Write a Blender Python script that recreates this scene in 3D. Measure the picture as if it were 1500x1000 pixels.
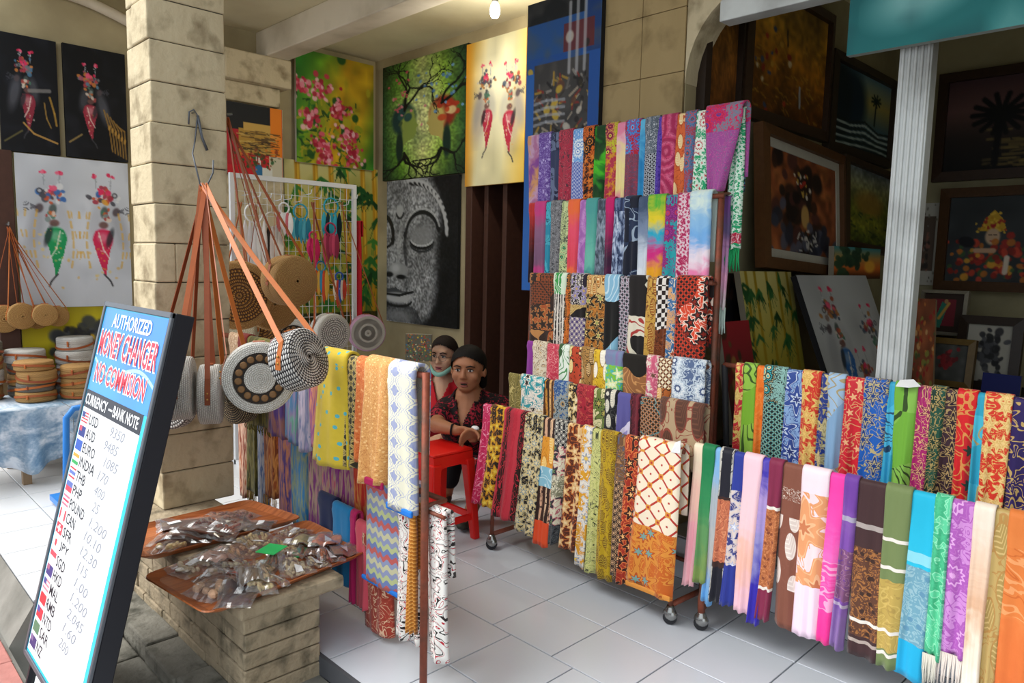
import bpy, bmesh, math, random
import numpy as np
from mathutils import Vector, Matrix

for o in list(bpy.data.objects): bpy.data.objects.remove(o, do_unlink=True)
scene = bpy.context.scene
COL = scene.collection
PI = math.pi

# ------------------------------------------------------------------ camera
CAM = np.array([1.302, -2.111, 1.364]); FPX = 1069.2
_yaw, _pitch, _roll = 0.7909, -0.1089, 0.0218
_f = np.array([-math.sin(_yaw)*math.cos(_pitch), math.cos(_yaw)*math.cos(_pitch), math.sin(_pitch)])
_r = np.array([math.cos(_yaw), math.sin(_yaw), 0.0]); _u = np.cross(_r, _f)
_r2 = math.cos(_roll)*_r + math.sin(_roll)*_u; _u2 = -math.sin(_roll)*_r + math.cos(_roll)*_u
_r, _u = _r2, _u2
cd = bpy.data.cameras.new('camera'); cam = bpy.data.objects.new('camera', cd); COL.objects.link(cam)
cd.sensor_width = 36; cd.lens = FPX/1500*36; cd.clip_start = 0.05
M = Matrix(((_r[0], _u[0], -_f[0], CAM[0]), (_r[1], _u[1], -_f[1], CAM[1]), (_r[2], _u[2], -_f[2], CAM[2]), (0, 0, 0, 1)))
cam.matrix_world = M
scene.camera = cam

# ------------------------------------------------------------------ world: bright overcast sky over the street
wd = bpy.data.worlds.new('overcast_sky'); scene.world = wd; wd.use_nodes = True
_bg = wd.node_tree.nodes['Background']
_bg.inputs[0].default_value = (0.88, 0.95, 1.0, 1); _bg.inputs[1].default_value = 1.05
sun = bpy.data.lights.new('sun', 'SUN'); sun.energy = 3.2; sun.angle = math.radians(50); sun.color = (1, .97, .92)
suno = bpy.data.objects.new('sun', sun); COL.objects.link(suno)
suno.rotation_euler = Vector((0.42, 0.52, -0.80)).to_track_quat('-Z', 'Y').to_euler()
scene.view_settings.view_transform = 'Standard'; scene.view_settings.look = 'None'
scene.view_settings.gamma = 1; scene.view_settings.use_curve_mapping = False
scene.view_settings.exposure = 0.5

# ------------------------------------------------------------------ pixel helpers (photo frame 1500 x 1000)
def ray(x, y): return (x-750)/FPX*_r - (y-500)/FPX*_u + _f
def P(x, y, ax, v):                      # pixel -> point on the plane coordinate[ax] = v
    d = ray(x, y); t = (v-CAM[ax])/d[ax]; return CAM+t*d
def PD(x, y, depth): return CAM+ray(x, y)*depth
def Xat(px, Y, z):                       # X on the line (Y, z) seen at pixel column px
    d0 = np.array([0-CAM[0], Y-CAM[1], z-CAM[2]]); a = px-750
    return (FPX*(d0@_r)-a*(d0@_f))/(a*_f[0]-FPX*_r[0])

# ------------------------------------------------------------------ colour + material helpers
def lin(c):
    return tuple((x/12.92 if x <= .04045 else ((x+.055)/1.055)**2.4) for x in c)
def H(s):
    s = s.lstrip('#'); return lin(tuple(int(s[i:i+2], 16)/255 for i in (0, 2, 4)))
def HL(s): return [H(x) for x in s.split()]
def rgba(c): return (c[0], c[1], c[2], 1)

class G:
    """small node-graph writer around one Principled material"""
    def __init__(s, name, rough=.8, metal=0, spec=.3, sheen=0):
        s.m_ = bpy.data.materials.new(name); s.m_.use_nodes = True
        s.t = s.m_.node_tree; s.b = s.t.nodes['Principled BSDF']
        s.b.inputs['Roughness'].default_value = rough; s.b.inputs['Metallic'].default_value = metal
        s.b.inputs['Specular IOR Level'].default_value = spec
        if sheen: s.b.inputs['Sheen Weight'].default_value = sheen
    def n(s, t, **kw):
        nd = s.t.nodes.new('ShaderNode'+t)
        for k, v in kw.items(): setattr(nd, k, v)
        return nd
    def put(s, sock, v):
        if hasattr(v, 'is_output') or isinstance(v, bpy.types.NodeSocket): s.t.links.new(v, sock)
        elif v is not None:
            if sock.type == 'RGBA' and len(v) == 3: v = rgba(v)
            sock.default_value = v
    def m(s, op, a, b=None, c=None):
        nd = s.n('Math', operation=op); s.put(nd.inputs[0], a)
        if b is not None: s.put(nd.inputs[1], b)
        if c is not None: s.put(nd.inputs[2], c)
        return nd.outputs[0]
    def vm(s, op, a, b=None):
        nd = s.n('VectorMath', operation=op); s.put(nd.inputs[0], a)
        if b is not None: s.put(nd.inputs[1], b)
        return nd.outputs[0]
    def uv(s): return s.n('UVMap').outputs[0]
    def obj(s): return s.n('TexCoord').outputs['Object']
    def map(s, v, loc=(0, 0, 0), rot=0, sc=(1, 1, 1)):
        nd = s.n('Mapping'); s.put(nd.inputs[0], v); nd.inputs[1].default_value = loc
        nd.inputs[2].default_value = (0, 0, rot); nd.inputs[3].default_value = sc; return nd.outputs[0]
    def sep(s, v):
        nd = s.n('SeparateXYZ'); s.put(nd.inputs[0], v); return nd.outputs
    def mix(s, f, a, b):
        nd = s.n('Mix', data_type='RGBA'); s.put(nd.inputs[0], f); s.put(nd.inputs[6], a); s.put(nd.inputs[7], b); return nd.outputs[2]
    def ramp(s, f, stops, interp='CONSTANT'):
        nd = s.n('ValToRGB'); nd.color_ramp.interpolation = interp; e = nd.color_ramp.elements
        while len(e) < len(stops): e.new(.5)
        for el, (p, c) in zip(e, stops): el.position = p; el.color = rgba(c)
        s.put(nd.inputs[0], f); return nd.outputs[0]
    def noise(s, v, scale, detail=2, dist=0):
        nd = s.n('TexNoise'); s.put(nd.inputs['Vector'], v); nd.inputs['Scale'].default_value = scale
        nd.inputs['Detail'].default_value = detail; nd.inputs['Distortion'].default_value = dist; return nd.outputs[0]
    def vor(s, v, scale, rnd=1, feature='F1'):
        nd = s.n('TexVoronoi', voronoi_dimensions='2D', feature=feature); s.put(nd.inputs['Vector'], v)
        nd.inputs['Scale'].default_value = scale; nd.inputs['Randomness'].default_value = rnd; return nd.outputs
    def lt(s, a, b): return s.m('LESS_THAN', a, b)
    def bump(s, h, st=.3, d=.01):
        nd = s.n('Bump'); nd.inputs['Strength'].default_value = st; nd.inputs['Distance'].default_value = d
        s.put(nd.inputs['Height'], h); s.t.links.new(nd.outputs[0], s.b.inputs['Normal'])
    def done(s, col):
        s.put(s.b.inputs['Base Color'], col); return s.m_

_mats = {}
def mat(name, col, rough=.6, metal=0, var=.12, scale=18, bump=0, spec=.3, bs=None, dirt=None, dscale=3):
    if name in _mats: return _mats[name]
    g = G(name, rough, metal, spec); c = H(col) if isinstance(col, str) else col
    v = g.obj(); n = g.noise(v, scale, 4)
    out = g.mix(n, tuple(x*(1-var) for x in c), tuple(min(1, x*(1+var)) for x in c))
    if dirt:
        d = g.noise(v, dscale, 7, .1); out = g.mix(g.ramp(d, [(.45, (0, 0, 0)), (.72, (1, 1, 1))], 'LINEAR'), out, H(dirt))
    if bump: g.bump(g.noise(v, bs or scale*2, 5), bump, .01)
    _mats[name] = g.done(out); return _mats[name]

# ------------------------------------------------------------------ mesh helpers
class MB:
    def __init__(s): s.v = []; s.f = []; s.uv = {}
    def add(s, vs, fs):
        o = len(s.v); s.v += [tuple(map(float, p)) for p in vs]; s.f += [tuple(i+o for i in f) for f in fs]; return s
    def box(s, x0, x1, y0, y1, z0, z1, M=None):
        vs = [(x, y, z) for z in (z0, z1) for y in (y0, y1) for x in (x0, x1)]
        if M is not None: vs = [M @ Vector(p) for p in vs]
        return s.add(vs, [(0, 2, 3, 1), (4, 5, 7, 6), (0, 1, 5, 4), (2, 6, 7, 3), (0, 4, 6, 2), (1, 3, 7, 5)])
    def tube(s, pts, r, n=8, cap=True):
        pts = [Vector(p) for p in pts]; L = len(pts); rs = r if isinstance(r, (list, tuple)) else [r]*L
        vs = []; ref = None
        for i, p in enumerate(pts):
            t = (pts[min(i+1, L-1)]-pts[max(i-1, 0)]).normalized()
            if ref is None: ref = Vector((0, 0, 1)) if abs(t.z) < .9 else Vector((1, 0, 0))
            a = (ref-t*ref.dot(t)).normalized(); ref = a; b = t.cross(a)
            for k in range(n):
                q = 2*PI*k/n; vs.append(p+(a*math.cos(q)+b*math.sin(q))*rs[i])
        fs = [(i*n+k, i*n+(k+1) % n, (i+1)*n+(k+1) % n, (i+1)*n+k) for i in range(L-1) for k in range(n)]
        if cap: fs += [tuple(range(n))[::-1], tuple((L-1)*n+k for k in range(n))]
        return s.add(vs, fs)
    def ribbon(s, pts, w, th, side):
        pts = [Vector(p) for p in pts]; side = Vector(side).normalized(); vs = []; L = len(pts)
        for i, p in enumerate(pts):
            t = (pts[min(i+1, L-1)]-pts[max(i-1, 0)]).normalized(); a = (side-t*side.dot(t)).normalized(); b = t.cross(a)
            vs += [p+a*w/2+b*th/2, p-a*w/2+b*th/2, p-a*w/2-b*th/2, p+a*w/2-b*th/2]
        fs = [(i*4+k, i*4+(k+1) % 4, (i+1)*4+(k+1) % 4, (i+1)*4+k) for i in range(L-1) for k in range(4)]
        fs += [(3, 2, 1, 0), ((L-1)*4, (L-1)*4+1, (L-1)*4+2, (L-1)*4+3)]
        return s.add(vs, fs)
    def lathe(s, prof, n=32, M=None):
        vs = []
        for r, h in prof:
            for k in range(n):
                q = 2*PI*k/n; p = Vector((r*math.cos(q), r*math.sin(q), h)); vs.append(M @ p if M is not None else p)
        L = len(prof); fs = [(i*n+k, i*n+(k+1) % n, (i+1)*n+(k+1) % n, (i+1)*n+k) for i in range(L-1) for k in range(n)]
        fs += [tuple(range(n))[::-1], tuple((L-1)*n+k for k in range(n))]
        return s.add(vs, fs)
    def ball(s, c, r, nu=12, nv=8, M=None):
        r = (r, r, r) if not isinstance(r, (tuple, list)) else r; vs = []; c = Vector(c)
        for i in range(nv+1):
            a = PI*i/nv
            for k in range(nu):
                q = 2*PI*k/nu; p = Vector((r[0]*math.sin(a)*math.cos(q), r[1]*math.sin(a)*math.sin(q), r[2]*math.cos(a)))
                vs.append((M @ p if M is not None else p)+c)
        fs = [(i*nu+k, (i+1)*nu+k, (i+1)*nu+(k+1) % nu, i*nu+(k+1) % nu) for i in range(nv) for k in range(nu)]
        return s.add(vs, fs)
    def prism(s, poly, M, h):            # polygon in local xy, extruded h along local z
        n = len(poly); vs = [M @ Vector((x, y, 0)) for x, y in poly]+[M @ Vector((x, y, h)) for x, y in poly]
        return s.add(vs, [tuple(range(n))[::-1], tuple(range(n, 2*n))]+[(i, (i+1) % n, n+(i+1) % n, n+i) for i in range(n)])
    def build(s, name, material, parent=None, smooth=False, bevel=0, uv=None, weld=False):
        me = bpy.data.meshes.new(name); base = Vector((0, 0, 0))
        if parent is None:
            a = np.array(s.v); base = Vector(((a[:, 0].min()+a[:, 0].max())/2, (a[:, 1].min()+a[:, 1].max())/2, a[:, 2].min()))
            vs = [(x-base.x, y-base.y, z-base.z) for x, y, z in s.v]
        else: vs = s.v
        me.from_pydata(vs, [], s.f)
        if uv is not None:
            ul = me.uv_layers.new(name='UVMap'); idx = np.empty(len(me.loops), dtype=np.int32); me.loops.foreach_get('vertex_index', idx)
            ul.data.foreach_set('uv', np.asarray(uv, dtype=np.float32)[idx].ravel())
        if bevel or weld:
            bm = bmesh.new(); bm.from_mesh(me)
            if weld: bmesh.ops.remove_doubles(bm, verts=bm.verts, dist=1e-5)
            if bevel: bmesh.ops.bevel(bm, geom=[e for e in bm.edges if e.calc_face_angle(0) > .5], offset=bevel, segments=1 if bevel < .004 else 2, affect='EDGES', profile=.5, clamp_overlap=True)
            bmesh.ops.recalc_face_normals(bm, faces=bm.faces); bm.to_mesh(me); bm.free()
        if smooth: me.polygons.foreach_set('use_smooth', [True]*len(me.polygons))
        me.materials.append(material); o = bpy.data.objects.new(name, me); COL.objects.link(o)
        if parent is not None: attach(o, parent)
        else: o.location = base
        return o

def _wloc(o):
    p = Vector(o.location)
    return p
def attach(o, parent):
    o.parent = parent; r = parent
    off = Vector((0, 0, 0))
    while r is not None:
        off += Vector(r.location) if r.parent is None else Vector((0, 0, 0)); r = r.parent
    o.matrix_parent_inverse = Matrix.Translation(-off) if parent.parent is None else Matrix.Identity(4)
    return o
def tag(o, label=None, cat=None, group=None, kind=None):
    if label: o['label'] = label
    if cat: o['category'] = cat
    if group: o['group'] = group
    if kind: o['kind'] = kind
    return o
def thing(name, label, cat, loc, group=None):
    o = bpy.data.objects.new(name, None); COL.objects.link(o); o.location = tuple(map(float, loc)); o.empty_display_size = .05
    return tag(o, label, cat, group)
def struct(o): o['kind'] = 'structure'; return o
def empty_struct(name, loc): 
    o = bpy.data.objects.new(name, None); COL.objects.link(o); o.location = loc; o['kind'] = 'structure'; return o
def piece(name, me, loc, parent):        # shares mesh data; me is centred on its own origin
    o = bpy.data.objects.new(name, me); COL.objects.link(o); o.location = loc; return attach(o, parent)
def boxmesh(name, sx, sy, sz, material, bevel=.004, jitter=0, seed=0):
    b = MB().box(-sx/2, sx/2, -sy/2, sy/2, -sz/2, sz/2); me = bpy.data.meshes.new(name); me.from_pydata(b.v, [], b.f)
    bm = bmesh.new(); bm.from_mesh(me)
    if bevel: bmesh.ops.bevel(bm, geom=list(bm.edges), offset=bevel, segments=1, affect='EDGES', clamp_overlap=True)
    if jitter:
        rn = random.Random(seed)
        for v in bm.verts: v.co += Vector((rn.uniform(-1, 1), rn.uniform(-1, 1), rn.uniform(-1, 1)))*jitter
    bmesh.ops.recalc_face_normals(bm, faces=bm.faces); bm.to_mesh(me); bm.free(); me.materials.append(material); return me
# ================================================================== SETTING
m_tile = mat('white_glazed_tile', '#ccd1da', .22, var=.03, scale=3, spec=.5)
m_tilew = mat('left_glazed_tile', '#d6d8dc', .25, var=.03, scale=3, spec=.5)
m_grout = mat('dark_grout', '#4c4d52', .9)
m_conc = mat('grey_concrete', '#85837c', .9, var=.25, scale=9, bump=.4, dirt='#57564f')
m_street = mat('street_concrete', '#7d7b76', .95, var=.2, scale=14, bump=.4, dirt='#5b5953')
m_brickred = mat('red_paver', '#b0766f', .9, var=.2, scale=20, bump=.3, dirt='#8f8781')
m_plaster = mat('cream_plaster', '#b3a582', .85, var=.1, scale=5, bump=.15, dirt='#8f8264', dscale=1.6)
m_ceil = mat('ceiling_plaster', '#d8cfae', .85, var=.05, scale=3, dirt='#bcb08c', dscale=1.1)
m_beam = mat('beam_paint', '#d9cdb8', .7, var=.05, scale=5, dirt='#b3a68f', dscale=2.5)
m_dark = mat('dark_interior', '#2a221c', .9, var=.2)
m_wood = mat('brown_door_wood', '#4a2f26', .5, var=.25, scale=30)

def stone_mat(name, c1, c2, c3, sc=1.0, bump=.6):
    g = G(name, .9, 0, .2); v = g.obj()
    a = g.noise(g.map(v, sc=(14*sc, 14*sc, 3*sc)), 1, 5); b = g.noise(v, 9*sc, 8, .15)
    col = g.mix(a, H(c1), H(c2)); col = g.mix(g.ramp(b, [(.5, (0, 0, 0)), (.74, (1, 1, 1))], 'LINEAR'), col, H(c3))
    g.bump(g.noise(v, 30*sc, 6), bump, .008); return g.done(col)
m_stone = stone_mat('pillar_stone', '#bfae8e', '#d3c5a6', '#85755a')
m_wallstone = stone_mat('low_wall_stone', '#8c7d66', '#b0a188', '#5a5344', 1.6, .9)
m_ledge = stone_mat('grey_ledge_stone', '#6d6a60', '#86837a', '#45443c', 1.5, .8)
m_panel = stone_mat('tan_stone_panel', '#a08a62', '#b29b72', '#7c6a4a', .8, .2)
m_joint = mat('dark_joint', '#4b463c', .95, var=.3)

# street
b = MB().box(-14, 14, -16, -1.6, -.5, -.152); street = struct(tag(b.build('ground', m_street), 'grey street surface in front of the shop', 'ground'))
fl = empty_struct('floor', (0, 0, 0))
sl = MB().box(-4.2, -1.92, -1.51, -.877, -.3, -.012).box(-4.2, 2.6, -.877, .592, -.3, -.012); sl.build('slab', m_grout, fl)
kerb = MB().add([(-9, -1.512, -.004), (-1.925, -1.512, -.004), (-9, -1.60, -.15), (-1.925, -1.60, -.15), (-9, -1.512, -.3), (-1.925, -1.512, -.3), (-9, -1.60, -.3), (-1.925, -1.60, -.3)],
      [(0, 1, 3, 2), (2, 3, 7, 6), (1, 5, 7, 3), (0, 2, 6, 4), (0, 4, 5, 1), (4, 6, 7, 5)]).build('kerb', m_conc); struct(kerb)
tmeshes = {}
def tile_at(x0, x1, y0, y1, m, nm='tile'):
    key = (round(x1-x0, 3), round(y1-y0, 3), m.name)
    if key not in tmeshes: tmeshes[key] = boxmesh('tile', x1-x0-.005, y1-y0-.005, .012, m, .0012)
    piece(nm, tmeshes[key], ((x0+x1)/2, (y0+y1)/2, -.006), fl)
def row(y0, y1, xs0, xs1, off, m):
    x = math.floor((xs0-off)/.3)*.3+off
    while x < xs1-.02:
        a, c = max(x, xs0), min(x+.3, xs1)
        if c-a > .03: tile_at(a, c, y0, y1, m)
        x += .3
for y0, y1, off in ((.3, .592, 0), (0, .3, 0), (-.3, 0, 0), (-.6, -.3, .1), (-.877, -.6, .1)):
    row(y0, y1, -2.4, 1.9, off, m_tile); row(y0, y1, -4.2, -2.4, off, m_tilew)
for y0, y1 in ((-1.23, -.877), (-1.51, -1.23)): row(y0, y1, -4.2, -1.925, .15, m_tilew)
# centre bay floor continues to the door
b = MB().box(-4.2, -.47, .592, 1.6, -.3, 0.0); b.build('bay_floor', m_tile, fl)
# floor edge trim + concrete step in front of the porch
e = MB().box(-.9, 2.6, -.892, -.877, -.065, .001).build('trim_1', m_grout); struct(e)
e = MB().box(-.845, 2.6, -1.25, -.892, -.3, -.07).build('porch_step', m_conc); struct(e)
# stone ledges below the low wall
ld = empty_struct('stone_ledge', (-1.4, -1.2, -.3)); rn = random.Random(4)
x = -1.925
while x < -.80:
    w = rn.uniform(.22, .34); x1 = min(x+w, -.78)
    MB().box(x+.002, x1-.002, -1.275+rn.uniform(-.008, .008), -1.15, -.3, -.05+rn.uniform(-.006, .004)).build('ledge_stone', m_ledge, ld, bevel=.008)
    MB().box(x-.05, x1-.056, -1.40+rn.uniform(-.01, .01), -1.277, -.3, -.105+rn.uniform(-.006, .004)).build('ledge_stone', m_ledge, ld, bevel=.008)
    x = x1
pv = empty_struct('paving', (-2.4, -1.8, -.15))
brm = [boxmesh('paver', .195, .095, .04, m_brickred, .004, .0012, k) for k in range(3)]
for i in range(9):
    for j in range(9):
        piece('brick', brm[(i+j*2) % 3], (-3.3+i*.2+(.1 if j % 2 else 0), -1.66-j*.1, -.165), pv)
MB().box(-1.6, -1.3, -1.52, -1.405, -.152, -.118).build('white_slab', mat('white_board', '#d9dad8', .5), None, bevel=.004)
tag(bpy.data.objects['white_slab'], 'flat white board lying on the ground behind the currency sign', 'board')

# low stone wall with cap (street edge), blocks as pieces
lw = empty_struct('wall_low', (-1.5, -1.02, -.05)); rn = random.Random(7)
MB().box(-2.5, -.855, -1.140, -.900, -.1, .218).build('core', m_joint, lw)
zz = [-.085, -.02, .045, .105, .165, .222]
for k in range(5):
    z0, z1 = zz[k], zz[k+1]; x = -2.5-rn.uniform(0, .1)
    while x < -.84:
        x1 = min(x+rn.uniform(.16, .26), -.84)
        if -.84-x1 < .06: x1 = -.84
        MB().box(x+.002, x1-.002, -1.154+rn.uniform(-.004, .004), -.887, z0+.002, z1-.002).build('stone_block', m_wallstone, lw, bevel=.005); x = x1
cp = []
x = -2.45
while x < -.83:
    x1 = min(x+.42, -.825)
    MB().box(x+.001, x1-.001, -1.175, -.80, .222, .268).build('cap_stone', m_wallstone, lw, bevel=.010); x = x1

# porch pillar: courses of stone blocks with dark joints
pl_ = empty_struct('pillar', (-2.03, -.9, .268)); rn = random.Random(11)
MB().box(-2.155, -1.905, -1.025, -.725, .268, 3.05).build('core', m_joint, pl_)
z = .268; k = 0
while z < 3.04:
    z1 = min(z+.163, 3.05); j = lambda: rn.uniform(-.004, .004)
    sp = -2.03+(.05 if k % 2 else -.05); sy = -.9+(.045 if k % 2 else -.05)
    if k in (3, 9, 12):
        bl = [(-2.162, sp-.001, -1.033, -.717), (sp+.001, -1.898, -1.033, -.717)]
    elif k in (6, 14):
        bl = [(-2.162, -1.898, -1.033, sy-.001), (-2.162, -1.898, sy+.001, -.717)]
    else: bl = [(-2.162, -1.898, -1.033, -.717)]
    for x0, x1, y0, y1 in bl:
        MB().box(x0+j(), x1+j(), y0+j(), y1+j(), z+.0015, z1-.0015).build('stone_block', m_stone, pl_, bevel=.006)
    z = z1; k += 1

# walls
wl = MB().box(-4.36, -4.2, -1.25, 1.76, 0, 3.05).build('wall_left', m_plaster); struct(wl)
bw = empty_struct('wall_back', (-2.4, 1.68, 0))
MB().box(-4.2, -2.94, 1.6, 1.76, 0, 3.05).box(-2.94, -1.75, 1.6, 1.76, 2.25, 3.05).box(-1.75, -.5, 1.6, 1.76, 0, 3.05).build('wall_panel', m_plaster, bw)
# dark room seen through the door
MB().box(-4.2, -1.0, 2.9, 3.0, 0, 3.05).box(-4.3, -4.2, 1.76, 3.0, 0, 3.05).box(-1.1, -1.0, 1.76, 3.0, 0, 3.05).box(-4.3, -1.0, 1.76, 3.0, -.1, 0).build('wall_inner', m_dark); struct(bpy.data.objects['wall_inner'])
d = empty_struct('door_1', (-2.4, 1.62, 0))
MB().box(-2.94, -2.87, 1.56, 1.72, 0, 2.25).box(-1.82, -1.75, 1.56, 1.72, 0, 2.25).box(-2.94, -1.75, 1.56, 1.72, 2.18, 2.25).build('door_frame', m_wood, d, bevel=.006)
for xx in (-2.80, -2.60):
    leaf = MB().box(xx, xx+.045, 1.62, 2.3 if xx < -2.7 else 2.1, .01, 2.16).build('door_leaf', m_wood, d, bevel=.005)
# middle pier: stone-clad front, plain sides
mp = empty_struct('wall_middle', (-.83, .68, 0))
MB().box(-1.22, -.452, .606, 1.76, 0, 3.05).build('core', m_joint, mp)
MB().box(-.452, -.447, .61, 1.0, .18, 3.05).build('side_skin', m_plaster, mp)
zs = [0, .34, .68, 1.02, 1.36, 1.68, 1.97, 2.17, 2.43, 2.75, 3.05]; xs = [-1.22, -.90, -.67, -.45]
for i in range(len(zs)-1):
    for k in range(3): MB().box(xs[k]+.0012, xs[k+1]-.0012, .594, .608, zs[i]+.0012, zs[i+1]-.0012).build('stone_panel', m_panel, mp, bevel=.0015)
# curved bracket under the lintel at the right edge of the pier
pts = [(-.445+.30*(1-math.cos(a)), .66, 2.12+.34*math.sin(a)) for a in np.linspace(0, PI/2, 10)]
bk = MB(); 
for i in range(9):
    (xa, _, za), (xb, _, zb) = pts[i], pts[i+1]
    bk.add([(xa, .60, za), (xa, .74, za), (xb, .74, zb), (xb, .60, zb), (-.447, .60, za), (-.447, .74, za), (-.447, .74, zb), (-.447, .60, zb)],
           [(0, 1, 2, 3), (4, 7, 6, 5), (0, 3, 7, 4), (1, 5, 6, 2), (0, 4, 5, 1), (3, 2, 6, 7)])
struct(bk.build('trim_2', m_stone))
# right bay shell
m_rwall = mat('right_bay_wall', '#a39a78', .85, var=.1, scale=5, dirt='#7d7558', dscale=2)
struct(MB().box(-.5, -.447, 1.0, 3.3, .18, 3.05).build('wall_right_bay_side', m_rwall))
struct(MB().box(-.5, 2.7, 3.3, 3.45, 0, 3.05).build('wall_right_bay_back', m_rwall))
struct(MB().box(2.6, 2.75, -.9, 3.3, 0, 3.05).build('wall_right', m_rwall))
rf = empty_struct('floor_right_bay', (1, 1.9, 0))
MB().box(-.447, 2.6, .60, 3.3, -.3, .18).build('slab', m_grout, rf)
x = -.447
for k in range(11):
    x0 = -.447+k*.3; MB().box(x0+.002 if k else x0, x0+.298, .592, .602, .0, .18).build('riser_tile', m_tile, rf, bevel=.001)
    for jy in range(9): MB().box(x0+.002, x0+.298, .602+jy*.3, .898+jy*.3, .18, .186).build('tile', m_tile, rf)
struct(MB().box(-.447, 2.6, .60, 3.3, 2.85, 2.95).build('ceiling_right_bay', m_ceil))
struct(MB().box(-.447, 2.6, .60, .70, 2.62, 3.05).build('wall_spandrel', m_plaster))
# main ceiling and lintel beam
struct(MB().box(-4.36, 2.75, -1.10, 3.45, 3.05, 3.25).build('ceiling', m_ceil))
struct(MB().box(-.9, 2.75, -1.55, -1.10, 3.05, 3.13).build('added_shade_slab', m_ceil))  # unseen slab, added to cut daylight on the right floor and bay
struct(MB().box(-4.2, -1.22, .52, .70, 2.85, 3.05).build('beam', m_beam, bevel=.008))
# pilaster with capital on the left wall
ps = empty_struct('pilaster', (-4.15, .45, 0))
MB().box(-4.2, -4.13, .24, .70, 0, 2.50).build('shaft', m_stone, ps, bevel=.006)
MB().box(-4.2, -4.09, .22, .66, 2.50, 2.64).build('capital_lower', m_stone, ps, bevel=.01)
MB().box(-4.2, -4.02, .20, .72, 2.64, 2.85).build('capital_upper', m_stone, ps, bevel=.012)
# curved moulding on the left wall above the dark canvases
mo = MB().tube([(-4.17, -.95+.9*t, 3.0-.16*math.sin(t*PI*.5)**3) for t in np.linspace(0, 1, 14)], .035, 8)
struct(mo.build('trim_3', m_beam, smooth=True))
# aluminium shopfront: lintel and fluted post
m_alu = mat('white_aluminium', '#cfd2d2', .4, .1, var=.04, scale=40, dirt='#8f8f8d')
struct(MB().box(-.30, 2.6, .60, .68, 2.335, 2.62).build('trim_4', m_alu, bevel=.004))
ap = empty_struct('window_1', (.44, .63, .186))
MB().box(.388, .490, .604, .664, .186, 2.335).build('post', m_alu, ap, bevel=.004)
for k in range(5): MB().box(.396+k*.0195, .406+k*.0195, .598, .606, .186, 2.335).build('rib', m_alu, ap, bevel=.002)
# bare bulb on the ceiling of the centre bay
bp = P(725, 15, 1, 1.0)
m_em = bpy.data.materials.new('lit_bulb'); m_em.use_nodes = True
_b = m_em.node_tree.nodes['Principled BSDF']; _b.inputs['Emission Color'].default_value = (1, .98, .9, 1); _b.inputs['Emission Strength'].default_value = 14
bt = thing('light_bulb', 'lit white light bulb in a holder under the ceiling', 'light bulb', (bp[0], bp[1], bp[2]-.05))
MB().lathe([(.001, -.045), (.02, -.042), (.03, -.02), (.031, .005), (.024, .03), (.015, .045)], 20, Matrix.Translation(Vector(bp))).build('globe', m_em, bt, smooth=True)
MB().lathe([(.018, .045), (.02, .05), (.02, .085), (.012, .09), (.012, 3.05-bp[2])], 16, Matrix.Translation(Vector(bp))).build('lamp_holder', mat('grey_plastic', '#8d8d88', .5), bt)
pl2 = bpy.data.lights.new('bulb_light', 'POINT'); pl2.energy = 16; pl2.color = (1, .96, .85); pl2.shadow_soft_size = .035
plo = bpy.data.objects.new('bulb_light', pl2); COL.objects.link(plo); plo.location = (bp[0], bp[1], bp[2]-.10); attach(plo, bt)
# ================================================================== CLOTH PATTERNS (procedural, driven by cloth UVs in metres)
def c_of(c, i): return c[i % len(c)]
def p_plain(g, v, c, k):
    return g.mix(g.noise(g.map(v, sc=(60, 8, 1)), 1, 3), c[0], c_of(c, 1))
def p_tiedye(g, v, c, k):
    s = g.sep(v); n = g.noise(v, 9*k, 3, 1.2)
    t = g.m('FRACT', g.m('ADD', g.m('ADD', g.m('MULTIPLY', s[1], 3.2*k), g.m('MULTIPLY', s[0], 2.0*k)), g.m('MULTIPLY', n, 1.3)))
    L = len(c); return g.ramp(t, [(i/L, c[i]) for i in range(L)]+[(1, c[0])], 'EASE')
def p_ombre(g, v, c, k):                # k = drop length: colours run top to bottom
    s = g.sep(v); n = g.noise(v, 14, 4, 1.5); t = g.m('ADD', g.m('DIVIDE', s[1], k), g.m('MULTIPLY', g.m('SUBTRACT', n, .5), .45))
    L = len(c); return g.ramp(t, [(i/(L-1), c[i]) for i in range(L)], 'EASE')
def p_mottle(g, v, c, k):
    n = g.noise(g.map(v, sc=(1, .35, 1)), 90*k, 5, .5); n2 = g.noise(v, 10*k, 2)
    return g.ramp(g.m('ADD', g.m('MULTIPLY', n, .7), g.m('MULTIPLY', n2, .4)), [(0, c[0]), (.48, c[0]), (.56, c_of(c, 1)), (.68, c_of(c, 2))], 'LINEAR')
def _flower(g, v, scale, pet, rnd=.85):
    o = g.vor(v, scale, rnd); loc = g.vm('SUBTRACT', v, o[2]); s = g.sep(loc)
    a = g.m('ARCTAN2', s[1], s[0]); return g.m('MULTIPLY', o[0], g.m('ADD', 1, g.m('MULTIPLY', g.m('COSINE', g.m('MULTIPLY', a, pet)), .38))), o
def _lines(g, v, scale, reps, w, dist=1.4):
    n = g.noise(v, scale, 1, dist); f = g.m('FRACT', g.m('MULTIPLY', n, reps)); return g.lt(g.m('ABSOLUTE', g.m('SUBTRACT', f, .5)), w)
def p_floral(g, v, c, k):
    d, o = _flower(g, v, 20*k, 5); base = g.mix(_lines(g, v, 22*k, 5, .09), c[0], c_of(c, 2))
    fl = g.ramp(d, [(0, c_of(c, 3)), (.13, c_of(c, 1)), (.34, c_of(c, 2))]); return g.mix(g.lt(d, .42), base, fl)
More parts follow.
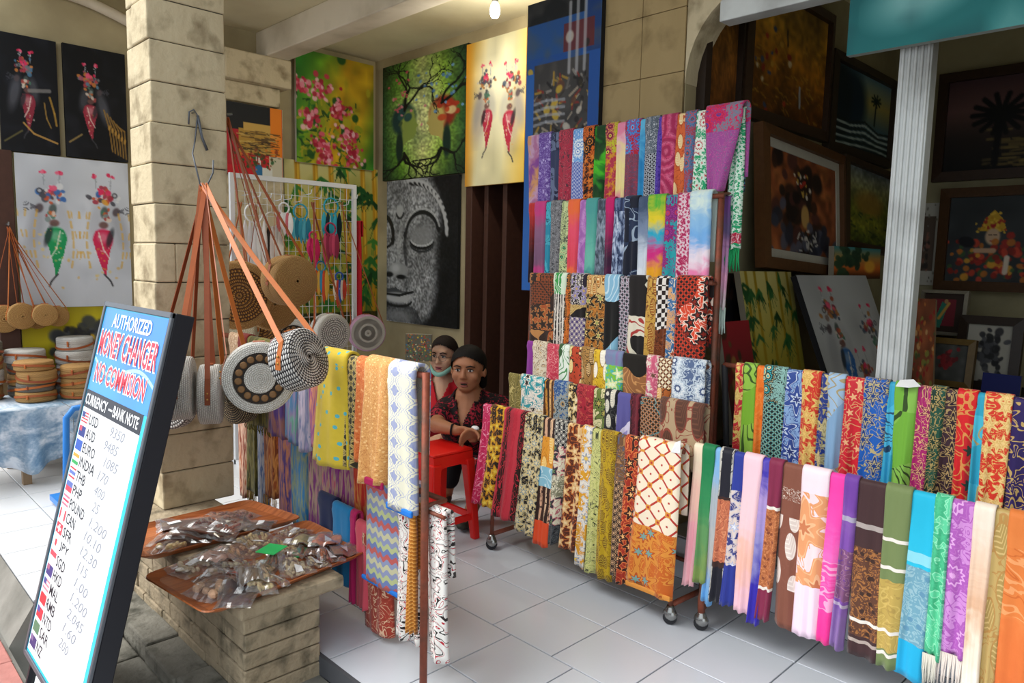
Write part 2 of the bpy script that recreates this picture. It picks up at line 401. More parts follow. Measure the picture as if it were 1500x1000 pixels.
def p_bigflower(g, v, c, k):
    d, o = _flower(g, v, 11*k, 6); fl = g.ramp(d, [(0, c_of(c, 3)), (.10, c_of(c, 2)), (.17, c_of(c, 1)), (.36, c_of(c, 2)), (.40, c_of(c, 1))])
    base = g.mix(_lines(g, v, 30*k, 4, .1), c[0], c_of(c, 1)); return g.mix(g.lt(d, .45), base, fl)
def p_mandala(g, v, c, k):
    d, o = _flower(g, v, 13*k, 12, .9); d = g.m('ADD', g.m('MULTIPLY', d, .35), g.m('MULTIPLY', o[0], .65))
    r = g.ramp(d, [(0, c_of(c, 2)), (.07, c_of(c, 3)), (.13, c_of(c, 1)), (.2, c_of(c, 2)), (.26, c_of(c, 1)), (.36, c_of(c, 3)), (.39, c_of(c, 1))])
    base = g.mix(_lines(g, v, 34*k, 5, .12), c[0], c_of(c, 1)); return g.mix(g.lt(d, .46), base, r)
def p_swirl(g, v, c, k):
    n = g.noise(v, 16*k, 1.5, 1.6); t = g.m('FRACT', g.m('MULTIPLY', n, 6))
    return g.ramp(t, [(0, c[0]), (.5, c_of(c, 1)), (.66, c[0]), (.8, c_of(c, 2)), (.9, c[0])])
def p_spiral(g, v, c, k):
    o = g.vor(v, 7*k, .6); n = g.noise(v, 25, 2); t = g.m('FRACT', g.m('ADD', g.m('MULTIPLY', o[0], 4.5), g.m('MULTIPLY', n, .5)))
    r = g.ramp(t, [(0, c[0]), (.4, c_of(c, 1)), (.7, c_of(c, 2))], 'LINEAR'); return g.mix(_lines(g, v, 60, 4, .1), r, c_of(c, 2))
def p_dots(g, v, c, k):
    o = g.vor(g.map(v, rot=.785), 85*k, 0.0); return g.ramp(o[0], [(0, c_of(c, 1)), (.2, c[0]), (.34, c_of(c, 1)), (.42, c[0])])
def p_spots(g, v, c, k):
    return g.mix(g.lt(g.vor(v, 34*k, .7)[0], .13), g.mix(g.noise(v, 40, 3), c[0], tuple(x*.85 for x in c[0])), c_of(c, 1))
def p_lattice(g, v, c, k):
    s = g.sep(g.map(v, rot=.785, sc=(26*k, 26*k, 1)))
    a = g.m('ABSOLUTE', g.m('SUBTRACT', g.m('FRACT', s[0]), .5)); b = g.m('ABSOLUTE', g.m('SUBTRACT', g.m('FRACT', s[1]), .5))
    edge = g.m('MINIMUM', a, b); star = g.m('ADD', a, b); rd = g.m('MULTIPLY', a, b)
    col = g.ramp(edge, [(0, c_of(c, 1)), (.055, c[0])]); col = g.mix(g.lt(star, .24), col, c_of(c, 2)); col = g.mix(g.lt(star, .1), col, c_of(c, 1))
    return g.mix(g.lt(.21, rd), col, c_of(c, 1))
def p_kawung(g, v, c, k):
    s = g.sep(g.map(v, sc=(30*k, 30*k, 1))); a = g.m('ABSOLUTE', g.m('SUBTRACT', g.m('FRACT', s[0]), .5)); b = g.m('ABSOLUTE', g.m('SUBTRACT', g.m('FRACT', s[1]), .5))
    q = g.m('ABSOLUTE', g.m('SUBTRACT', a, b)); r = g.m('ADD', a, b)
    col = g.mix(g.lt(q, .17), c[0], c_of(c, 1)); col = g.mix(g.lt(r, .16), col, c[0]); col = g.mix(g.lt(.84, r), col, c[0]); return g.mix(g.lt(q, .045), col, c_of(c, 2))
def p_check(g, v, c, k):
    nd = g.n('TexChecker'); g.put(nd.inputs[0], v); nd.inputs[1].default_value = c[0]+(1,); nd.inputs[2].default_value = c_of(c, 1)+(1,); nd.inputs[3].default_value = 70*k; return nd.outputs[0]
def p_vstripe(g, v, c, k):
    s = g.sep(v); n = g.noise(v, 6, 2); t = g.m('FRACT', g.m('ADD', g.m('MULTIPLY', s[0], 30*k), g.m('MULTIPLY', n, .4)))
    L = len(c); col = g.ramp(t, [(i/L, c[i]) for i in range(L)])
    return g.mix(_lines(g, g.map(v, sc=(1, .25, 1)), 60, 5, .12), col, c_of(c, 1))
def p_hstripe(g, v, c, k):
    s = g.sep(v); w = g.m('MULTIPLY', g.m('SINE', g.m('MULTIPLY', s[0], 160)), .06)
    t = g.m('FRACT', g.m('ADD', g.m('MULTIPLY', s[1], 9*k), w)); L = len(c); return g.ramp(t, [(i/L, c[i]) for i in range(L)])
def p_leaf(g, v, c, k):
    w = g.map(v, rot=.6, sc=(1, .38, 1)); o = g.vor(w, 30*k, .8); s = g.sep(g.vm('SUBTRACT', w, o[2]))
    vein = g.lt(g.m('ABSOLUTE', g.m('SUBTRACT', g.m('FRACT', g.m('ADD', g.m('MULTIPLY', s[1], 240*k), g.m('MULTIPLY', g.m('ABSOLUTE', s[0]), 160*k))), .5)), .16)
    lf = g.mix(vein, c_of(c, 1), c_of(c, 2)); base = g.mix(_lines(g, v, 26*k, 4, .08), c[0], c_of(c, 3))
    col = g.mix(g.lt(o[0], .36), base, lf); return g.mix(g.m('MULTIPLY', g.lt(.32, o[0]), g.lt(o[0], .37)), col, c_of(c, 3))
def p_feather(g, v, c, k):
    s = g.sep(v); n = g.noise(v, 10*k, 1, .8); t = g.m('FRACT', g.m('ADD', g.m('MULTIPLY', n, 9), g.m('MULTIPLY', s[0], 20)))
    m = g.noise(v, 9*k, 0); col = g.ramp(t, [(0, c_of(c, 1)), (.45, c_of(c, 2)), (.7, c_of(c, 1))]); return g.mix(g.lt(.5, m), c[0], col)
def p_ikat(g, v, c, k):
    s = g.sep(v); zig = g.m('MULTIPLY', g.m('PINGPONG', g.m('MULTIPLY', s[1], 160), 1), .08)
    a = g.m('ABSOLUTE', g.m('SUBTRACT', g.m('FRACT', g.m('MULTIPLY', s[0], 13*k)), .5)); b = g.m('ABSOLUTE', g.m('SUBTRACT', g.m('FRACT', g.m('MULTIPLY', s[1], 22*k)), .5))
    d = g.m('ADD', g.m('ADD', g.m('MULTIPLY', a, 1.5), b), zig)
    col = g.ramp(d, [(0, c_of(c, 1)), (.42, c[0]), (.56, c_of(c, 1)), (.62, c[0]), (.75, c_of(c, 2)), (.8, c[0])]); return g.mix(g.m('MULTIPLY', g.noise(g.map(v, sc=(1, .1, 1)), 300, 2), .5), col, c[0])
def p_songket(g, v, c, k):
    d, o = _flower(g, v, 14*k, 6); ln = _lines(g, v, 20*k, 5, .10, 1.8); col = g.mix(ln, c[0], c_of(c, 1))
    fl = g.ramp(d, [(0, c_of(c, 2)), (.1, c_of(c, 1)), (.18, c_of(c, 2)), (.28, c_of(c, 1)), (.33, c[0])]); return g.mix(g.lt(d, .36), col, fl)
def p_brocade(g, v, c, k):
    col = g.mix(_lines(g, v, 75*k, 4, .17), c[0], c_of(c, 1)); return g.mix(g.lt(g.vor(v, 40*k, 1)[0], .16), col, c_of(c, 2))
def p_warp(g, v, c, k):                 # endek / ikat threads running down the cloth
    n = g.noise(g.map(v, sc=(1, .12, 1)), 70*k, 3, .6); n2 = g.noise(v, 9, 2); t = g.m('FRACT', g.m('ADD', g.m('MULTIPLY', n, 2.2), n2))
    L = len(c); return g.ramp(t, [(i/L, c[i]) for i in range(L)], 'LINEAR')
PAT = {n[2:]: f for n, f in list(globals().items()) if n.startswith('p_')}
def p_patch(g, v, c, k):                # patchwork batik: three sub-patterns in large patches
    o = g.vor(g.map(v, rot=.5), 7.5*k, 1); s = g.sep(o[1])
    A = p_floral(g, v, c, k); B = p_kawung(g, v, [c_of(c, 1), c[0], c_of(c, 3)], 1.3*k); D = p_feather(g, v, [c_of(c, 2), c_of(c, 1), c_of(c, 3)], 1.2*k)
    col = g.mix(g.lt(.36, s[0]), A, B); col = g.mix(g.lt(.68, s[0]), col, D); e = g.vor(g.map(v, rot=.5), 7.5*k, 1, 'DISTANCE_TO_EDGE')
    return g.mix(g.lt(e[0], .018), col, c_of(c, 3))
PAT['patch'] = p_patch

def cloth_mat(name, pat, cols, k=1.0, seed=0, bands=(), rough=.85, sheen=.15, metal=0):
    g = G(name, rough, metal, .25, sheen); c = HL(cols) if isinstance(cols, str) else cols
    rn = random.Random(seed*7+3); uv = g.uv()
    v = uv if pat == 'ombre' else g.map(uv, loc=(rn.uniform(0, 3), rn.uniform(0, 3), 0))
    col = PAT[pat](g, v, c, k); s = g.sep(uv)
    for y0, y1, bp, bc, bk in bands:    # horizontal woven bands at a height on the cloth
        bcol = PAT[bp](g, v, HL(bc), bk) if bp else H(bc)
        col = g.mix(g.m('MULTIPLY', g.lt(y0, s[1]), g.lt(s[1], y1)), col, bcol)
    g.bump(g.noise(g.map(uv, sc=(1, .3, 1)), 420, 2), .12, .002)
    return g.done(col)

# ------------------------------------------------------------------ draped cloth over a bar that runs along X
def drape(name, material, parent, xl, xr, Y, zbar, drop, back, seed=0, lay=0.0, skew=0.0, flare=0.0, nu=12, nv=22, fold=.006, thick=.005, tilt=0.0, bias=0.0, r0=.014):
    """sheet hung over a bar; UV = metres across, metres down from the bar. bias: hem slant, tilt: lean of the front drop in Y"""
    rn = random.Random(seed); r = .0102+thick+lay; W = xr-xl
    path = []; nb = max(4, nv//3)
    for i in range(nb): t = i/nb; path.append((r, -back*(1-t), 1, 0, -r*PI/2-back*(1-t)))     # y offset, z offset, normal y,z, v
    for i in range(9): a = PI*i/8; path.append((r*math.cos(a), r*math.sin(a), math.cos(a), math.sin(a), -r*(PI/2-a)))
    for i in range(1, nv+1): t = i/nv; path.append((-r, -drop*t, -1, 0, drop*t))
    k1, k2 = rn.uniform(.7, 1.5), rn.uniform(1.8, 3.2); f1, f2 = rn.uniform(0, 6.28), rn.uniform(0, 6.28); hem = rn.uniform(-.012, .012)
    vo, vi, uv = [], [], []
    for py, pz, ny, nz, vv in path:
        front = vv > 0 and ny < 0; f = min(1, max(0, vv/drop)) if front else 0; fb = min(1, max(0, -vv-r*PI/2)/back) if vv < 0 else 0
        for j in range(nu+1):
            u = j/nu; e = abs(2*u-1)
            x = xl+W*u+(skew*f+flare*(u-.5)*f)+.004*math.sin(7*vv+f1)*f
            y = Y+py+(-tilt*f)
            wob = fold*(.08+.92*max(f, fb))*(math.sin(2*PI*k1*u+f1+1.5*f)+.6*math.sin(2*PI*k2*u+f2-1.1*f))
            rnd_ = -.010*e**6*min(1, f*5) if ny <= 0 else .0
            y += (-wob-rnd_*1.0 if ny < 0 or vv > 0 else wob*.6)
            z = zbar+pz-(hem*(u-.5)*2+bias*(u-.5))*f+.003*math.sin(2*PI*k2*u+f1)*f
            if ny > .2 or vv < 0: pass
            vo.append((x, y, z)); uv.append((u*W, vv))
            vi.append((x, y-thick*ny, z-thick*nz))
    n1 = nu+1; L = len(path); N = len(vo); fs = []
    for i in range(L-1):
        for j in range(nu):
            a = i*n1+j; fs.append((a, a+1, a+n1+1, a+n1)); fs.append((N+a, N+a+n1, N+a+n1+1, N+a+1))
    for i in range(L-1):
        a = i*n1; fs.append((a, a+n1, N+a+n1, N+a)); a += nu; fs.append((a, N+a, N+a+n1, a+n1))
    for j in range(nu):
        a = j; fs.append((a, N+a, N+a+1, a+1)); a = (L-1)*n1+j; fs.append((a, a+1, N+a+1, N+a))
    b = MB(); b.v = vo+vi; b.f = fs
    return b.build(name, material, parent, smooth=True, uv=np.array(uv+uv))

def fringe(parent, xl, xr, Y, z, length, col, n=14, seed=0, th=.0022):
    rn = random.Random(seed); b = MB()
    for i in range(n):
        x = xl+(xr-xl)*(i+.5)/n; dx = rn.uniform(-.006, .006); l = length*rn.uniform(.75, 1.05)
        b.tube([(x, Y, z+.004), (x+dx*.4, Y-rn.uniform(0, .006), z-l*.5), (x+dx, Y+rn.uniform(-.004, .004), z-l)], [th, th, th*.8], 5)
    o = b.build('fringe', mat('fringe_'+col, '#'+col, .9), parent, smooth=True); return o

_sc = [0]
def scarf_row(spec, Y, zbar, zbot, where, group, back=.25, kind='scarf', lay_step=.0058, fold=.006, nv=20, rough=.85, cat='scarf', thick=.005, tilt=0):
    """spec rows: (px_left, px_right, pattern, colours, scale, look[, options])"""
    spec = [list(s) for s in spec]
    for a, b_ in zip(spec, spec[1:]):       # neighbours overlap by a sliver only
        if a[1] > b_[0]: md = (a[1]+b_[0])/2; a[1], b_[0] = md+.8, md-.8
    for i, s in enumerate(spec):
        xl, xr, pat, cols, k, look = s[:6]; op = s[6] if len(s) > 6 else {}
        _sc[0] += 1; sd = _sc[0]; rn = random.Random(sd)
        X0, X1 = Xat(xl, Y, zbar), Xat(xr, Y, zbar); drop = zbar-zbot-op.get('dz', 0)
        if pat == 'ombre': k = drop
        bands = [(a*drop, b_*drop, p, c, kk) for a, b_, p, c, kk in op.get('bands', ())]
        m = cloth_mat('cloth_%03d' % sd, pat, cols, k, sd, bands, rough=op.get('rough', rough))
        label = look+' '+op.get('kind', kind)+' '+where
        lay = op.get('lay', (i % 2)*lay_step)
        hasp = 'fringe' in op or 'hem' in op
        root = thing('draped_'+cat.replace(' ', '_'), label, cat, ((X0+X1)/2, Y, zbot), group) if hasp else None
        o = drape('cloth' if hasp else 'draped_'+cat.replace(' ', '_'), m, root, X0-.003, X1+.003, Y, zbar, drop, op.get('back', back), sd, lay, op.get('skew', 0), op.get('flare', 0), nv=nv, fold=op.get('fold', fold), bias=op.get('bias', 0), tilt=op.get('tilt', tilt), thick=op.get('thick', thick))
        if not hasp: tag(o, label, cat, group)
        sk, fr = op.get('skew', 0), op.get('flare', 0)/2
        if 'fringe' in op: fringe(root, X0+sk-fr, X1+sk+fr, Y-.016-lay-op.get('tilt', tilt), zbar-drop, op['fringe'][1], op['fringe'][0], op['fringe'][2] if len(op['fringe']) > 2 else 14, sd)
        if 'hem' in op:
            hb = MB().box(X0+sk-fr-.002, X1+sk+fr+.002, Y-.021-lay-op.get('tilt', tilt), Y-.010-lay-op.get('tilt', tilt), zbar-drop-.008, zbar-drop+op['hem'][1]); hb.build('hem', mat('hem_'+op['hem'][0], '#'+op['hem'][0], .8), root, bevel=.005)
# ================================================================== TALL SCARF RACK (parallel to the shopfront)
m_rust = mat('rusty_red_steel', '#8a4a38', .55, .3, var=.25, scale=60, bump=.2, dirt='#5d4a40', dscale=14)
m_steel = mat('caster_steel', '#9a9a98', .25, .9, var=.1)
m_rubber = mat('black_rubber', '#26262a', .6)
def caster(parent, x, y, z=.0, r=.027):
    t = MB().lathe([(.004, -.011), (r*.93, -.011), (r, -.006), (r, .006), (r*.93, .011), (.004, .011)], 20, Matrix.Translation((x, y, z+r)) @ Matrix.Rotation(PI/2, 4, 'X') @ Matrix.Rotation(.5, 4, 'Y')).build('caster_wheel', m_rubber, parent, smooth=False)
    f = MB().lathe([(.024, 0), (.021, .01), (.016, .02), (.013, .03)], 14, Matrix.Translation((x, y, z+r+.018)))
    f.ball((x, y, z+r+.012), (.030, .022, .026), 14, 8); f.build('caster_fork', m_steel, parent, smooth=True)
RX0, RX1 = -1.122, -.150
bars = [(.20, .68), (.28, .83), (.33, .985), (.38, 1.30), (.43, 1.63), (.48, 1.955)]
rk = thing('scarf_rack', 'tall rusty red steel rack on casters holding six tiers of scarves', 'rack', ((RX0+RX1)/2, .4, 0))
POST = {-1: [(-1.131, .42, .075), (-1.131, .42, 1.0), (-1.143, .440, 1.30), (-1.186, .490, 1.62), (-1.20, .545, 1.955)],
        1: [(-.137, .41, .075), (-.137, .41, 1.0), (-.147, .425, 1.30), (-.157, .44, 1.636), (-.157, .545, 1.652), (-.157, .548, 1.955)]}
for sd, x, y in ((-1, -1.133, .19), (1, RX1, .207)):
    MB().tube(POST[sd], .0125, 10).build('post', m_rust, rk, smooth=True)
    MB().tube([(x, y, .055), (x, .197, .42), (x, .198, .672)], .0092, 10).build('front_leg', m_rust, rk, smooth=True)
    xr_ = x if sd < 0 else x-.05
    MB().tube([(xr_, .565, .055), (xr_, .548, 1.0), (xr_, .549, 1.955)], .0105, 10).build('rear_post', m_rust, rk, smooth=True)
    MB().tube([(x, y+.008, .075), (POST[sd][0][0], .41, .075), (xr_, .565, .075)], .011, 8).build('base_rail', m_rust, rk, smooth=True)
    caster(rk, x, y); caster(rk, xr_, .565)
for (Yb, zb), pxl in zip(bars, (716, 752, 779, 783, 782, 780)):
    xe = Xat(pxl, Yb, zb); xq = -.117 if zb < 1 else -.140
    MB().tube([(xe, Yb, zb), (xq, Yb, zb)], .0095, 8).build('bar', m_rust, rk, smooth=True)
    for sd, xb in ((-1, xe+.006), (1, xq-.004)):
        if zb < .7: continue
        pp = np.array(POST[sd]); k = [np.interp(zb, pp[:, 2], pp[:, c]) for c in (0, 1)]
        MB().tube([(k[0], k[1], zb-.006), (xb, Yb, zb-.001)], .0065, 6).build('bracket', m_rust, rk, smooth=True)
MB().tube([(-1.133, .565, .10), (RX1-.05, .565, .10)], .0095, 8).build('rear_rail', m_rust, rk, smooth=True)

GT = 'scarves on the tall steel rack'
R1 = [
 (776, 795, 'tiedye', 'b5759c 8a4c9a d59a6a c9a0c0', 1.3, 'pink purple and orange tie-dye', {'skew': .015, 'back': .03}),
 (794, 810, 'brocade', '6a4a9c 9a86c8 b8a8dc', .7, 'violet scribble print', {'back': .03}),
 (808, 825, 'feather', '39415f 6c7896 2c2f48', 1.2, 'dark slate blue feather print'),
 (823, 842, 'swirl', 'b3324a 5a3a44 c86a72', 1.3, 'dark red and grey swirl print'),
 (841, 860, 'dots', '4a62b8 d8e0f0', 1.0, 'blue and white dotted', {'bands': [(0, .38, 'mandala', '6aa4e4 d8e8f8 4a80d0 ffffff', 1.4)]}),
 (859, 874, 'floral', '241c1c d2702a b05a28 e89040', 1.7, 'black and burnt orange floral', {'bands': [(0, .32, 'mandala', 'd86a28 241c1c e8903c 30201c', 1.4)]}),
 (873, 893, 'tiedye', '4ec02c 2c8a28 173c1e 224c24', 1.2, 'bright and dark green tie-dye'),
 (892, 907, 'floral', 'b8344c d0862c c04a58 d89a3a', 1.6, 'magenta and mustard floral', {'bands': [(0, .32, 'mandala', 'c8c82c b83058 303028 e8e050', 1.5)]}),
 (906, 922, 'tiedye', 'f0b8c4 f4d8a8 f2e29a e888a8', .9, 'pale pink and cream tie-dye'),
 (921, 941, 'swirl', '7a4458 b04058 5a6080', 1.6, 'muted crimson vine print', {'bands': [(0, .36, 'mandala', 'b8283c 3c78c8 c03048 80b0e8', 1.2)]}),
 (940, 951, 'tiedye', '3a9cd0 62b8e0 2a84c0', .8, 'plain sky blue'),
 (950, 968, 'kawung', '222430 d8dce4 50566a', 2.1, 'black and white geometric', {'bands': [(0, .38, 'swirl', '5a6470 c8ccd4 88909c', 1.8)]}),
 (966, 976, 'brocade', '4c34a0 6a50b8 40288c', 1.0, 'deep violet'),
 (973, 995, 'spiral', 'c83868 dc6a90 a82c58', 1.0, 'rose pink spiral print'),
 (993, 1010, 'leaf', 'd86838 f0c890 f4e0b0 b8502c', 1.0, 'salmon orange leaf print'),
 (1008, 1024, 'mandala', 'a84858 5a7ca8 c84838 4a5068', 1.2, 'red and steel blue medallion'),
 (1020, 1043, 'floral', '2ea872 d8f0e0 e8f4ea c84048', 1.6, 'emerald green and white floral', {'bands': [(0, .45, 'mandala', '36a878 e8f0e4 c83848 f4f4ea', 1.2)]}),
 (1036, 1094, 'swirl', 'a8509c d060a8 80809c', 1.8, 'magenta and grey vine print', {'dz': .05, 'flare': -.09, 'skew': -.02, 'lay': .014, 'bands': [(-.3, .26, 'mandala', '80869c d83060 c02858 5048a0', .9)], 'fold': .012}),
]
scarf_row(R1, .48, 1.955, 1.60, 'on the top bar of the tall rack', GT)
R2 = [
 (778, 789, 'ombre', 'c03030 7a2024 341418 241014', 1, 'red fading to black', {'back': .03}),
 (787, 803, 'ombre', 'c83c80 8a6080 7a5874 d03c88', 1, 'magenta and dusty grey', {'back': .03}),
 (801, 813, 'feather', '2c8ca8 4cb0c4 1c5c74', 1.2, 'teal feather print'),
 (811, 826, 'brocade', '68686c 98989c 505054', .9, 'charcoal grey scribble print'),
 (824, 838, 'brocade', 'c8d49c 3c443c 98a878', .9, 'pale lime and black speckled', {'bands': [(.4, .75, 'mandala', '485048 c8d49c 50a878 303830', 1.3)]}),
 (837, 852, 'ombre', 'f07038 e8506c e0485c f07c30', 1, 'coral pink and orange'),
 (851, 864, 'spiral', 'b878c0 c894cc a468b0', .8, 'lilac ring print'),
 (863, 878, 'ombre', '4c9c98 58a89c 6cbca8 3c8c8c', 1, 'sea green'),
 (877, 893, 'mottle', '3c4450 606c7c 98a4b4', 1, 'slate grey mottled'),
 (892, 903, 'ombre', 'c82068 a02058 40203c 5c2048', 1, 'magenta to black'),
 (901, 921, 'mottle', '2c3858 8c9cbc dce4f0', .9, 'navy and white mottled', {'bands': [(.0, .12, 'mottle', '283050 405078 8c9cbc', 1)]}),
 (919, 939, 'feather', '1c2030 283450 98a8bc', .8, 'black and navy plume print'),
 (935, 955, 'ombre', '40506c 7c8ca8 d0d8e4 f0f2f6', 1, 'navy fading to white'),
 (954, 979, 'ombre', '4cb43c e8d030 28a8c8 d02c80 e8a028 f0b428', 1, 'rainbow tie-dye'),
 (975, 998, 'mandala', '28a0a8 7c2878 a03c8c c83858', 1.0, 'teal and purple medallion'),
 (997, 1019, 'floral', 'b02458 e0c8d0 d890a8 c83c6c', 1.5, 'crimson and white lace print'),
 (1015, 1046, 'ombre', 'e0f0e8 90c0e8 78b0e8 f0e0ec f088b8 f0a0c8', 1, 'pale blue white and pink tie-dye', {'lay': .012, 'dz': -.03}),
]
scarf_row(R2, .43, 1.63, 1.27, 'on the second bar of the tall rack', GT)
BK = 'batik cloth'
R3 = [
 (779, 817, 'patch', 'a8542c 3c2c24 c08850 302420', 1.1, 'rust brown patchwork'),
 (815, 833, 'vstripe', '201c1c e4dcd0 242020 c8c0b4', 1.2, 'black and white striped', {'bands': [(.02, .22, 'feather', 'd8e8d0 3c9c4c f0f4ec', 1.4)]}),
 (831, 843, 'leaf', 'd0702c 241c1c e8943c 402818', 1.2, 'orange and black'),
 (839, 863, 'dots', '4c3c74 e8dcc8', .6, 'purple dotted', {'bands': [(.0, .34, 'floral', '2c2430 8c80b0 d8d0c0 c8a860', 1.2), (.34, .5, 'feather', '1c1818 c8a868 907040', 1)]}),
 (860, 893, 'bigflower', 'c07c34 2c2018 e4c07c 8c9c58', 1.3, 'ochre and black leaf', {'bands': [(.0, .2, 'leaf', 'e0b878 c07830 f0d8a0 5c3c20', 1.1)]}),
 (889, 912, 'feather', '181818 88b8d4 c8e0ec', .6, 'black and pale blue plume'),
 (907, 928, 'kawung', '34343c c8c8d0 8c4864', 1.3, 'grey and white geometric'),
 (926, 951, 'feather', '201c1c dcd4c0 a83c38', .7, 'black and ivory wing'),
 (949, 968, 'leaf', 'c89c48 a05c24 d8b868 7c4820', .9, 'mustard leaf'),
 (966, 982, 'check', '281c18 e4dcd4', .8, 'dark brown chequered', {'bands': [(.55, 1.1, 'swirl', '6c3418 94502c 401c10', 1)]}),
 (980, 1000, 'bigflower', 'd8a470 3c6c9c e8d8c0 a84c34', 1.2, 'tan and denim blue flower'),
 (995, 1040, 'patch', 'd8482c 281c1c f0d8c8 8c2418', 1.0, 'vermilion patchwork', {'lay': .012}),
]
scarf_row(R3, .38, 1.30, .95, 'on the third tier of the tall rack', GT, kind=BK, cat='batik cloth')
R4 = [
 (775, 787, 'plain', '843090 94409c', 1, 'plain purple'),
 (783, 804, 'swirl', 'e0d4bc 6c4028 b88c50', 1.1, 'cream and brown swirl'),
 (802, 825, 'swirl', 'c83850 e8a0a0 d85868', 1.4, 'cherry red swirl'),
 (822, 837, 'feather', '3c5c38 e8f0e4 4c9454', .7, 'green and white feather'),
 (835, 858, 'leaf', 'c0482c e8c878 e8d8b0 402418', .9, 'red and straw leaf'),
 (854, 873, 'leaf', 'b08448 d8b47c 6c4824 443018', 1.0, 'tan leaf'),
 (869, 895, 'leaf', 'e0b830 f4ecd8 fff8e8 a07820', .8, 'golden yellow and white fern'),
 (888, 916, 'floral', '84c440 e0e8a8 4cb0b0 f0f4d8', 1.0, 'lime green dotted', {'bands': [(.0, .2, 'plain', '48a8b4 a04c9c', 1)]}),
 (911, 954, 'feather', '1c1814 98643c c89058', .9, 'black and bronze wave'),
 (950, 968, 'bigflower', 'e8dccc c85c78 e898a8 6c4838', 1.0, 'ivory and pink rose'),
 (964, 993, 'kawung', 'e8d8b8 302018 a85828', 1.2, 'cream and black grid', {'bands': [(.5, 1.1, 'leaf', 'b0602c e0a860 f0d8b0 3c2418', .9)]}),
 (988, 1036, 'mandala', '56688c c0ccd8 e0e4e8 44547c', .7, 'dusty blue and white paisley', {'lay': .012}),
]
scarf_row(R4, .33, .985, .78, 'on the fourth tier of the tall rack', GT, kind=BK, cat='batik cloth')
R5 = [
 (748, 769, 'swirl', '80743c c8b878 4c4c2c', .9, 'olive and tan scroll'),
 (765, 801, 'bigflower', 'ece4d8 3a9ca4 f4f0e4 2c2420', .9, 'white cloth with teal flower', {'bands': [(.55, 1.1, 'bigflower', '201c1c e8e0d0 c8b078 f4ecd8', 1.2)]}),
 (799, 817, 'vstripe', 'd8943c 3c2418 e0b070 5c3820', .7, 'orange and brown striped'),
 (815, 837, 'mandala', '2c5490 90a0a8 38404c b89868', .8, 'cobalt and grey arch'),
 (833, 852, 'floral', '201c20 e0cc98 c8a868 f0e4c8', 1.2, 'black and straw floral'),
 (848, 875, 'swirl', 'a82838 701c24 c8604c', .8, 'deep red plain-centred'),
 (869, 898, 'bigflower', 'd8d0a0 6c7c3c 2c2c24 b8a858', 1.1, 'cream and olive scroll'),
 (884, 910, 'leaf', '1c1c20 e4dcc8 b0b0a8 484848', 1.0, 'black and white vine'),
 (903, 931, 'feather', '5c5898 d8d0e8 9890c8', .6, 'lavender plume'),
 (926, 944, 'vstripe', '541c28 742834 34141c', .8, 'maroon ribbed'),
 (935, 974, 'patch', 'c87838 302820 d8c8a0 5c8c90', 1.2, 'many-coloured patchwork'),
 (972, 1034, 'leaf', 'b09878 58382c 6c4434 8c4438', .45, 'beige cloth with brown maple leaves', {'lay': .012}),
]
scarf_row(R5, .28, .83, .60, 'on the fifth tier of the tall rack', GT, kind=BK, cat='batik cloth')
R6 = [
 (712, 728, 'swirl', 'c82458 f0a0b8 d84878', .9, 'crimson and pink scroll', {'skew': -.05, 'dz': .05}),
 (722, 748, 'floral', '2c2418 d8a828 b87420 e8d058', 1.0, 'black and golden yellow dotted', {'skew': -.06, 'dz': .06}),
 (744, 776, 'vstripe', 'b82438 c03040 2c1c18 a82c3c', .35, 'red cloth with dark border stripe', {'skew': -.05, 'flare': .02, 'dz': .03, 'lay': .008}),
 (772, 800, 'bigflower', '1c1c20 d8c48c 58809c e8dcb0', 1.5, 'black cloth with straw flowers', {'skew': -.03}),
 (798, 822, 'vstripe', 'e0bc98 34201c d8a888 402820', .55, 'peach and brown striped', {'skew': -.02, 'dz': -.03, 'bands': [(.12, .36, 'leaf', 'e09830 f0c060 f8dca0 c87c20', .8), (.36, .52, 'feather', '3c84a8 88bcd0 c8e0e8', .8), (.8, 1.1, 'plain', 'd84820 e0542c', 1)]}),
 (816, 836, 'floral', 'd8d4bc 34343c b86870 6c8458', .9, 'off-white rose', {'skew': -.02, 'bands': [(.0, .17, 'dots', '28282c d8d4c8', .6), (.42, .6, 'bigflower', '808068 d8d4bc 404038 c8c0a0', 1.5), (.84, 1.1, 'brocade', '34383c 585c60 202428', 1)]}),
 (832, 862, 'floral', '54281c d8b078 b86028 e8d0a0', 1.1, 'chocolate and cream floral', {'skew': -.01}),
 (856, 872, 'bigflower', 'd89c2c e4dcd0 8c98b0 f0c850', 1.1, 'amber and pearl blossom', {'dz': -.05}),
 (868, 888, 'swirl', 'c8c880 3c4430 a0a858', 1.5, 'pale green script-like', {'dz': -.06}),
 (884, 908, 'leaf', 'b8981c 6c4c14 d0b438 805c18', 1.3, 'mustard yellow leaf', {'dz': -.06}),
 (904, 924, 'dots', '3c2c24 c8a078', .55, 'dark brown dotted', {'dz': -.04, 'bands': [(.0, .3, 'swirl', '6c4c34 a87c4c 486080', 1)]}),
 (920, 946, 'floral', '9c2c1c 3c1c18 d87840 e8b070', 1.0, 'brick red bird', {'dz': -.05}),
 (943, 1003, 'lattice', 'f0e0c8 b83830 d89038', .62, 'cream and red diamond lattice', {'lay': .016, 'dz': -.03, 'flare': .02, 'skew': -.012, 'fold': .009, 'bands': [(.56, 1.1, 'bigflower', 'c86424 d88c38 b8501c 78a098', .9)], 'hem': ('d89040', .012)}),
]
scarf_row(R6, .20, .68, .155, 'on the lowest bar of the tall rack', GT, kind=BK, cat='batik cloth', nv=26, fold=.009, tilt=.02)
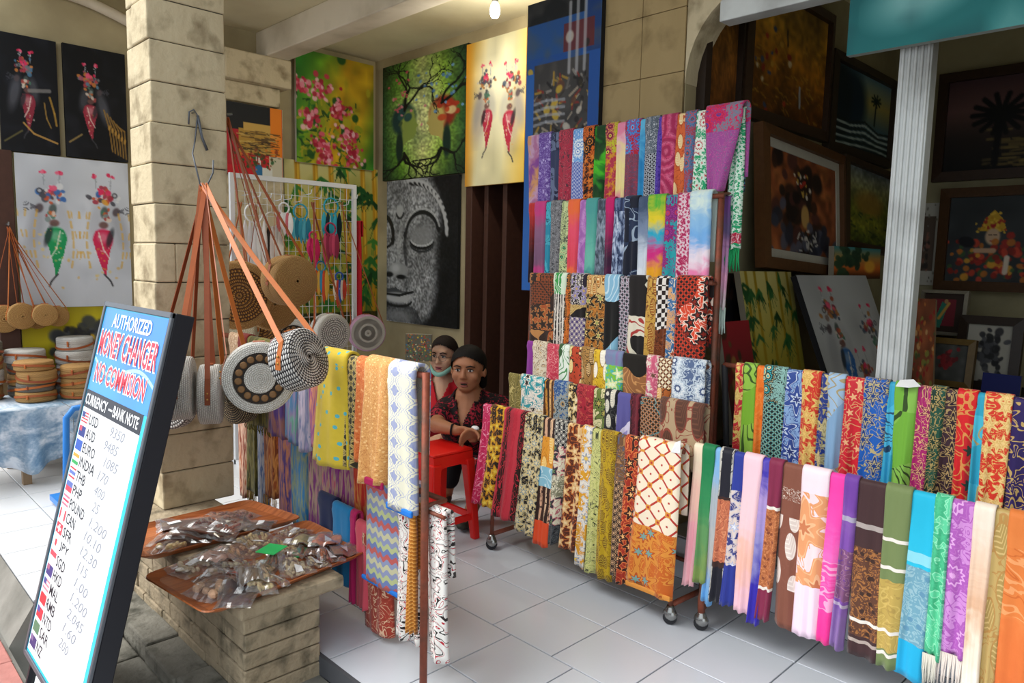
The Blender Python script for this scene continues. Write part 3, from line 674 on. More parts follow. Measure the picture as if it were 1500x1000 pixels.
# cloths draped over the right-hand end of the tall rack
def side_scarf(px0, px1, Y, ztop, zb, pat, cols, k, label, fr=None, skew=0, seed=0, bands=()):
    X0, X1 = Xat(px0, Y, ztop), Xat(px1, Y, ztop)
    r_ = thing('draped_scarf', label, 'scarf', ((X0+X1)/2, Y, zb-(fr[1] if fr else 0)), GT)
    drape('cloth', cloth_mat('side_%d' % seed, pat, cols, k, seed, bands), r_, X0, X1, Y, ztop, ztop-zb, .05, seed, 0, skew, 0, fold=.009, nv=20)
    if fr: fringe(r_, X0+skew, X1+skew, Y-.015, zb, fr[1], fr[0], 10, seed, .0032)
side_scarf(1071, 1094, .50, 1.95, 1.43, 'floral', '2ea872 d8f0e0 e8f4ea 2ea872', 1.6, 'green and white floral scarf with emerald tassels hanging at the end of the tall rack', ('1f9a5c', .085), .01, 501, [(.46, .5, 'brocade', 'c02848 e8c0c8 a02040', 1)])
side_scarf(1076, 1096, .59, 1.95, 1.66, 'mandala', '3088c0 1c2c48 58b0e0 d0408c', 1.2, 'short bright blue medallion scarf behind the green tasselled one', None, 0, 502)
side_scarf(1056, 1072, .49, 1.62, 1.20, 'ombre', '7c4c94 6c5c88 c890c0 e8a8cc f0e0e8', .42, 'pink and lilac tie-dye scarf with pale tassels beside the red post', ('d8ece4', .10), .006, 503)
# price tag clipped on the lattice cloth
tp = P(990, 652, 1, .165)
MB().add([(tp[0]-.02, tp[1], tp[2]-.03), (tp[0]+.022, tp[1]-.004, tp[2]-.026), (tp[0]+.02, tp[1]-.002, tp[2]+.022), (tp[0]-.012, tp[1]+.012, tp[2]+.006), (tp[0]-.02, tp[1]+.002, tp[2]-.03), (tp[0]+.022, tp[1]-.002, tp[2]-.026), (tp[0]+.02, tp[1], tp[2]+.022), (tp[0]-.012, tp[1]+.014, tp[2]+.006)],
  [(0, 1, 2, 3), (7, 6, 5, 4), (0, 4, 5, 1), (1, 5, 6, 2), (2, 6, 7, 3), (3, 7, 4, 0)]).build('price_tag', mat('white_paper', '#e8e8ea', .7, var=.02))
tag(bpy.data.objects['price_tag'], 'folded white paper price tag on the cream lattice batik', 'price tag')

# ================================================================== RIGHT RACK: two bars of shiny scarves
rr = thing('scarf_rack', 'low two-bar rusty steel rack on casters standing before the aluminium post', 'rack', (.6, .35, 0))
for x, xs in ((-.045, -.112), (1.36, 1.42)):
    MB().tube([(x, .255, .055), (x, .25, .13), (x, .249, .15), (x, .24, .70)], [.014, .014, .0095, .0095], 10).build('front_post', m_rust, rr, smooth=True)
    MB().tube([(xs, .56, .055), (xs, .505, .60), (xs, .45, .985)], .012, 10).build('rear_post', m_rubber, rr, smooth=True)
    MB().tube([(x, .255, .08), (xs, .56, .08)], .011, 8).build('base_rail', m_rust, rr, smooth=True)
    MB().tube([(x, .252, .33), (xs, .532, .33)], .009, 8).build('side_strut', m_rust, rr, smooth=True)
    caster(rr, x, .255); caster(rr, xs, .56)
MB().tube([(-.097, .24, .70), (1.43, .24, .70)], .010, 8).build('bar', m_rust, rr, smooth=True)
MB().tube([(-.115, .45, .985), (1.43, .45, .985)], .010, 8).build('bar', m_rust, rr, smooth=True)
GR = 'shiny scarves on the low two-bar rack'
GO = 'c8a868'
RU = [
 (1081, 1096, 'songket', 'c82838 d8b060 e8c878', 1.1, 'red and gold leaf'),
 (1092, 1112, 'feather', '7cb030 94c048 3c5820', .7, 'lime green with dark leaf sprays'),
 (1108, 1128, 'brocade', 'ec7420 f08434 d86414', .4, 'plain bright orange'),
 (1120, 1156, 'kawung', '1c2020 58b0b4 a8a070', 1.7, 'black and turquoise ornate', {'bands': [(.02, .3, 'mandala', '8cb8b0 202424 38b0b8 d8d0a0', 1.3)]}),
 (1152, 1182, 'bigflower', '88a8d4 344c94 c8d4e8 2c3c7c', 1.0, 'powder blue with navy blooms'),
 (1178, 1206, 'songket', 'd03828 d8a858 e8c070', 1.2, 'scarlet and gold fern'),
 (1202, 1220, 'songket', '243880 a89868 c8b888', 1.1, 'navy and gold vine'),
 (1216, 1242, 'feather', '84a8cc a0bcd8 a89870', .7, 'pale steel blue with gold sprays'),
 (1236, 1274, 'floral', 'd02030 c82834 d89868 e8b080', .8, 'bright red with tiny gold dots'),
 (1268, 1310, 'songket', '1c5cb4 b8a878 143c80', 1.0, 'royal blue and gold scroll'),
 (1296, 1320, 'feather', '38a4cc 4cb4d8 244868', .8, 'sky blue with dark sprays'),
 (1312, 1350, 'feather', '74b03c 88bc50 344c20', .6, 'grass green with black palm'),
 (1340, 1372, 'songket', 'a82068 d8a878 801850', 1.2, 'magenta and gold blossom'),
 (1366, 1388, 'songket', '1c4c3c a89058 143428', 1.0, 'dark green and gold scroll'),
 (1384, 1410, 'songket', '38202c a88c5c 241420', 1.0, 'black-brown and gold scroll'),
 (1404, 1436, 'floral', 'd41c24 cc2028 d8904c 283c30', .6, 'vivid red with sparse gold buds'),
 (1428, 1450, 'feather', '2ca0c0 44b4d0 a89868', .7, 'turquoise with gold sprays'),
 (1444, 1488, 'songket', 'd83828 e0b468 f0cc88', 1.4, 'orange-red and gold dense floral'),
 (1478, 1540, 'songket', '2c1c58 c0a060 382868', .8, 'deep purple and gold vine'),
]
scarf_row(RU, .45, .985, .60, 'on the upper bar of the low rack', GR, rough=.5, fold=.008)
SB = 'e4dcd4'
RL = [
 (1021, 1036, 'ombre', 'f0dcc0 f0c0b0 f0a8b4 f4b8c0', 1, 'peach and pink sheer', {'skew': -.03, 'dz': .02}),
 (1034, 1052, 'ombre', '147848 2c8450 5c9058 809850', 1, 'emerald green fading to olive', {'skew': -.02, 'dz': .05}),
 (1048, 1064, 'ombre', '78b0e0 a8b0b8 b4b4b4 68a8e0', 1, 'light blue and silver', {'skew': -.02, 'dz': -.02}),
 (1058, 1080, 'vstripe', '1c1c28 1c1c28 1c1c28 c8c4bc', .7, 'black pinstriped', {'skew': -.02, 'bands': [(.3, .72, 'swirl', 'c06c4c d88c64 9c503c', 1), (.28, .3, '', '3c2420', 1), (.72, .76, '', '3c2420', 1)]}),
 (1074, 1098, 'plain', '28348c 2c3c98', 1, 'navy', {'skew': -.02, 'bands': [(.22, .72, 'bigflower', '384080 d8c8c0 a8b0d0 e0e0e8', 1.3)]}),
 (1094, 1122, 'ombre', 'f4c8d4 f4c8d0 f0b8a8 f4c0d0', 1, 'pale pink and peach sheer', {'skew': -.02}),
 (1116, 1136, 'ombre', '3c30a8 a890c8 8c88c0 3428a8 3428a8', 1, 'royal blue and lavender', {'skew': -.02, 'dz': -.03}),
 (1130, 1152, 'plain', '7c2440 84284c', 1, 'maroon', {'skew': -.02, 'bands': [(.28, .78, 'brocade', 'a86038 c88050 84442c', .8), (.26, .28, '', SB, 1), (.78, .80, '', SB, 1)]}),
 (1146, 1184, 'plain', '7c4838 845040', 1, 'brown with white leaf motifs', {'bands': [(.12, .2, 'swirl', '7c4838 e0d4c8 945c4c', 2.2), (.3, .75, 'leaf', '804c3c d8c8c0 e8dcd4 845040', .6)]}),
 (1178, 1220, 'ombre', 'f4dce4 f4d4e4 f0d8e8 f4d8ec', 1, 'pale pink with orange flowers', {'bands': [(.12, .68, 'bigflower', 'f0d4d8 e09868 e8b488 c87850', .55)], 'skew': -.01}),
 (1214, 1246, 'ombre', 'f03ca0 f048a8 f068b8 f43c98 f03090', 1, 'hot pink', {'skew': -.01, 'bands': [(.5, .8, 'swirl', 'f04ca4 f4a0c8 f060b0', .5)]}),
 (1240, 1262, 'tiedye', '6c3c98 7c4ca4 8c6ca8', .4, 'purple', {'skew': -.01, 'bands': [(.2, .23, '', 'a8a0b8', 1), (.4, .7, 'swirl', '805078 a87c98 6c3c90', 1), (.72, .74, '', 'b8a8c0', 1)]}),
 (1256, 1306, 'plain', '3c2428 442c2c', 1, 'dark brown and copper', {'bands': [(.22, .25, '', 'a89c98', 1), (.36, .88, 'brocade', '5c3828 a06838 3c241c', .6), (.78, .80, '', SB, 1), (.9, .92, '', 'b0a098', 1)]}),
 (1300, 1340, 'plain', '6c7c4c 748454', 1, 'olive green and gold', {'bands': [(.26, .28, '', SB, 1), (.42, .44, '', SB, 1), (.5, .9, 'swirl', 'b89c50 c8ac60 a88c48', .8), (.78, .8, '', SB, 1), (.91, .93, '', SB, 1)]}),
 (1334, 1378, 'ombre', '1cb0d4 20b4d8 28b8d8 18a8d4 1ca8d8', 1, 'bright cyan', {'dz': -.01, 'bands': [(.3, .36, '', '88d0e0', 1), (.38, .8, 'brocade', '6c9cb0 90b4c0 5c8ca8', .5)]}),
 (1372, 1398, 'floral', '5cc898 40b080 8cdcb4 48b888', 1.0, 'mint green paisley', {'fringe': ('d0ccc0', .10, 12), 'dz': .09}),
 (1392, 1434, 'mandala', 'c888cc a858b0 d8a0d8 b468b8', .7, 'lilac paisley', {'fringe': ('e0d4cc', .11, 16), 'dz': .11}),
 (1430, 1460, 'ombre', 'ecdccc e8c8b0 d8ac8c ecdcc8 f0e8dc', 1, 'ivory satin', {'rough': .35}),
 (1456, 1486, 'leaf', 'b89c60 a88c50 c8ac70 b08448', .6, 'khaki gold leaf', {'rough': .4}),
 (1480, 1540, 'ombre', 'd87838 e08444 d87034 d06830', 1, 'burnt orange sheer', {'bands': [(.15, .5, 'swirl', 'd87838 e49860 c86428', .5)]}),
]
scarf_row(RL, .24, .70, .145, 'on the lower bar of the low rack', GR, rough=.6, fold=.007, nv=24, lay_step=.0062)
tp = P(1330, 565, 1, .43)
MB().add([(tp[0]-.03, tp[1]-.02, tp[2]-.004), (tp[0]+.01, tp[1]-.024, tp[2]-.002), (tp[0]+.04, tp[1]-.01, tp[2]+.004), (tp[0]+.012, tp[1]+.01, tp[2]+.02), (tp[0]-.026, tp[1]+.004, tp[2]+.014),
          (tp[0]-.03, tp[1]-.02, tp[2]-.002), (tp[0]+.01, tp[1]-.024, tp[2]), (tp[0]+.04, tp[1]-.01, tp[2]+.006), (tp[0]+.012, tp[1]+.01, tp[2]+.022), (tp[0]-.026, tp[1]+.004, tp[2]+.016)],
  [(4, 3, 2, 1, 0), (5, 6, 7, 8, 9)]+[(i, (i+1) % 5, 5+(i+1) % 5, 5+i) for i in range(5)]).build('price_tag', mat('white_paper', '#e8e8ea'))
tag(bpy.data.objects['price_tag.001'], 'white paper tag lying on the upper bar scarves of the low rack', 'price tag')
# ================================================================== LEFT RACK with folded cloths behind the low wall
LY = -.78
lr = thing('cloth_rack', 'rusty red steel cloth rack standing behind the low stone wall', 'rack', (-1.0, -.7, 0))
lx0, lx1 = -1.878, Xat(624, LY, 1.02)
for x in (lx1,): MB().tube([(x, LY, 0), (x, LY, 1.03)], .0125, 10).build('front_post', m_rust, lr, smooth=True)
MB().tube([(-.80, -.50, 0), (-.80, -.55, .70)], .011, 8).build('rear_post', m_rust, lr, smooth=True)
MB().tube([(-2.03, -.50, 0), (-2.03, -.55, .70)], .011, 8).build('rear_post', m_rust, lr, smooth=True)
MB().tube([(lx0, LY, 1.02), (lx1, LY, 1.02)], .0105, 8).build('bar', m_rust, lr, smooth=True)
MB().tube([(-2.04, -.55, .70), (-.79, -.55, .70)], .0105, 8).build('bar', m_rust, lr, smooth=True)
MB().tube([(-.80, -.55, .70), (-.80, -.70, .622)], .008, 8).build('bracket', m_rust, lr, smooth=True)
MB().tube([(lx1, LY, .62), (lx1, -.70, .62)], .008, 8).build('bracket', m_rust, lr, smooth=True)
GL = 'cloths on the rack behind the low wall'
FC = 'folded cloth'
L2 = [   # rear lower bar
 (352, 368, 'warp', 'c89878 b05c3c d8b8a0 8c4430', 1, 'copper and cream woven'),
 (366, 380, 'warp', '6c6c30 3c3c1c 8c8444 4c4820', 1, 'olive green metallic', {'fringe': ('7c6c2c', .07, 8), 'dz': .05}),
 (378, 392, 'warp', 'a8b8d0 d8dce4 5478b8 c8ccd8', 1, 'white and blue woven'),
 (390, 412, 'warp', 'b86830 984820 d08c48 7c3c1c', 1, 'rust orange woven', {'fringe': ('b08838', .08, 10), 'dz': .07}),
 (408, 432, 'warp', '7c4880 a06c94 c88458 4c3c80', 1, 'purple and bronze woven'),
 (430, 456, 'warp', '2c78b0 2474ac 909c78 3c80b4', .6, 'blue with khaki stripes woven'),
 (452, 480, 'warp', '94407c b87c94 a89878 7c3478', 1, 'plum and sand woven'),
 (476, 504, 'warp', 'a0347c c84c70 b8a080 8c2c84', 1.1, 'fuchsia and gold woven'),
 (500, 524, 'warp', '883080 b06c9c c0a080 902c7c', 1.2, 'violet zigzag woven'),
 (520, 540, 'warp', 'd03824 d8642c e09048 c82c20', .8, 'scarlet striped woven', {'skew': .03}),
 (536, 575, 'brocade', 'd88858 c85030 e8b078', .8, 'orange brocade', {'skew': .04, 'dz': -.02}),
]
scarf_row(L2, -.55, .70, .17, 'on the lower bar behind the low wall', GL, kind=FC, cat='folded cloth', fold=.007, thick=.008)
L1 = [   # front upper bar
 (340, 356, 'brocade', 'd0b090 b08868 e0c8a8', .8, 'cream satin', {'dz': .1}),
 (356, 368, 'plain', '7c2c24 842c28', 1, 'dark red', {'dz': .08}),
 (366, 404, 'warp', '6c6424 54501c 7c7430 443f18', .8, 'olive gold', {'skew': -.02, 'dz': .06, 'fringe': ('5c5420', .03, 16)}),
 (402, 424, 'warp', '5c3878 7c4c68 8c5c50 4c3070', .7, 'purple shot-silk', {'skew': -.02, 'dz': .05}),
 (422, 446, 'warp', '4c7c68 5c9484 7c6c90 3c6c94', .7, 'sea green shot-silk', {'dz': .05, 'skew': -.015}),
 (444, 462, 'warp', '8088a8 9c8cb0 6c7898 b0a4b8', .9, 'grey lilac chequered', {'dz': .03}),
 (458, 482, 'warp', 'a84c88 c05c70 8c4c90 d88c70', .7, 'pink and purple shimmering', {'skew': -.06, 'dz': .06}),
 (478, 517, 'spots', 'd8bc38 58b0b8', .55, 'yellow with small blue dots', {'skew': -.035, 'flare': .07, 'lay': .014, 'dz': .02, 'fold': .012}),
 (514, 533, 'kawung', '3c3828 b8a060 8c7c48', .9, 'black and gold bordered', {'skew': -.02, 'dz': .04}),
 (530, 550, 'brocade', 'd07840 c05828 e0a068', 1, 'orange figured', {'skew': -.02, 'dz': .07}),
 (545, 581, 'brocade', 'd8a060 c08048 e8bc80', 1.4, 'peach gold', {'skew': -.03, 'lay': .016, 'dz': .02, 'fold': .014, 'hem': ('a01c50', .018)}),
 (580, 617, 'ikat', 'dcd8c4 6c7cb8 98a0c8', .85, 'cream and blue ikat', {'lay': .016, 'fold': .006, 'dz': -.03, 'hem': ('2474d0', .014)}),
]
scarf_row(L1, LY, 1.02, .62, 'on the upper bar behind the low wall', GL, kind=FC, cat='folded cloth', fold=.008, thick=.010)
# long cloths hanging lower at the right end of that rack
def hang(px0, px1, Y, ztop, zb, pat, cols, k, label, hem=None, seed=0, bands=(), skew=0, fold=.008, thick=.01):
    X0, X1 = Xat(px0, Y, ztop), Xat(px1, Y, ztop)
    r_ = thing('draped_folded_cloth', label, 'folded cloth', ((X0+X1)/2, Y, zb), GL)
    drape('cloth', cloth_mat('hang_%d' % seed, pat, cols, k, seed, bands), r_, X0, X1, Y, ztop, ztop-zb, .2, seed, 0, skew, 0, fold=fold, nv=22, thick=thick)
    if hem: MB().box(X0+skew-.002, X1+skew+.002, Y-.024, Y-.012, zb-.006, zb+hem[1]).build('hem', mat('hem_'+hem[0], '#'+hem[0]), r_, bevel=.005)
MB().tube([(lx0+.5, -.70, .62), (lx1, -.70, .62)], .009, 8).build('bar', m_rust, lr, smooth=True)
hang(541, 615, -.70, .62, .235, 'hstripe', 'c8c4a0 8c94b8 b8c08c 6c7cb0 c05c58 8c94b8', 1.0, 'cream blue and green banded ikat cloth with blue hem near the rack post', ('2474d0', .010), 601, (), -.015)
MB().tube([(lx1-.02, LY+.015, .60), (lx1+.075, LY+.015, .60)], .007, 6).build('hanger_bar', m_rust, lr, smooth=True)
hang(588, 622, -.745, .60, .14, 'swirl', 'e4e0dc 2c2424 b02838', .9, 'black white and red batik cloth hanging on the near side of the rack post', None, 602, (), -.01, .012)
hang(630, 658, -.745, .60, .14, 'swirl', 'e4e0dc 2c2424 b02838', .9, 'black white and red batik cloth hanging beyond the rack post', None, 603, (), .012, .012)
hang(606, 614, -.775, .60, .20, 'hstripe', 'c07828 e0a050 a86420', 9, 'narrow orange ribbed strip hanging between batik cloths', None, 604, (), -.01)
hang(536, 578, -.66, .36, .02, 'swirl', '9c3828 d8b090 b85040', .9, 'brick red batik cloth with white scrolls hanging lowest on the rack', None, 605, (), .01)
hang(470, 494, -.62, .40, .13, 'plain', '182448 202c54', 1, 'navy blue cloth hanging beside the low wall end', None, 606)
hang(492, 518, -.64, .40, .115, 'plain', '1c78b0 2484bc', 1, 'bright blue cloth hanging beside the low wall end', None, 607)
hang(518, 526, -.64, .40, .06, 'plain', 'b81c5c c02868', 1, 'narrow magenta cloth beside the blue one', None, 608)
hang(526, 546, -.655, .38, .07, 'plain', 'd0485c d85c68', 1, 'coral pink cloth beside the magenta one', None, 609)

# ================================================================== TRAYS AND SPICE PACKETS on the low wall
g_ = G('tray_wood', .35, 0, .5); v_ = g_.obj(); s_ = g_.sep(v_)
w_ = g_.noise(g_.map(v_, sc=(60, 5, 5)), 1, 4, .6)
m_tray = g_.done(g_.ramp(w_, [(.3, H('#8a4522')), (.55, H('#b4683a')), (.75, H('#9c5128'))], 'LINEAR'))
def tray(corners, label):
    """corners: four floor points (x,y) in order; rounded rectangle with raised rim"""
    c = np.mean(corners, axis=0); z = .270
    def ring(s, zz, n=6):
        pts = []
        for i in range(4):
            p0, p1, p2 = (np.array(corners[(i+d) % 4]) for d in (-1, 0, 1))
            p0, p1, p2 = (c+(q-c)*s for q in (p0, p1, p2)); r = .045
            a = p1+(p0-p1)/np.linalg.norm(p0-p1)*r; b = p1+(p2-p1)/np.linalg.norm(p2-p1)*r
            for t in np.linspace(0, 1, n): q = (1-t)**2*a+2*t*(1-t)*p1+t*t*b; pts.append((q[0], q[1], zz))
        return pts
    rings = [ring(.90, z), ring(1.0, z+.020), ring(.993, z+.024), ring(.975, z+.020), ring(.89, z+.006)]
    b = MB(); n = len(rings[0])
    for r_ in rings: b.v += r_
    for i in range(4): b.f += [(i*n+k, i*n+(k+1) % n, (i+1)*n+(k+1) % n, (i+1)*n+k) for k in range(n)]
    b.f += [tuple(range(n))[::-1], tuple(4*n+k for k in range(n))]
    o = b.build('tray', m_tray, None, smooth=False); return tag(o, label, 'tray', 'wooden trays on the low wall')
TA = [(-1.225, -1.335), (-.815, -1.285), (-.905, -.64), (-1.345, -.655)]
TB = [(-1.72, -1.25), (-1.37, -1.29), (-1.375, -.655), (-1.74, -.72)]
tray(TA, 'reddish wooden tray crowded with spice packets at the end of the low wall')
tray(TB, 'reddish wooden tray of dark vanilla and cinnamon packets beside the pillar')
# plastic
pm = bpy.data.materials.new('clear_plastic'); pm.use_nodes = True; nt = pm.node_tree; bs = nt.nodes['Principled BSDF']; nt.nodes.remove(bs)
tr = nt.nodes.new('ShaderNodeBsdfTransparent'); gl = nt.nodes.new('ShaderNodeBsdfGlossy'); gl.inputs['Roughness'].default_value = .12
mx = nt.nodes.new('ShaderNodeMixShader'); fr = nt.nodes.new('ShaderNodeLayerWeight'); fr.inputs[0].default_value = .35
mt = nt.nodes.new('ShaderNodeMath'); mt.operation = 'MULTIPLY_ADD'; mt.inputs[1].default_value = .45; mt.inputs[2].default_value = .05
nt.links.new(fr.outputs['Facing'], mt.inputs[0]); nt.links.new(mt.outputs[0], mx.inputs[0]); nt.links.new(tr.outputs[0], mx.inputs[1]); nt.links.new(gl.outputs[0], mx.inputs[2])
tr.inputs[0].default_value = (.98, .98, .98, 1); df = nt.nodes.new('ShaderNodeBsdfDiffuse'); df.inputs[0].default_value = (.9, .92, .95, 1); m2 = nt.nodes.new('ShaderNodeMixShader'); m2.inputs[0].default_value = .05
nt.links.new(mx.outputs[0], m2.inputs[1]); nt.links.new(df.outputs[0], m2.inputs[2]); nt.links.new(m2.outputs[0], nt.nodes['Material Output'].inputs[0])
m_paper = mat('white_paper', '#e8e8ea', .7)
HG, HX0, HY0 = .004, -1.90, -1.45
HM = np.zeros((240, 290))
def _quad_s(cs, x, y):
    c = np.mean(cs, axis=0); s_ = np.zeros_like(x)
    for k in range(4):
        a, b_ = np.array(cs[k]), np.array(cs[(k+1) % 4]); n_ = np.array([b_[1]-a[1], a[0]-b_[0]]); s_ = np.maximum(s_, ((x-c[0])*n_[0]+(y-c[1])*n_[1])/((a-c)@n_))
    return s_
_yy, _xx = np.meshgrid(HY0+np.arange(240)*HG, HX0+np.arange(290)*HG, indexing='ij')
HM = np.minimum(*[np.interp(_quad_s(c_, _xx, _yy), [0, .87, .985, 1.0, 1.15], [.2775, .2775, .2955, .2955, .2955]) for c_ in (TA, TB)])
def hgt(x, y):
    j, i = int(round((x-HX0)/HG)), int(round((y-HY0)/HG)); i, j = min(max(i, 2), 237), min(max(j, 2), 287); return float(HM[i-1:i+2, j-1:j+2].max())
def settle(b, z0):
    b.v = [(x, y, z-z0+hgt(x, y)) for x, y, z in b.v]; return b
def pile(M_, w, l, h, pad=.004):
    Mi = M_.inverted(); R_ = (w+l)*.75; c = M_.translation
    i0, i1, j0, j1 = (int((c.y-R_-HY0)/HG), int((c.y+R_-HY0)/HG), int((c.x-R_-HX0)/HG), int((c.x+R_-HX0)/HG)); old = HM.copy()
    for i in range(max(0, i0), min(240, i1)):
        for j in range(max(0, j0), min(290, j1)):
            q = Mi @ Vector((HX0+j*HG, HY0+i*HG, c.z)); u, v = abs(q.x)/(w/2*1.05), abs(q.y)/(l/2*1.05)
            if u < 1 and v < 1: HM[i, j] = old[max(0, i-1):i+2, max(0, j-1):j+2].max()+h*((1-u**4)*(1-v**4))**.6*1.15+pad
def packet(px, py, w, l, ang, kind, label, lab=True, tilt=0.0, z0=.283, tb=False):
    rn = random.Random(px*31+py); p = P(px, py, 2, z0+.01); cx_, cy_ = (-1.075, -.985) if not tb else (-1.56, -.97); x, y = cx_+(p[0]-cx_)*.82, cy_+(p[1]-cy_)*.80; w *= 1.1; l *= 1.1; h = max(.015, 2*kind[3]*.8+.003) if kind[0] == 'nuts' else .015
    M_ = Matrix.Translation((x, y, z0)) @ Matrix.Rotation(ang, 4, 'Z') @ Matrix.Rotation(tilt, 4, 'X')
    root = thing('spice_packet', label, 'spice packet', (x, y, z0), 'spice packets on the trays')
    # pillow bag with crumpled edges
    n = 10; b = MB(); idx = {}
    for side in (0, 1):
        for i in range(n+1):
            for j in range(n+1):
                u, v = i/n*2-1, j/n*2-1; e = (1-u**4)*(1-v**4)
                zz = (h*e**.6*(.85+.3*rn.random()) if side else .001+.001*rn.random()); q = 1+.03*rn.uniform(-1, 1)
                b.v.append(tuple(M_ @ Vector((u*w/2*q, v*l/2*q, zz+.002*rn.random())))); idx[side, i, j] = len(b.v)-1
    for i in range(n):
        for j in range(n):
            b.f.append((idx[1, i, j], idx[1, i+1, j], idx[1, i+1, j+1], idx[1, i, j+1])); b.f.append((idx[0, i, j], idx[0, i, j+1], idx[0, i+1, j+1], idx[0, i+1, j]))
    for i in range(n):
        for (a0, b0) in (((i, 0), (i+1, 0)), ((i+1, n), (i, n)), ((0, i+1), (0, i)), ((n, i), (n, i+1))): b.f.append((idx[1, a0[0], a0[1]], idx[0, a0[0], a0[1]], idx[0, b0[0], b0[1]], idx[1, b0[0], b0[1]]))
    settle(b, z0); b.build('bag', pm, root, smooth=False)
    c = MB()
    if kind[0] == 'nuts':
        for _ in range(kind[2]):
            rr = kind[3]*rn.uniform(.8, 1.2); xx, yy = rn.uniform(-.36, .36)*w, rn.uniform(-.36, .36)*l
            c.ball(M_ @ Vector((xx, yy, .003+rr*.75+rn.uniform(0, 1)*max(0, h*((1-(2*xx/w)**4)*(1-(2*yy/l)**4))**.6*.9-2*rr*.75-.003))), (rr, rr*rn.uniform(.6, 1), rr*.75), 7, 5)
    elif kind[0] == 'sticks':
        for i in range(kind[2]):
            xx = (i+.5)/kind[2]-.5; xx *= w*.84
            c.tube([M_ @ Vector((xx*.9+rn.uniform(-.003, .003), -l*.38, .0075)), M_ @ Vector((xx*.9, -l*.12, .008)), M_ @ Vector((xx*.9, l*.12, .008)), M_ @ Vector((xx*.9+rn.uniform(-.003, .003), l*.38*rn.uniform(.8, 1), .0075))], kind[3], 6)
    else:
        nn = 8
        for i in range(nn+1):
            for j in range(nn+1):
                u, v = i/nn*2-1, j/nn*2-1; c.v.append(tuple(M_ @ Vector((u*w*.42, v*l*.42, .002+h*.8*((1-u**4)*(1-v**4))**.5*rn.uniform(.6, .8)))))
        c.f = [(i*(nn+1)+j, (i+1)*(nn+1)+j, (i+1)*(nn+1)+j+1, i*(nn+1)+j+1) for i in range(nn) for j in range(nn)]
    settle(c, z0); o = c.build('contents', mat('spice_'+kind[1], tuple(q*min(1.7, .62/max(H(kind[1]))) for q in H(kind[1])), .7, var=.35, scale=90), root, smooth=kind[0] != 'nuts'); o['kind'] = 'stuff'
    if lab:
        ax, ay = rn.uniform(-.12, .12)*w, rn.uniform(-.2, .2)*l; a = rn.uniform(-.3, .3)
        lb_ = MB().box(-.012, .012, -.024, .024, 0, .0012, M_ @ Matrix.Translation((ax, ay, h*1.02)) @ Matrix.Rotation(a, 4, 'Z')); settle(lb_, z0); lb_.build('paper_label', m_paper, root)
    pile(M_, w, l, h)
def card(px, py, w, l, ang, col, label, z0=.283, tilt=0):
    p = P(px, py, 2, z0); p[0], p[1] = -1.075+(p[0]+1.075)*.82, -.985+(p[1]+.985)*.80
    z0 = max(hgt(p[0]+a*w*.5, p[1]+b_*l*.5) for a in (-1, -.5, 0, .5, 1) for b_ in (-1, -.5, 0, .5, 1))+.001; tilt = 0
    M_ = Matrix.Translation((p[0], p[1], z0)) @ Matrix.Rotation(ang, 4, 'Z') @ Matrix.Rotation(tilt, 4, 'X')
    tag(MB().box(-w/2, w/2, -l/2, l/2, 0, .002, M_).build('card', mat('card_'+col, '#'+col, .6, var=.03)), label, 'card')
NU = lambda c, n=40, r=.0075: ('nuts', c, n, r)
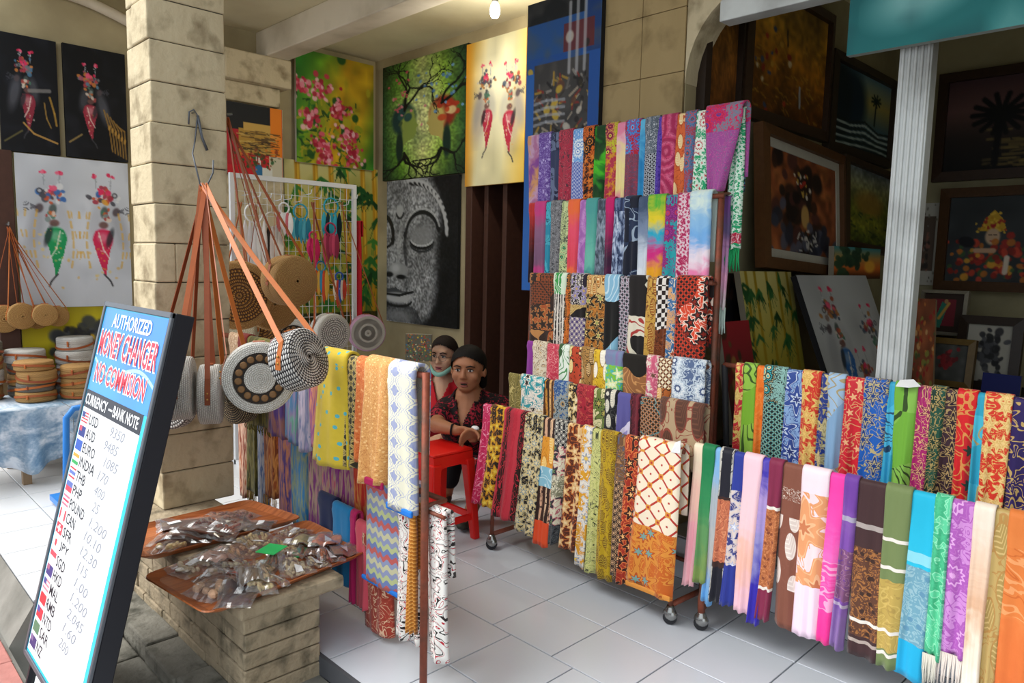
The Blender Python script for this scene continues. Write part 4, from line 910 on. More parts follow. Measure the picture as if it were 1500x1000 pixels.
PK = [ # px, py, w, l, angle, contents, label
 (262, 828, .10, .15, .3, NU('b8a890', 26, .010), 'small packet of pale roots at the empty corner of the tray', True),
 (292, 868, .11, .15, .5, NU('a08068', 9, .018), 'packet of whole brown nutmegs near the tray rim', False),
 (338, 885, .11, .17, .9, ('powder', '3c2424'), 'packet of dark purple-brown seeds at the front rim', True),
 (356, 850, .10, .11, .7, ('powder', 'b8401c'), 'packet of bright orange-red chilli flakes', False),
 (300, 846, .09, .12, .2, NU('988c84', 20, .009), 'silvery packet of grey cloves beside the nutmegs', True),
 (330, 832, .09, .13, 1.0, NU('b8ac90', 24, .008), 'packet of pale lumps behind the chilli flakes', False),
 (310, 812, .10, .15, .6, ('powder', 'a8887c'), 'packet of pinkish powder with a white slip', True),
 (345, 806, .12, .15, .4, NU('c09878', 34, .007), 'packet of pinkish seeds in the middle left of the tray', False),
 (380, 870, .09, .13, 1.2, NU('c8b488', 18, .010), 'packet of yellowish ginger pieces on the front rim', False),
 (386, 828, .10, .12, .8, NU('c0a480', 50, .0065), 'packet of tan candlenuts beside the green card', True),
 (362, 862, .08, .10, 1.3, ('powder', '54402c'), 'small packet of brown ground coffee next to the chilli', False),
 (403, 858, .085, .12, 1.25, NU('988468', 44, .005), 'packet of small seeds with a wide label at the front rim', True),
 (376, 787, .12, .16, .5, NU('c4ac80', 46, .0075), 'packet of cream nuts at the back of the tray', True),
 (430, 790, .11, .15, .9, NU('b89c6c', 60, .0055), 'packet of golden seeds behind the green card', True),
 (418, 818, .10, .14, 1.0, ('sticks', '6c4428', 7, .004), 'packet of brown bark chips under the green card', False),
 (448, 832, .11, .14, 1.15, NU('cbb896', 70, .0062), 'packet of pale chickpea-like seeds on the right of the tray', True),
 (486, 824, .07, .10, 1.2, NU('c4b08c', 40, .005), 'small packet of pale seeds by the right rim', True),
 (474, 806, .10, .13, .9, ('sticks', '7c5034', 8, .004), 'packet of cinnamon chips towards the right rim', False),
 (508, 812, .09, .12, 1.1, NU('7c4830', 30, .006), 'packet of reddish brown pods at the right end', True),
 (530, 800, .09, .11, 1.2, ('powder', '6c4434'), 'packet of brown powder with an upright white tag', True),
 (470, 782, .11, .14, .7, ('powder', '8c8058'), 'packet of dull green herbs at the back', True),
 (502, 786, .10, .13, .8, ('powder', 'a86850'), 'packet of terracotta powder at the back rim', True),
 (440, 770, .10, .12, .5, NU('b09878', 40, .006), 'packet of mixed grains at the far rim', True),
]
card(386, 838, .05, .10, .9, '1c8a48', 'dark green paper card tucked under packets', .286, .05)
card(452, 801, .05, .09, 1.0, '209850', 'green paper card behind the golden seeds', .290, .05)
for q in PK: packet(*q[:7], lab=q[7])
card(402, 806, .075, .085, .5, '35c76a', 'bright green paper card lying among the spice packets', .312, .15)
PB = [
 (237, 805, .10, .13, .5, NU('ccb07c', 14, .013), 'packet of yellow ginger roots at the tray corner by the pillar', False),
 (262, 790, .13, .22, -.75, ('sticks', '5c3828', 8, .006), 'large packet of cinnamon sticks', True),
 (300, 790, .11, .21, -.75, ('sticks', '4c2c20', 8, .005), 'packet of dark vanilla sticks leaning over the cinnamon', True),
 (262, 764, .12, .19, -.3, ('powder', '3c2018'), 'packet of dark brown cloves with a white slip by the pillar foot', True),
 (318, 766, .13, .18, .3, NU('4c2820', 50, .007), 'packet of dark star anise at the back of the tray', True),
 (350, 752, .12, .17, .2, NU('5c2c20', 50, .007), 'packet of red-brown dried pods at the far side', False),
 (390, 768, .13, .15, .9, ('powder', '483830'), 'dark packet with a long white label at the tray end', True),
 (345, 780, .10, .13, .6, NU('743828', 30, .007), 'packet of dried chillies beside the star anise', False),
]
for q in PB: packet(*q[:7], lab=q[7], tb=True)

# ================================================================== MONEY CHANGER SIGN (leaning board on the street)
tl = P(156, 441.5, 1, -1.3); trr = P(256, 458, 1, -1.3); bl = P(36, 955, 0, tl[0])
SX0, SX1 = tl[0], trr[0]; A0 = Vector((SX0, tl[1], (tl[2]+trr[2])/2)); dn = Vector((0, bl[1]-A0.y, bl[2]-A0.z)); SL = dn.length; dn.normalize()
ex = Vector((1, 0, 0)); nrm = ex.cross(-dn).normalized()          # faces the street
if nrm.y > 0: nrm = -nrm
SM = Matrix(((ex.x, -dn.x, nrm.x, A0.x), (ex.y, -dn.y, nrm.y, A0.y), (ex.z, -dn.z, nrm.z, A0.z), (0, 0, 0, 1)))   # local: x right, y up (0 at top), z out
SW = SX1-SX0
sg = thing('currency_sign', 'leaning money changer board with a black frame and flag rate list', 'sign', (A0.x+SW/2, bl[1], -.15))
m_blk = mat('black_sign_frame', '#1e1e26', .45, var=.05); m_grey = mat('grey_sign_edge', '#5c6068', .4, .3, var=.05)
def srect(b, x0, x1, y0, y1, z0, z1): return b.box(x0, x1, y0, y1, z0, z1, SM)
srect(MB(), 0, SW, -SL, 0, -.062, -.004).build('case', m_blk, sg, bevel=.003)
fb = MB(); e_ = .018
srect(fb, 0, SW, -e_, 0, -.004, .006); srect(fb, 0, SW, -SL, -SL+e_, -.004, .006); srect(fb, 0, e_, -SL, 0, -.004, .006); srect(fb, SW-e_, SW, -SL, 0, -.004, .006)
fb.build('frame', m_grey, sg, bevel=.002)
srect(MB(), e_, SW-e_, -SL+e_, -e_, -.004, .0005).build('border', mat('cyan_vinyl', '#2cc0e8', .35, var=.03), sg)
g_ = G('blue_header', .3, 0, .5); s_ = g_.sep(g_.obj()); 
m_head = g_.done(g_.mix(g_.noise(g_.obj(), 3, 1), H('#2f62d4'), H('#2aa0ea')))
hy = .252*SL
pan = srect(MB(), e_+.008, SW-e_-.012, -hy, -e_-.004, .0005, .0015).build('header_panel', m_head, sg)
srect(MB(), e_+.008, SW-.055, -SL+e_+.01, -hy-.002, .0005, .0015).build('rate_panel', mat('white_vinyl', '#f2f4f8', .35, var=.01), sg)
srect(MB(), e_+.008, SW-.055, -hy-.062, -hy-.0, .0015, .0022).build('column_heading', mat('dark_vinyl', '#2a2c38', .4), sg)
# pale wave across the header
wv = MB(); pts = [(e_+.01+t*(SW-.06), -hy*(.62+.10*math.sin(t*6.0)+.12*t)) for t in np.linspace(0, 1, 24)]
for (xa, ya), (xb, yb) in zip(pts, pts[1:]): wv.add([SM @ Vector((xa, ya-.012, .0017)), SM @ Vector((xb, yb-.012, .0017)), SM @ Vector((xb, yb, .0017)), SM @ Vector((xa, ya, .0017))], [(0, 1, 2, 3)])
wv.build('wave', mat('pale_vinyl', '#9fd2f4', .35), sg)
def text(s, x, y, h, w, material, name, z=.003, shear=0, bold=0, parent=sg, ext=.0004):
    cu = bpy.data.curves.new('txt', 'FONT'); cu.body = s; cu.size = 1; cu.shear = shear; cu.offset = bold; cu.extrude = 0; cu.resolution_u = 2
    to = bpy.data.objects.new('txt', cu); COL.objects.link(to); bpy.context.view_layer.update()
    me = to.to_mesh(); vs = np.array([v.co for v in me.vertices]); fs = [tuple(p.vertices) for p in me.polygons]; to.to_mesh_clear()
    bpy.data.objects.remove(to, do_unlink=True)
    mn, mx_ = vs.min(0), vs.max(0); vs = (vs-mn)/(np.maximum(mx_-mn, 1e-6))
    b = MB(); b.add([SM @ Vector((x+p[0]*w, y+p[1]*h, z)) for p in vs], fs); return b.build(name, material, parent)
m_wt = mat('white_letter', '#f4f6fa', .4, var=.01); m_rd = mat('red_letter', '#e0324a', .4, var=.02); m_dk = mat('dark_letter', '#23252f', .5, var=.02); m_pen = mat('marker_grey', '#8a8e9a', .6, var=.05)
aw = SW-.06
text('AUTHORIZED', .13, -.086, .050, aw*.64, m_wt, 'lettering', .003, 0, .02)
text('MONEY CHANGER', .036, -.193, .098, aw*.97, m_wt, 'lettering_outline', .0026, 0, .07)
text('MONEY CHANGER', .042, -.188, .088, aw*.955, m_rd, 'lettering', .0032, 0, .015)
text('NO COMMISION', .062, -.288, .078, aw*.86, m_wt, 'lettering_outline', .0026, 0, .06)
text('NO COMMISION', .067, -.283, .068, aw*.845, m_rd, 'lettering', .0032, 0, .012)
text('CURRENCY', .034, -hy-.050, .038, aw*.40, m_wt, 'lettering', .003, 0, .015)
text('BANK NOTE', .34, -hy-.050, .038, aw*.40, m_wt, 'lettering', .003, 0, .015)
srect(MB(), .29, .33, -hy-.036, -hy-.030, .0022, .003).build('dash', m_wt, sg)
rows = [('USD', '9350'), ('AUD', '9485'), ('EURO', '1085'), ('INDIA', '170'), ('THB', '400'), ('PHP', '25'), ('POUND', '1.200'), ('CAN', '10.10'), ('SFR', '12.30'), ('JPY', '115'), ('SGD', '1.00'), ('HKD', '1.200'), ('MAL', '2.045'), ('RMB', '1.60'), ('NTD', '200'), ('SAR', ''), ('NZ', '')]
y0 = -hy-.07; rh = (SL-e_-.015+y0)/17.2
flags = {'USD': [('h', 'b8283c f0f0f0 b8283c f0f0f0 b8283c f0f0f0 b8283c'), ('c', '2c3c80')], 'AUD': [('h', '20307c'), ('c', 'b84860')], 'EURO': [('h', '2c54b0')], 'INDIA': [('h', 'e89838 f0f0f0 2c9c54')],
 'THB': [('h', 'c82c40 f0f0f0 5c70b8 5c70b8 f0f0f0 c82c40')], 'PHP': [('h', '5c6cb0 d84058')], 'POUND': [('h', 'd87088 e8d8e0 c83c58 e8d8e0 d87088')], 'CAN': [('v', 'd84858 f0f0f0 f0f0f0 d84858')], 'SFR': [('h', 'd84454'), ('x', 'f4f4f4')],
 'JPY': [('h', 'f4f4f4'), ('o', 'd83c4c')], 'SGD': [('h', 'd84858 f2f2f2')], 'HKD': [('h', '40387c'), ('c', 'a06080')], 'MAL': [('h', 'd88090 f0e0e4 d88090 f0e0e4 d88090'), ('c', '484c90')], 'RMB': [('h', 'd0303c')], 'NTD': [('h', 'd03040'), ('c', '504890')], 'SAR': [('h', '547c60')], 'NZ': [('h', '3c3470'), ('c', '786090')]}
for i, (cur, val) in enumerate(rows):
    yt = y0-i*rh; x0 = .034; fw_, fh = .072, rh*.74
    fg = srect(MB(), x0, x0+fw_, yt-rh*.9, yt-rh*.9+fh, .0015, .0018).build('flag', m_wt, sg)
    for kd, cs in flags[cur]:
        cc = cs.split(); n = len(cc)
        for q, c_ in enumerate(cc):
            m_ = mat('flag_'+c_, '#'+c_, .4, var=.02)
            if kd == 'h': r_ = (x0, x0+fw_, yt-rh*.9+fh*(n-1-q)/n, yt-rh*.9+fh*(n-q)/n)
            elif kd == 'v': r_ = (x0+fw_*q/n, x0+fw_*(q+1)/n, yt-rh*.9, yt-rh*.9+fh)
            elif kd == 'c': r_ = (x0, x0+fw_*.45, yt-rh*.9+fh*.48, yt-rh*.9+fh)
            elif kd == 'o': r_ = (x0+fw_*.32, x0+fw_*.62, yt-rh*.9+fh*.2, yt-rh*.9+fh*.8)
            else: r_ = (x0+fw_*.4, x0+fw_*.58, yt-rh*.9+fh*.15, yt-rh*.9+fh*.85)
            srect(MB(), *r_, .0018, .0021 if kd in 'hv' else .0024).build('flag_field', m_, fg)
            if kd == 'x': srect(MB(), x0+fw_*.2, x0+fw_*.8, yt-rh*.9+fh*.38, yt-rh*.9+fh*.6, .0018, .0024).build('flag_field', m_, fg)
    text(cur, .118, yt-rh*.86, rh*.72, .034*len(cur), m_dk, 'currency_name', .002, 0, .01)
    if val: text(val, .33+random.Random(i).uniform(-.01, .03), yt-rh*.82, rh*.66, .034*len(val), m_pen, 'handwritten_rate', .002, .25)
    srect(MB(), e_+.012, SW-.058, yt-rh-.0006, yt-rh+.0006, .0015, .0018).build('rule_line', m_pen, sg)
for x in (.012, SW-.05):   # legs, front ones carry on below the case, rear ones spread back
    q = SM @ Vector((x+.018, -SL, -.03)); MB().tube([q, (q.x, q.y+(-.15-q.z)*dn.y/dn.z, -.15)], .014, 6).build('leg', m_blk, sg)
q = SM @ Vector((.12, -.7, -.062)); MB().tube([q, (q.x-.02, -1.42, -.105)], .010, 6).build('rear_leg', m_blk, sg)
# ================================================================== PAINTINGS (paint laid down procedurally as vertex colours)
m_paint = bpy.data.materials.new('painted_canvas'); m_paint.use_nodes = True
_n = m_paint.node_tree.nodes.new('ShaderNodeVertexColor'); _n.layer_name = 'Col'; _pb = m_paint.node_tree.nodes['Principled BSDF']
m_paint.node_tree.links.new(_n.outputs[0], _pb.inputs['Base Color']); _pb.inputs['Roughness'].default_value = .55; _pb.inputs['Specular IOR Level'].default_value = .25
def hx(s): s = s.lstrip('#'); return np.array([int(s[i:i+2], 16)/255 for i in (0, 2, 4)])
class Pt:
    def __init__(s, W, a, base='ffffff', seed=1):
        s.W = W; s.N = max(4, int(round(W*a))); s.a = a; s.rn = random.Random(seed); s.nr = np.random.RandomState(seed)
        s.x, s.y = np.meshgrid(np.linspace(0, 1, W+1), np.linspace(0, a, s.N+1)); s.im = np.ones((s.N+1, W+1, 3))*hx(base)
    def _bl(s, m, col, sl=slice(None)):
        c = hx(col) if isinstance(col, str) else col; s.im[sl] = s.im[sl]*(1-m[..., None])+c*m[..., None]
    def _box(s, x0, x1, y0, y1):
        i0, i1 = int(max(0, math.floor(y0/s.a*s.N))), int(min(s.N, math.ceil(y1/s.a*s.N)))+1; j0, j1 = int(max(0, math.floor(x0*s.W))), int(min(s.W, math.ceil(x1*s.W)))+1
        return (slice(i0, max(i0, i1)), slice(j0, max(j0, j1)))
    def grad(s, cols, ang=90):
        t = (s.x*math.cos(math.radians(ang))+s.y/s.a*math.sin(math.radians(ang))); t = (t-t.min())/(t.max()-t.min()); C_ = np.array([hx(c) for c in cols.split()]); k = np.linspace(0, 1, len(C_))
        s.im = np.stack([np.interp(t, k, C_[:, i]) for i in range(3)], -1); return s
    def noise(s, cells, amp, col=None):
        h = int(max(2, cells*s.a))+2; g = s.nr.rand(h, cells+2); yy = s.y/s.a*(h-1.001); xx = s.x*(cells+.999); i = yy.astype(int); j = xx.astype(int); fy, fx = yy-i, xx-j
        n = g[i, j]*(1-fy)*(1-fx)+g[i+1, j]*fy*(1-fx)+g[i, j+1]*(1-fy)*fx+g[i+1, j+1]*fy*fx
        if col is None: s.im = np.clip(s.im*(1+(n[..., None]-.5)*2*amp), 0, 1)
        else: s._bl(np.clip((n-.5)*3, 0, 1)*amp, col)
        return s
    def ell(s, cx, cy, rx, ry, col, ang=0, soft=.25, al=1):
        R = max(rx, ry)*1.25; sl = s._box(cx-R, cx+R, cy-R, cy+R); x, y = s.x[sl]-cx, s.y[sl]-cy; c, q = math.cos(ang), math.sin(ang)
        d = np.sqrt(((x*c+y*q)/rx)**2+((-x*q+y*c)/ry)**2); s._bl(np.clip((1-d)/soft+.5, 0, 1)*al, col, sl); return s
    def line(s, pts, w, col, al=1, w2=None):
        n = len(pts)-1
        for k, ((x0, y0), (x1, y1)) in enumerate(zip(pts, pts[1:])):
            ww = w if w2 is None else w+(w2-w)*k/max(1, n-1); sl = s._box(min(x0, x1)-ww*2, max(x0, x1)+ww*2, min(y0, y1)-ww*2, max(y0, y1)+ww*2); X, Y = s.x[sl], s.y[sl]
            if X.size == 0: continue
            dx, dy = x1-x0, y1-y0; t = np.clip(((X-x0)*dx+(Y-y0)*dy)/(dx*dx+dy*dy+1e-12), 0, 1); d = np.hypot(X-x0-t*dx, Y-y0-t*dy)
            s._bl(np.clip((ww-d)/(ww*.5)+.3, 0, 1)*al, col, sl)
        return s
    def arc(s, cx, cy, rx, ry, a0, a1, w, col, al=1, n=12):
        return s.line([(cx+rx*math.cos(a), cy+ry*math.sin(a)) for a in np.linspace(a0, a1, n)], w, col, al)
    def poly(s, pts, col, al=1):
        m = np.zeros(s.x.shape, bool); n = len(pts)
        for i in range(n):
            (x0, y0), (x1, y1) = pts[i], pts[(i+1) % n]
            if y0 == y1: continue
            m ^= ((s.y < y0) != (s.y < y1)) & (s.x < (x1-x0)*(s.y-y0)/(y1-y0)+x0)
        s._bl(m.astype(float)*al, col); return s
    def rect(s, x0, x1, y0, y1, col, al=1): return s.poly([(x0, y0), (x1, y0), (x1, y1), (x0, y1)], col, al)
    def blobs(s, n, cx, cy, sx, sy, r0, r1, cols, al=.9, ar=.6):
        cl = cols.split()
        for _ in range(n): r = s.rn.uniform(r0, r1); s.ell(cx+s.rn.gauss(0, 1)*sx*.5, cy+s.rn.gauss(0, 1)*sy*.5, r, r*s.rn.uniform(ar, 1), s.rn.choice(cl), s.rn.uniform(0, 3), .35, al)
        return s
    def strokes(s, n, x0, x1, y0, y1, ln, w, cols, ang=0, jit=.3, al=.8):
        cl = cols.split()
        for _ in range(n):
            x, y, a = s.rn.uniform(x0, x1), s.rn.uniform(y0, y1), ang+s.rn.gauss(0, jit); l = ln*s.rn.uniform(.5, 1.2); s.line([(x, y), (x+l*math.cos(a), y+l*math.sin(a))], w*s.rn.uniform(.6, 1.2), s.rn.choice(cl), al)
        return s

def frame_bars(root, TL, R, D, Nn, w, h, fw, material, depth=.03, name='frame_rail', z0=-.01):
    o = TL; A = [(-fw, -fw), (w+fw, -fw), (w+fw, h+fw), (-fw, h+fw)]; B = [(0, 0), (w, 0), (w, h), (0, h)]
    for i in range(4):
        a0, a1, b1, b0 = A[i], A[(i+1) % 4], B[(i+1) % 4], B[i]; vs = []
        for (u, v), zz in ((a0, depth*.7), (a1, depth*.7), (b1, depth), (b0, depth)): vs.append(o+R*u+D*v+Nn*zz)
        for u, v in (a0, a1, b1, b0): vs.append(o+R*u+D*v+Nn*z0)
        MB().add(vs, [(0, 1, 2, 3), (7, 6, 5, 4), (0, 4, 5, 1), (1, 5, 6, 2), (2, 6, 7, 3), (3, 7, 4, 0)]).build(name, material, root, weld=True)
def painting(p, TL, R, D, w, h, label, frame=None, matw=0, thick=.028, group=None, name='painting', side='8c8474', cat='painting'):
    TL, R, D = Vector(TL), Vector(R).normalized(), Vector(D).normalized(); Nn = D.cross(R).normalized()*-1
    Nn = R.cross(D)*-1
    Nn.normalize(); c = TL+R*w/2+D*h
    root = thing(name, label, cat, c, group)
    N, W = p.N, p.W; tl = np.array(TL); r_, d_ = np.array(R), np.array(D); o = tl+np.array(Nn)*.001
    u, v = np.meshgrid(np.linspace(0, w, W+1), np.linspace(0, h, N+1)); vs = o+u[..., None]*r_+v[..., None]*d_
    idx = np.arange((N+1)*(W+1)).reshape(N+1, W+1); f = np.stack([idx[:-1, :-1], idx[1:, :-1], idx[1:, 1:], idx[:-1, 1:]], -1).reshape(-1, 4)
    me = bpy.data.meshes.new('canvas'); me.from_pydata(vs.reshape(-1, 3).tolist(), [], f.tolist())
    c_ = np.clip(p.im.reshape(-1, 3), 0, 1); c_ = np.where(c_ <= .04045, c_/12.92, ((c_+.055)/1.055)**2.4); ca = me.color_attributes.new('Col', 'FLOAT_COLOR', 'POINT')
    ca.data.foreach_set('color', np.concatenate([c_, np.ones((len(c_), 1))], 1).astype(np.float32).ravel())
    me.materials.append(m_paint); ob = bpy.data.objects.new('canvas', me); COL.objects.link(ob); attach(ob, root)
    MM = Matrix(((R.x, D.x, Nn.x, TL.x), (R.y, D.y, Nn.y, TL.y), (R.z, D.z, Nn.z, TL.z), (0, 0, 0, 1)))
    MB().box(0, w, 0, h, -thick, 0, MM).build('stretcher', mat('canvas_edge_'+side, '#'+side, .8), root)
    if matw:
        frame_bars(root, TL, R, D, Nn, w, h, matw, mat('mount_board', '#b8b4a8', .8), .006, 'mount'); TL = TL-R*matw-D*matw; w += 2*matw; h += 2*matw
    if frame: frame_bars(root, TL, R, D, Nn, w, h, frame[1], mat('frame_'+frame[0], '#'+frame[0], .45, var=.3, scale=40), .03, z0=-thick)
    return root
EY, EX, DZ = (0, 1, 0), (1, 0, 0), (0, 0, -1)
def on_left(p, px0, py0, px1, py1, label, X=-4.165, **k):     # on the left wall (plane X): top-left and bottom-right pixels
    a, b = P(px0, py0, 0, X), P(px1, py1, 0, X); return painting(p, a, EY, DZ, b[1]-a[1], a[2]-b[2], label, **k)
def on_back(p, px0, py0, px1, py1, label, Y, **k):
    a, b = P(px0, py0, 1, Y), P(px1, py1, 1, Y); return painting(p, a, EX, DZ, b[0]-a[0], a[2]-b[2], label, **k)

def dancer(p, cx, cy, s, skirt, gold='c89838', pale='c8c8cc', flip=1, head='c85838 3c68a8 e0a040 a83848 4c4c54 d8d8d8', sash=True):
    p.ell(cx-.16*flip*s, cy+.42*s, .07*s, .22*s, '8c8c94', .25*flip, .9, .45); p.ell(cx+.10*flip*s, cy+.35*s, .06*s, .16*s, '9c9ca4', -.2*flip, .9, .35)
    f = flip; L = lambda x, y: (cx+f*x*s, cy+y*s); rn = p.rn
    for dx in (-.07, .07): p.line([L(dx, .0), L(dx*1.1, -.12)], .006*s, '8c9098', .7); p.blobs(5, L(dx*1.1, -.13)[0], cy-.13*s, .03*s, .02*s, .012*s, .022*s, 'e03c64 e86c88 d82850'); p.blobs(4, L(dx, -.07)[0], cy-.07*s, .02*s, .06*s, .006*s, .012*s, 'a0a8a8 c8ccd0')
    p.blobs(34, cx, cy+.08*s, .13*s, .10*s, .015*s, .035*s, head); p.blobs(5, cx, cy+.03*s, .06*s, .04*s, .015*s, .03*s, 'e0305c e85878')
    p.ell(*L(-.11, .06), .028*s, .028*s, '38383c', 0, .4, .8); p.ell(*L(-.11, .06), .016*s, .016*s, pale, 0, .4, .7)
    for k in range(8): a = 2.6+k*.14; p.line([L(-.13, .22), L(-.13+.13*math.cos(a), .22-.13*math.sin(a)*.8)], .003*s, '484850', .7)
    p.ell(*L(-.12, .23), .035*s, .045*s, '54484c', .4, .5, .9)
    p.ell(*L(.0, .24), .035*s, .06*s, '4c5854', .2, .5, .9); p.blobs(10, cx, cy+.28*s, .05*s, .10*s, .015*s, .03*s, '7c8c88 c86838 4c7c64 a84c48 d8c8b8'); p.ell(*L(.01, .37), .045*s, .035*s, '6c4c48', 0, .5, .9)
    p.poly([L(-.05, .42), L(.09, .43), L(.12, .52), L(.09, .66), L(.04, .82), L(.0, .92), L(-.01, .80), L(-.05, .62), L(-.08, .5)], skirt)
    p.ell(*L(.02, .52), .095*s, .11*s, skirt, 0, .3); p.ell(*L(.02, .50), .05*s, .05*s, 'e8e0d8', 0, .9, .35); p.ell(*L(-.05, .50), .03*s, .10*s, '2c3034', .3, .6, .8)
    p.blobs(14, cx+.02*s*f, cy+.64*s, .06*s, .2*s, .006*s, .014*s, 'f0e8d8 '+gold, .6)
    p.line([L(.06, .45), L(.02, .62), L(-.04, .72)], .008*s, 'e8e0d0', .7); p.line([L(.02, .88), L(-.04, .95), L(-.06, 1.0)], .01*s, '3c3c40', .9)
    if sash:
        for sd in (-1, 1):
            for k in range(3):
                x0 = sd*(.14+.07*k); pts = [L(x0+sd*.04*math.sin(t*3+k), .25+.6*t) for t in np.linspace(0, 1, 7)]
                for q in range(0, 6, 2 if k else 1): p.line([pts[q], (pts[q][0]*.4+pts[q+1][0]*.6, pts[q][1]*.4+pts[q+1][1]*.6)], (.012-.002*k)*s, gold, .6)
        p.blobs(16, cx, cy+.75*s, .5*s, .25*s, .008*s, .02*s, gold+' e0c068', .5)

GP = None
# --- left wall
p = Pt(80, 1.9, '0e0f14', 3); p.noise(5, .5, '232630'); dancer(p, .45, .42, 1.25, '8a2c3c', 'b88a3c', '8c8c90', 1, 'b8586c 4c7898 c87c3c a83848 6c7478', False)
p.line([(.38, 1.42), (.55, 1.58), (.95, 1.70)], .018, 'b88c48', .9); p.line([(.05, 1.75), (.35, 1.55)], .015, '6c6438', .8); p.line([(.85, .95), (.92, 1.2), (.95, 1.4)], .02, 'b88c38', .8); p.line([(.75, 1.05), (.78, 1.3), (.85, 1.45)], .014, 'a8823c', .8)
p.line([(.5, .88), (.85, .84)], .035, '84807c', .8)
on_left(p, -6, 44, 89, 228, 'black canvas of a dancer stretching out one arm', side='101014')
p = Pt(80, 1.75, '0d0e12', 5); p.noise(5, .5, '24262e'); dancer(p, .42, .42, 1.15, '9c3040', 'b88a3c', '8c8c90', -1, 'a85868 5c8098 c87c3c b04048 70767a', False)
for k in range(6): p.line([(.62+.05*k, .95+.05*k), (.70+.05*k, 1.25), (.74+.045*k, 1.6+.02*k)], .014, 'a87c34', .75); p.ell(.70+.05*k, 1.22+.04*k, .022, .045, 'c09040', .3, .4, .8)
p.line([(.05, 1.52), (.25, 1.38)], .014, 'a88c50', .8)
on_left(p, 91, 62, 188, 238, 'black canvas of a crouching dancer trailing gold ribbons', side='101014')
p = Pt(120, 1.42, 'c6c9cf', 7); p.noise(4, .08); p.noise(6, .35, 'a8acb4'); dancer(p, .30, .27, .95, '1f9456', 'd8a440', 'd8d8dc', 1); dancer(p, .76, .27, .95, 'd02c54', 'd8a440', 'd8d8dc', -1)
on_left(p, 20, 223, 194, 447, 'white canvas of two dancers in green and red skirts', side='c8b878')
a_ = P(0, 222, 0, -4.17); MB().box(-4.2, -4.16, -1.20, -1.09, .75, 1.98).build('wooden_board', m_wood, None, bevel=.005); tag(bpy.data.objects['wooden_board'], 'narrow brown wooden board beside the white dancer canvas', 'board')
p = Pt(70, .75, 'a89a1c', 9); p.noise(8, .2); p.blobs(50, .62, .28, .5, .16, .03, .08, '3c3f44 54585c 2c2c30'); p.blobs(30, .6, .48, .3, .2, .02, .05, '26281c c89c20 3c4020 d8b030'); p.ell(.6, .62, .05, .2, '22241c')
on_left(p, 30, 450, 192, 560, 'mustard yellow canvas with a dark tree below the white canvas', X=-4.17)
p = Pt(70, 1.15, 'c41c28', 11); p.rect(0, .78, 0, .42, '14161a'); p.rect(.78, 1, 0, .80, 'e8801c'); p.rect(.2, .78, .40, .78, 'b08838'); p.rect(.3, .78, .3, .42, 'c8a050'); p.rect(.75, 1, .8, 1.15, 'c8c0a8'); p.rect(0, .2, .42, 1.0, 'b01c28'); p.rect(.5, .62, .95, 1.15, '2c6c9c'); p.rect(.62, .8, 1.0, 1.15, 'd8d8d0')
p.strokes(90, .15, .75, .42, .85, .25, .008, '3c2c1c 54381c d0b060 281c14', 0, .1, .7); p.blobs(60, .55, .88, .35, .2, .015, .04, '4c3c1c 2c5c30 8c3c1c c87c2c'); p.strokes(5, .48, .62, .82, .9, .07, .012, 'f0f0e8', 1.57, .05)
on_left(p, 331, 147, 414, 262, 'abstract canvas of red black and orange blocks below the pilaster capital', X=-4.075)
p = Pt(100, 1.2, '2c8a2c', 13); p.grad('1e7a26 6a9c22 c89a18 b8961c 2c7c28', 20); p.noise(7, .25, '1c5c20'); p.noise(9, .2)
p.strokes(160, 0, .8, .5, 1.2, .07, .012, '1c4c1c 2c6c24 143c18 a89c24', 0, 1.5); p.blobs(30, .4, .75, .6, .6, .03, .06, 'a8a024 8c9420 1c4c1c')
for cx, cy, r in ((.06, .38, .12), (.30, .40, .15), (.54, .58, .14), (.17, .72, .14), (.64, .86, .15), (.32, .96, .13), (.72, 1.05, .15), (.38, 1.13, .11)): p.blobs(44, cx, cy, r*.95, r*.9, .016, .036, 'b02440 c83450 d85870 e88ca0 a01c34 f0b8c4')
on_left(p, 433, 69, 547, 250, 'canvas of pink flower clusters on green and yellow', X=-4.130, side='c8c4b4')
p = Pt(110, 1.6, 'c8b868', 15); p.grad('d0c890 b8ac4c 8c8c30 384c20', 80); p.noise(6, .3, '6c7424')
for x in (.12, .3, .46, .62, .8, .93): p.line([(x, 0), (x+.03, .8), (x-.02, 1.6)], .028, 'b8861c'); p.line([(x+.008, 0), (x+.036, .8)], .008, 'e0b840', .8)
def bamboo_leaves(p, n, h, cols='1c5024 2c6c2c 143c1c 3c7c30'):
    for _ in range(n):
        x, y = p.rn.uniform(-.05, 1.05), p.rn.uniform(0, h); c = p.rn.choice(cols.split())
        for k in range(p.rn.randint(3, 6)): a = p.rn.uniform(.3, 2.8); l = p.rn.uniform(.10, .2); p.line([(x, y), (x+l*.5*math.cos(a), y+l*.5*math.sin(a)), (x+l*math.cos(a), y+l*math.sin(a)+.02)], .016, c, .95, .004)
bamboo_leaves(p, 60, 1.3); p.rect(0, 1, 1.35, 1.6, '14180f', .7)
on_left(p, 416, 232, 556, 492, 'canvas of yellow bamboo stems with dark leaves below the flower canvas', X=-4.165)
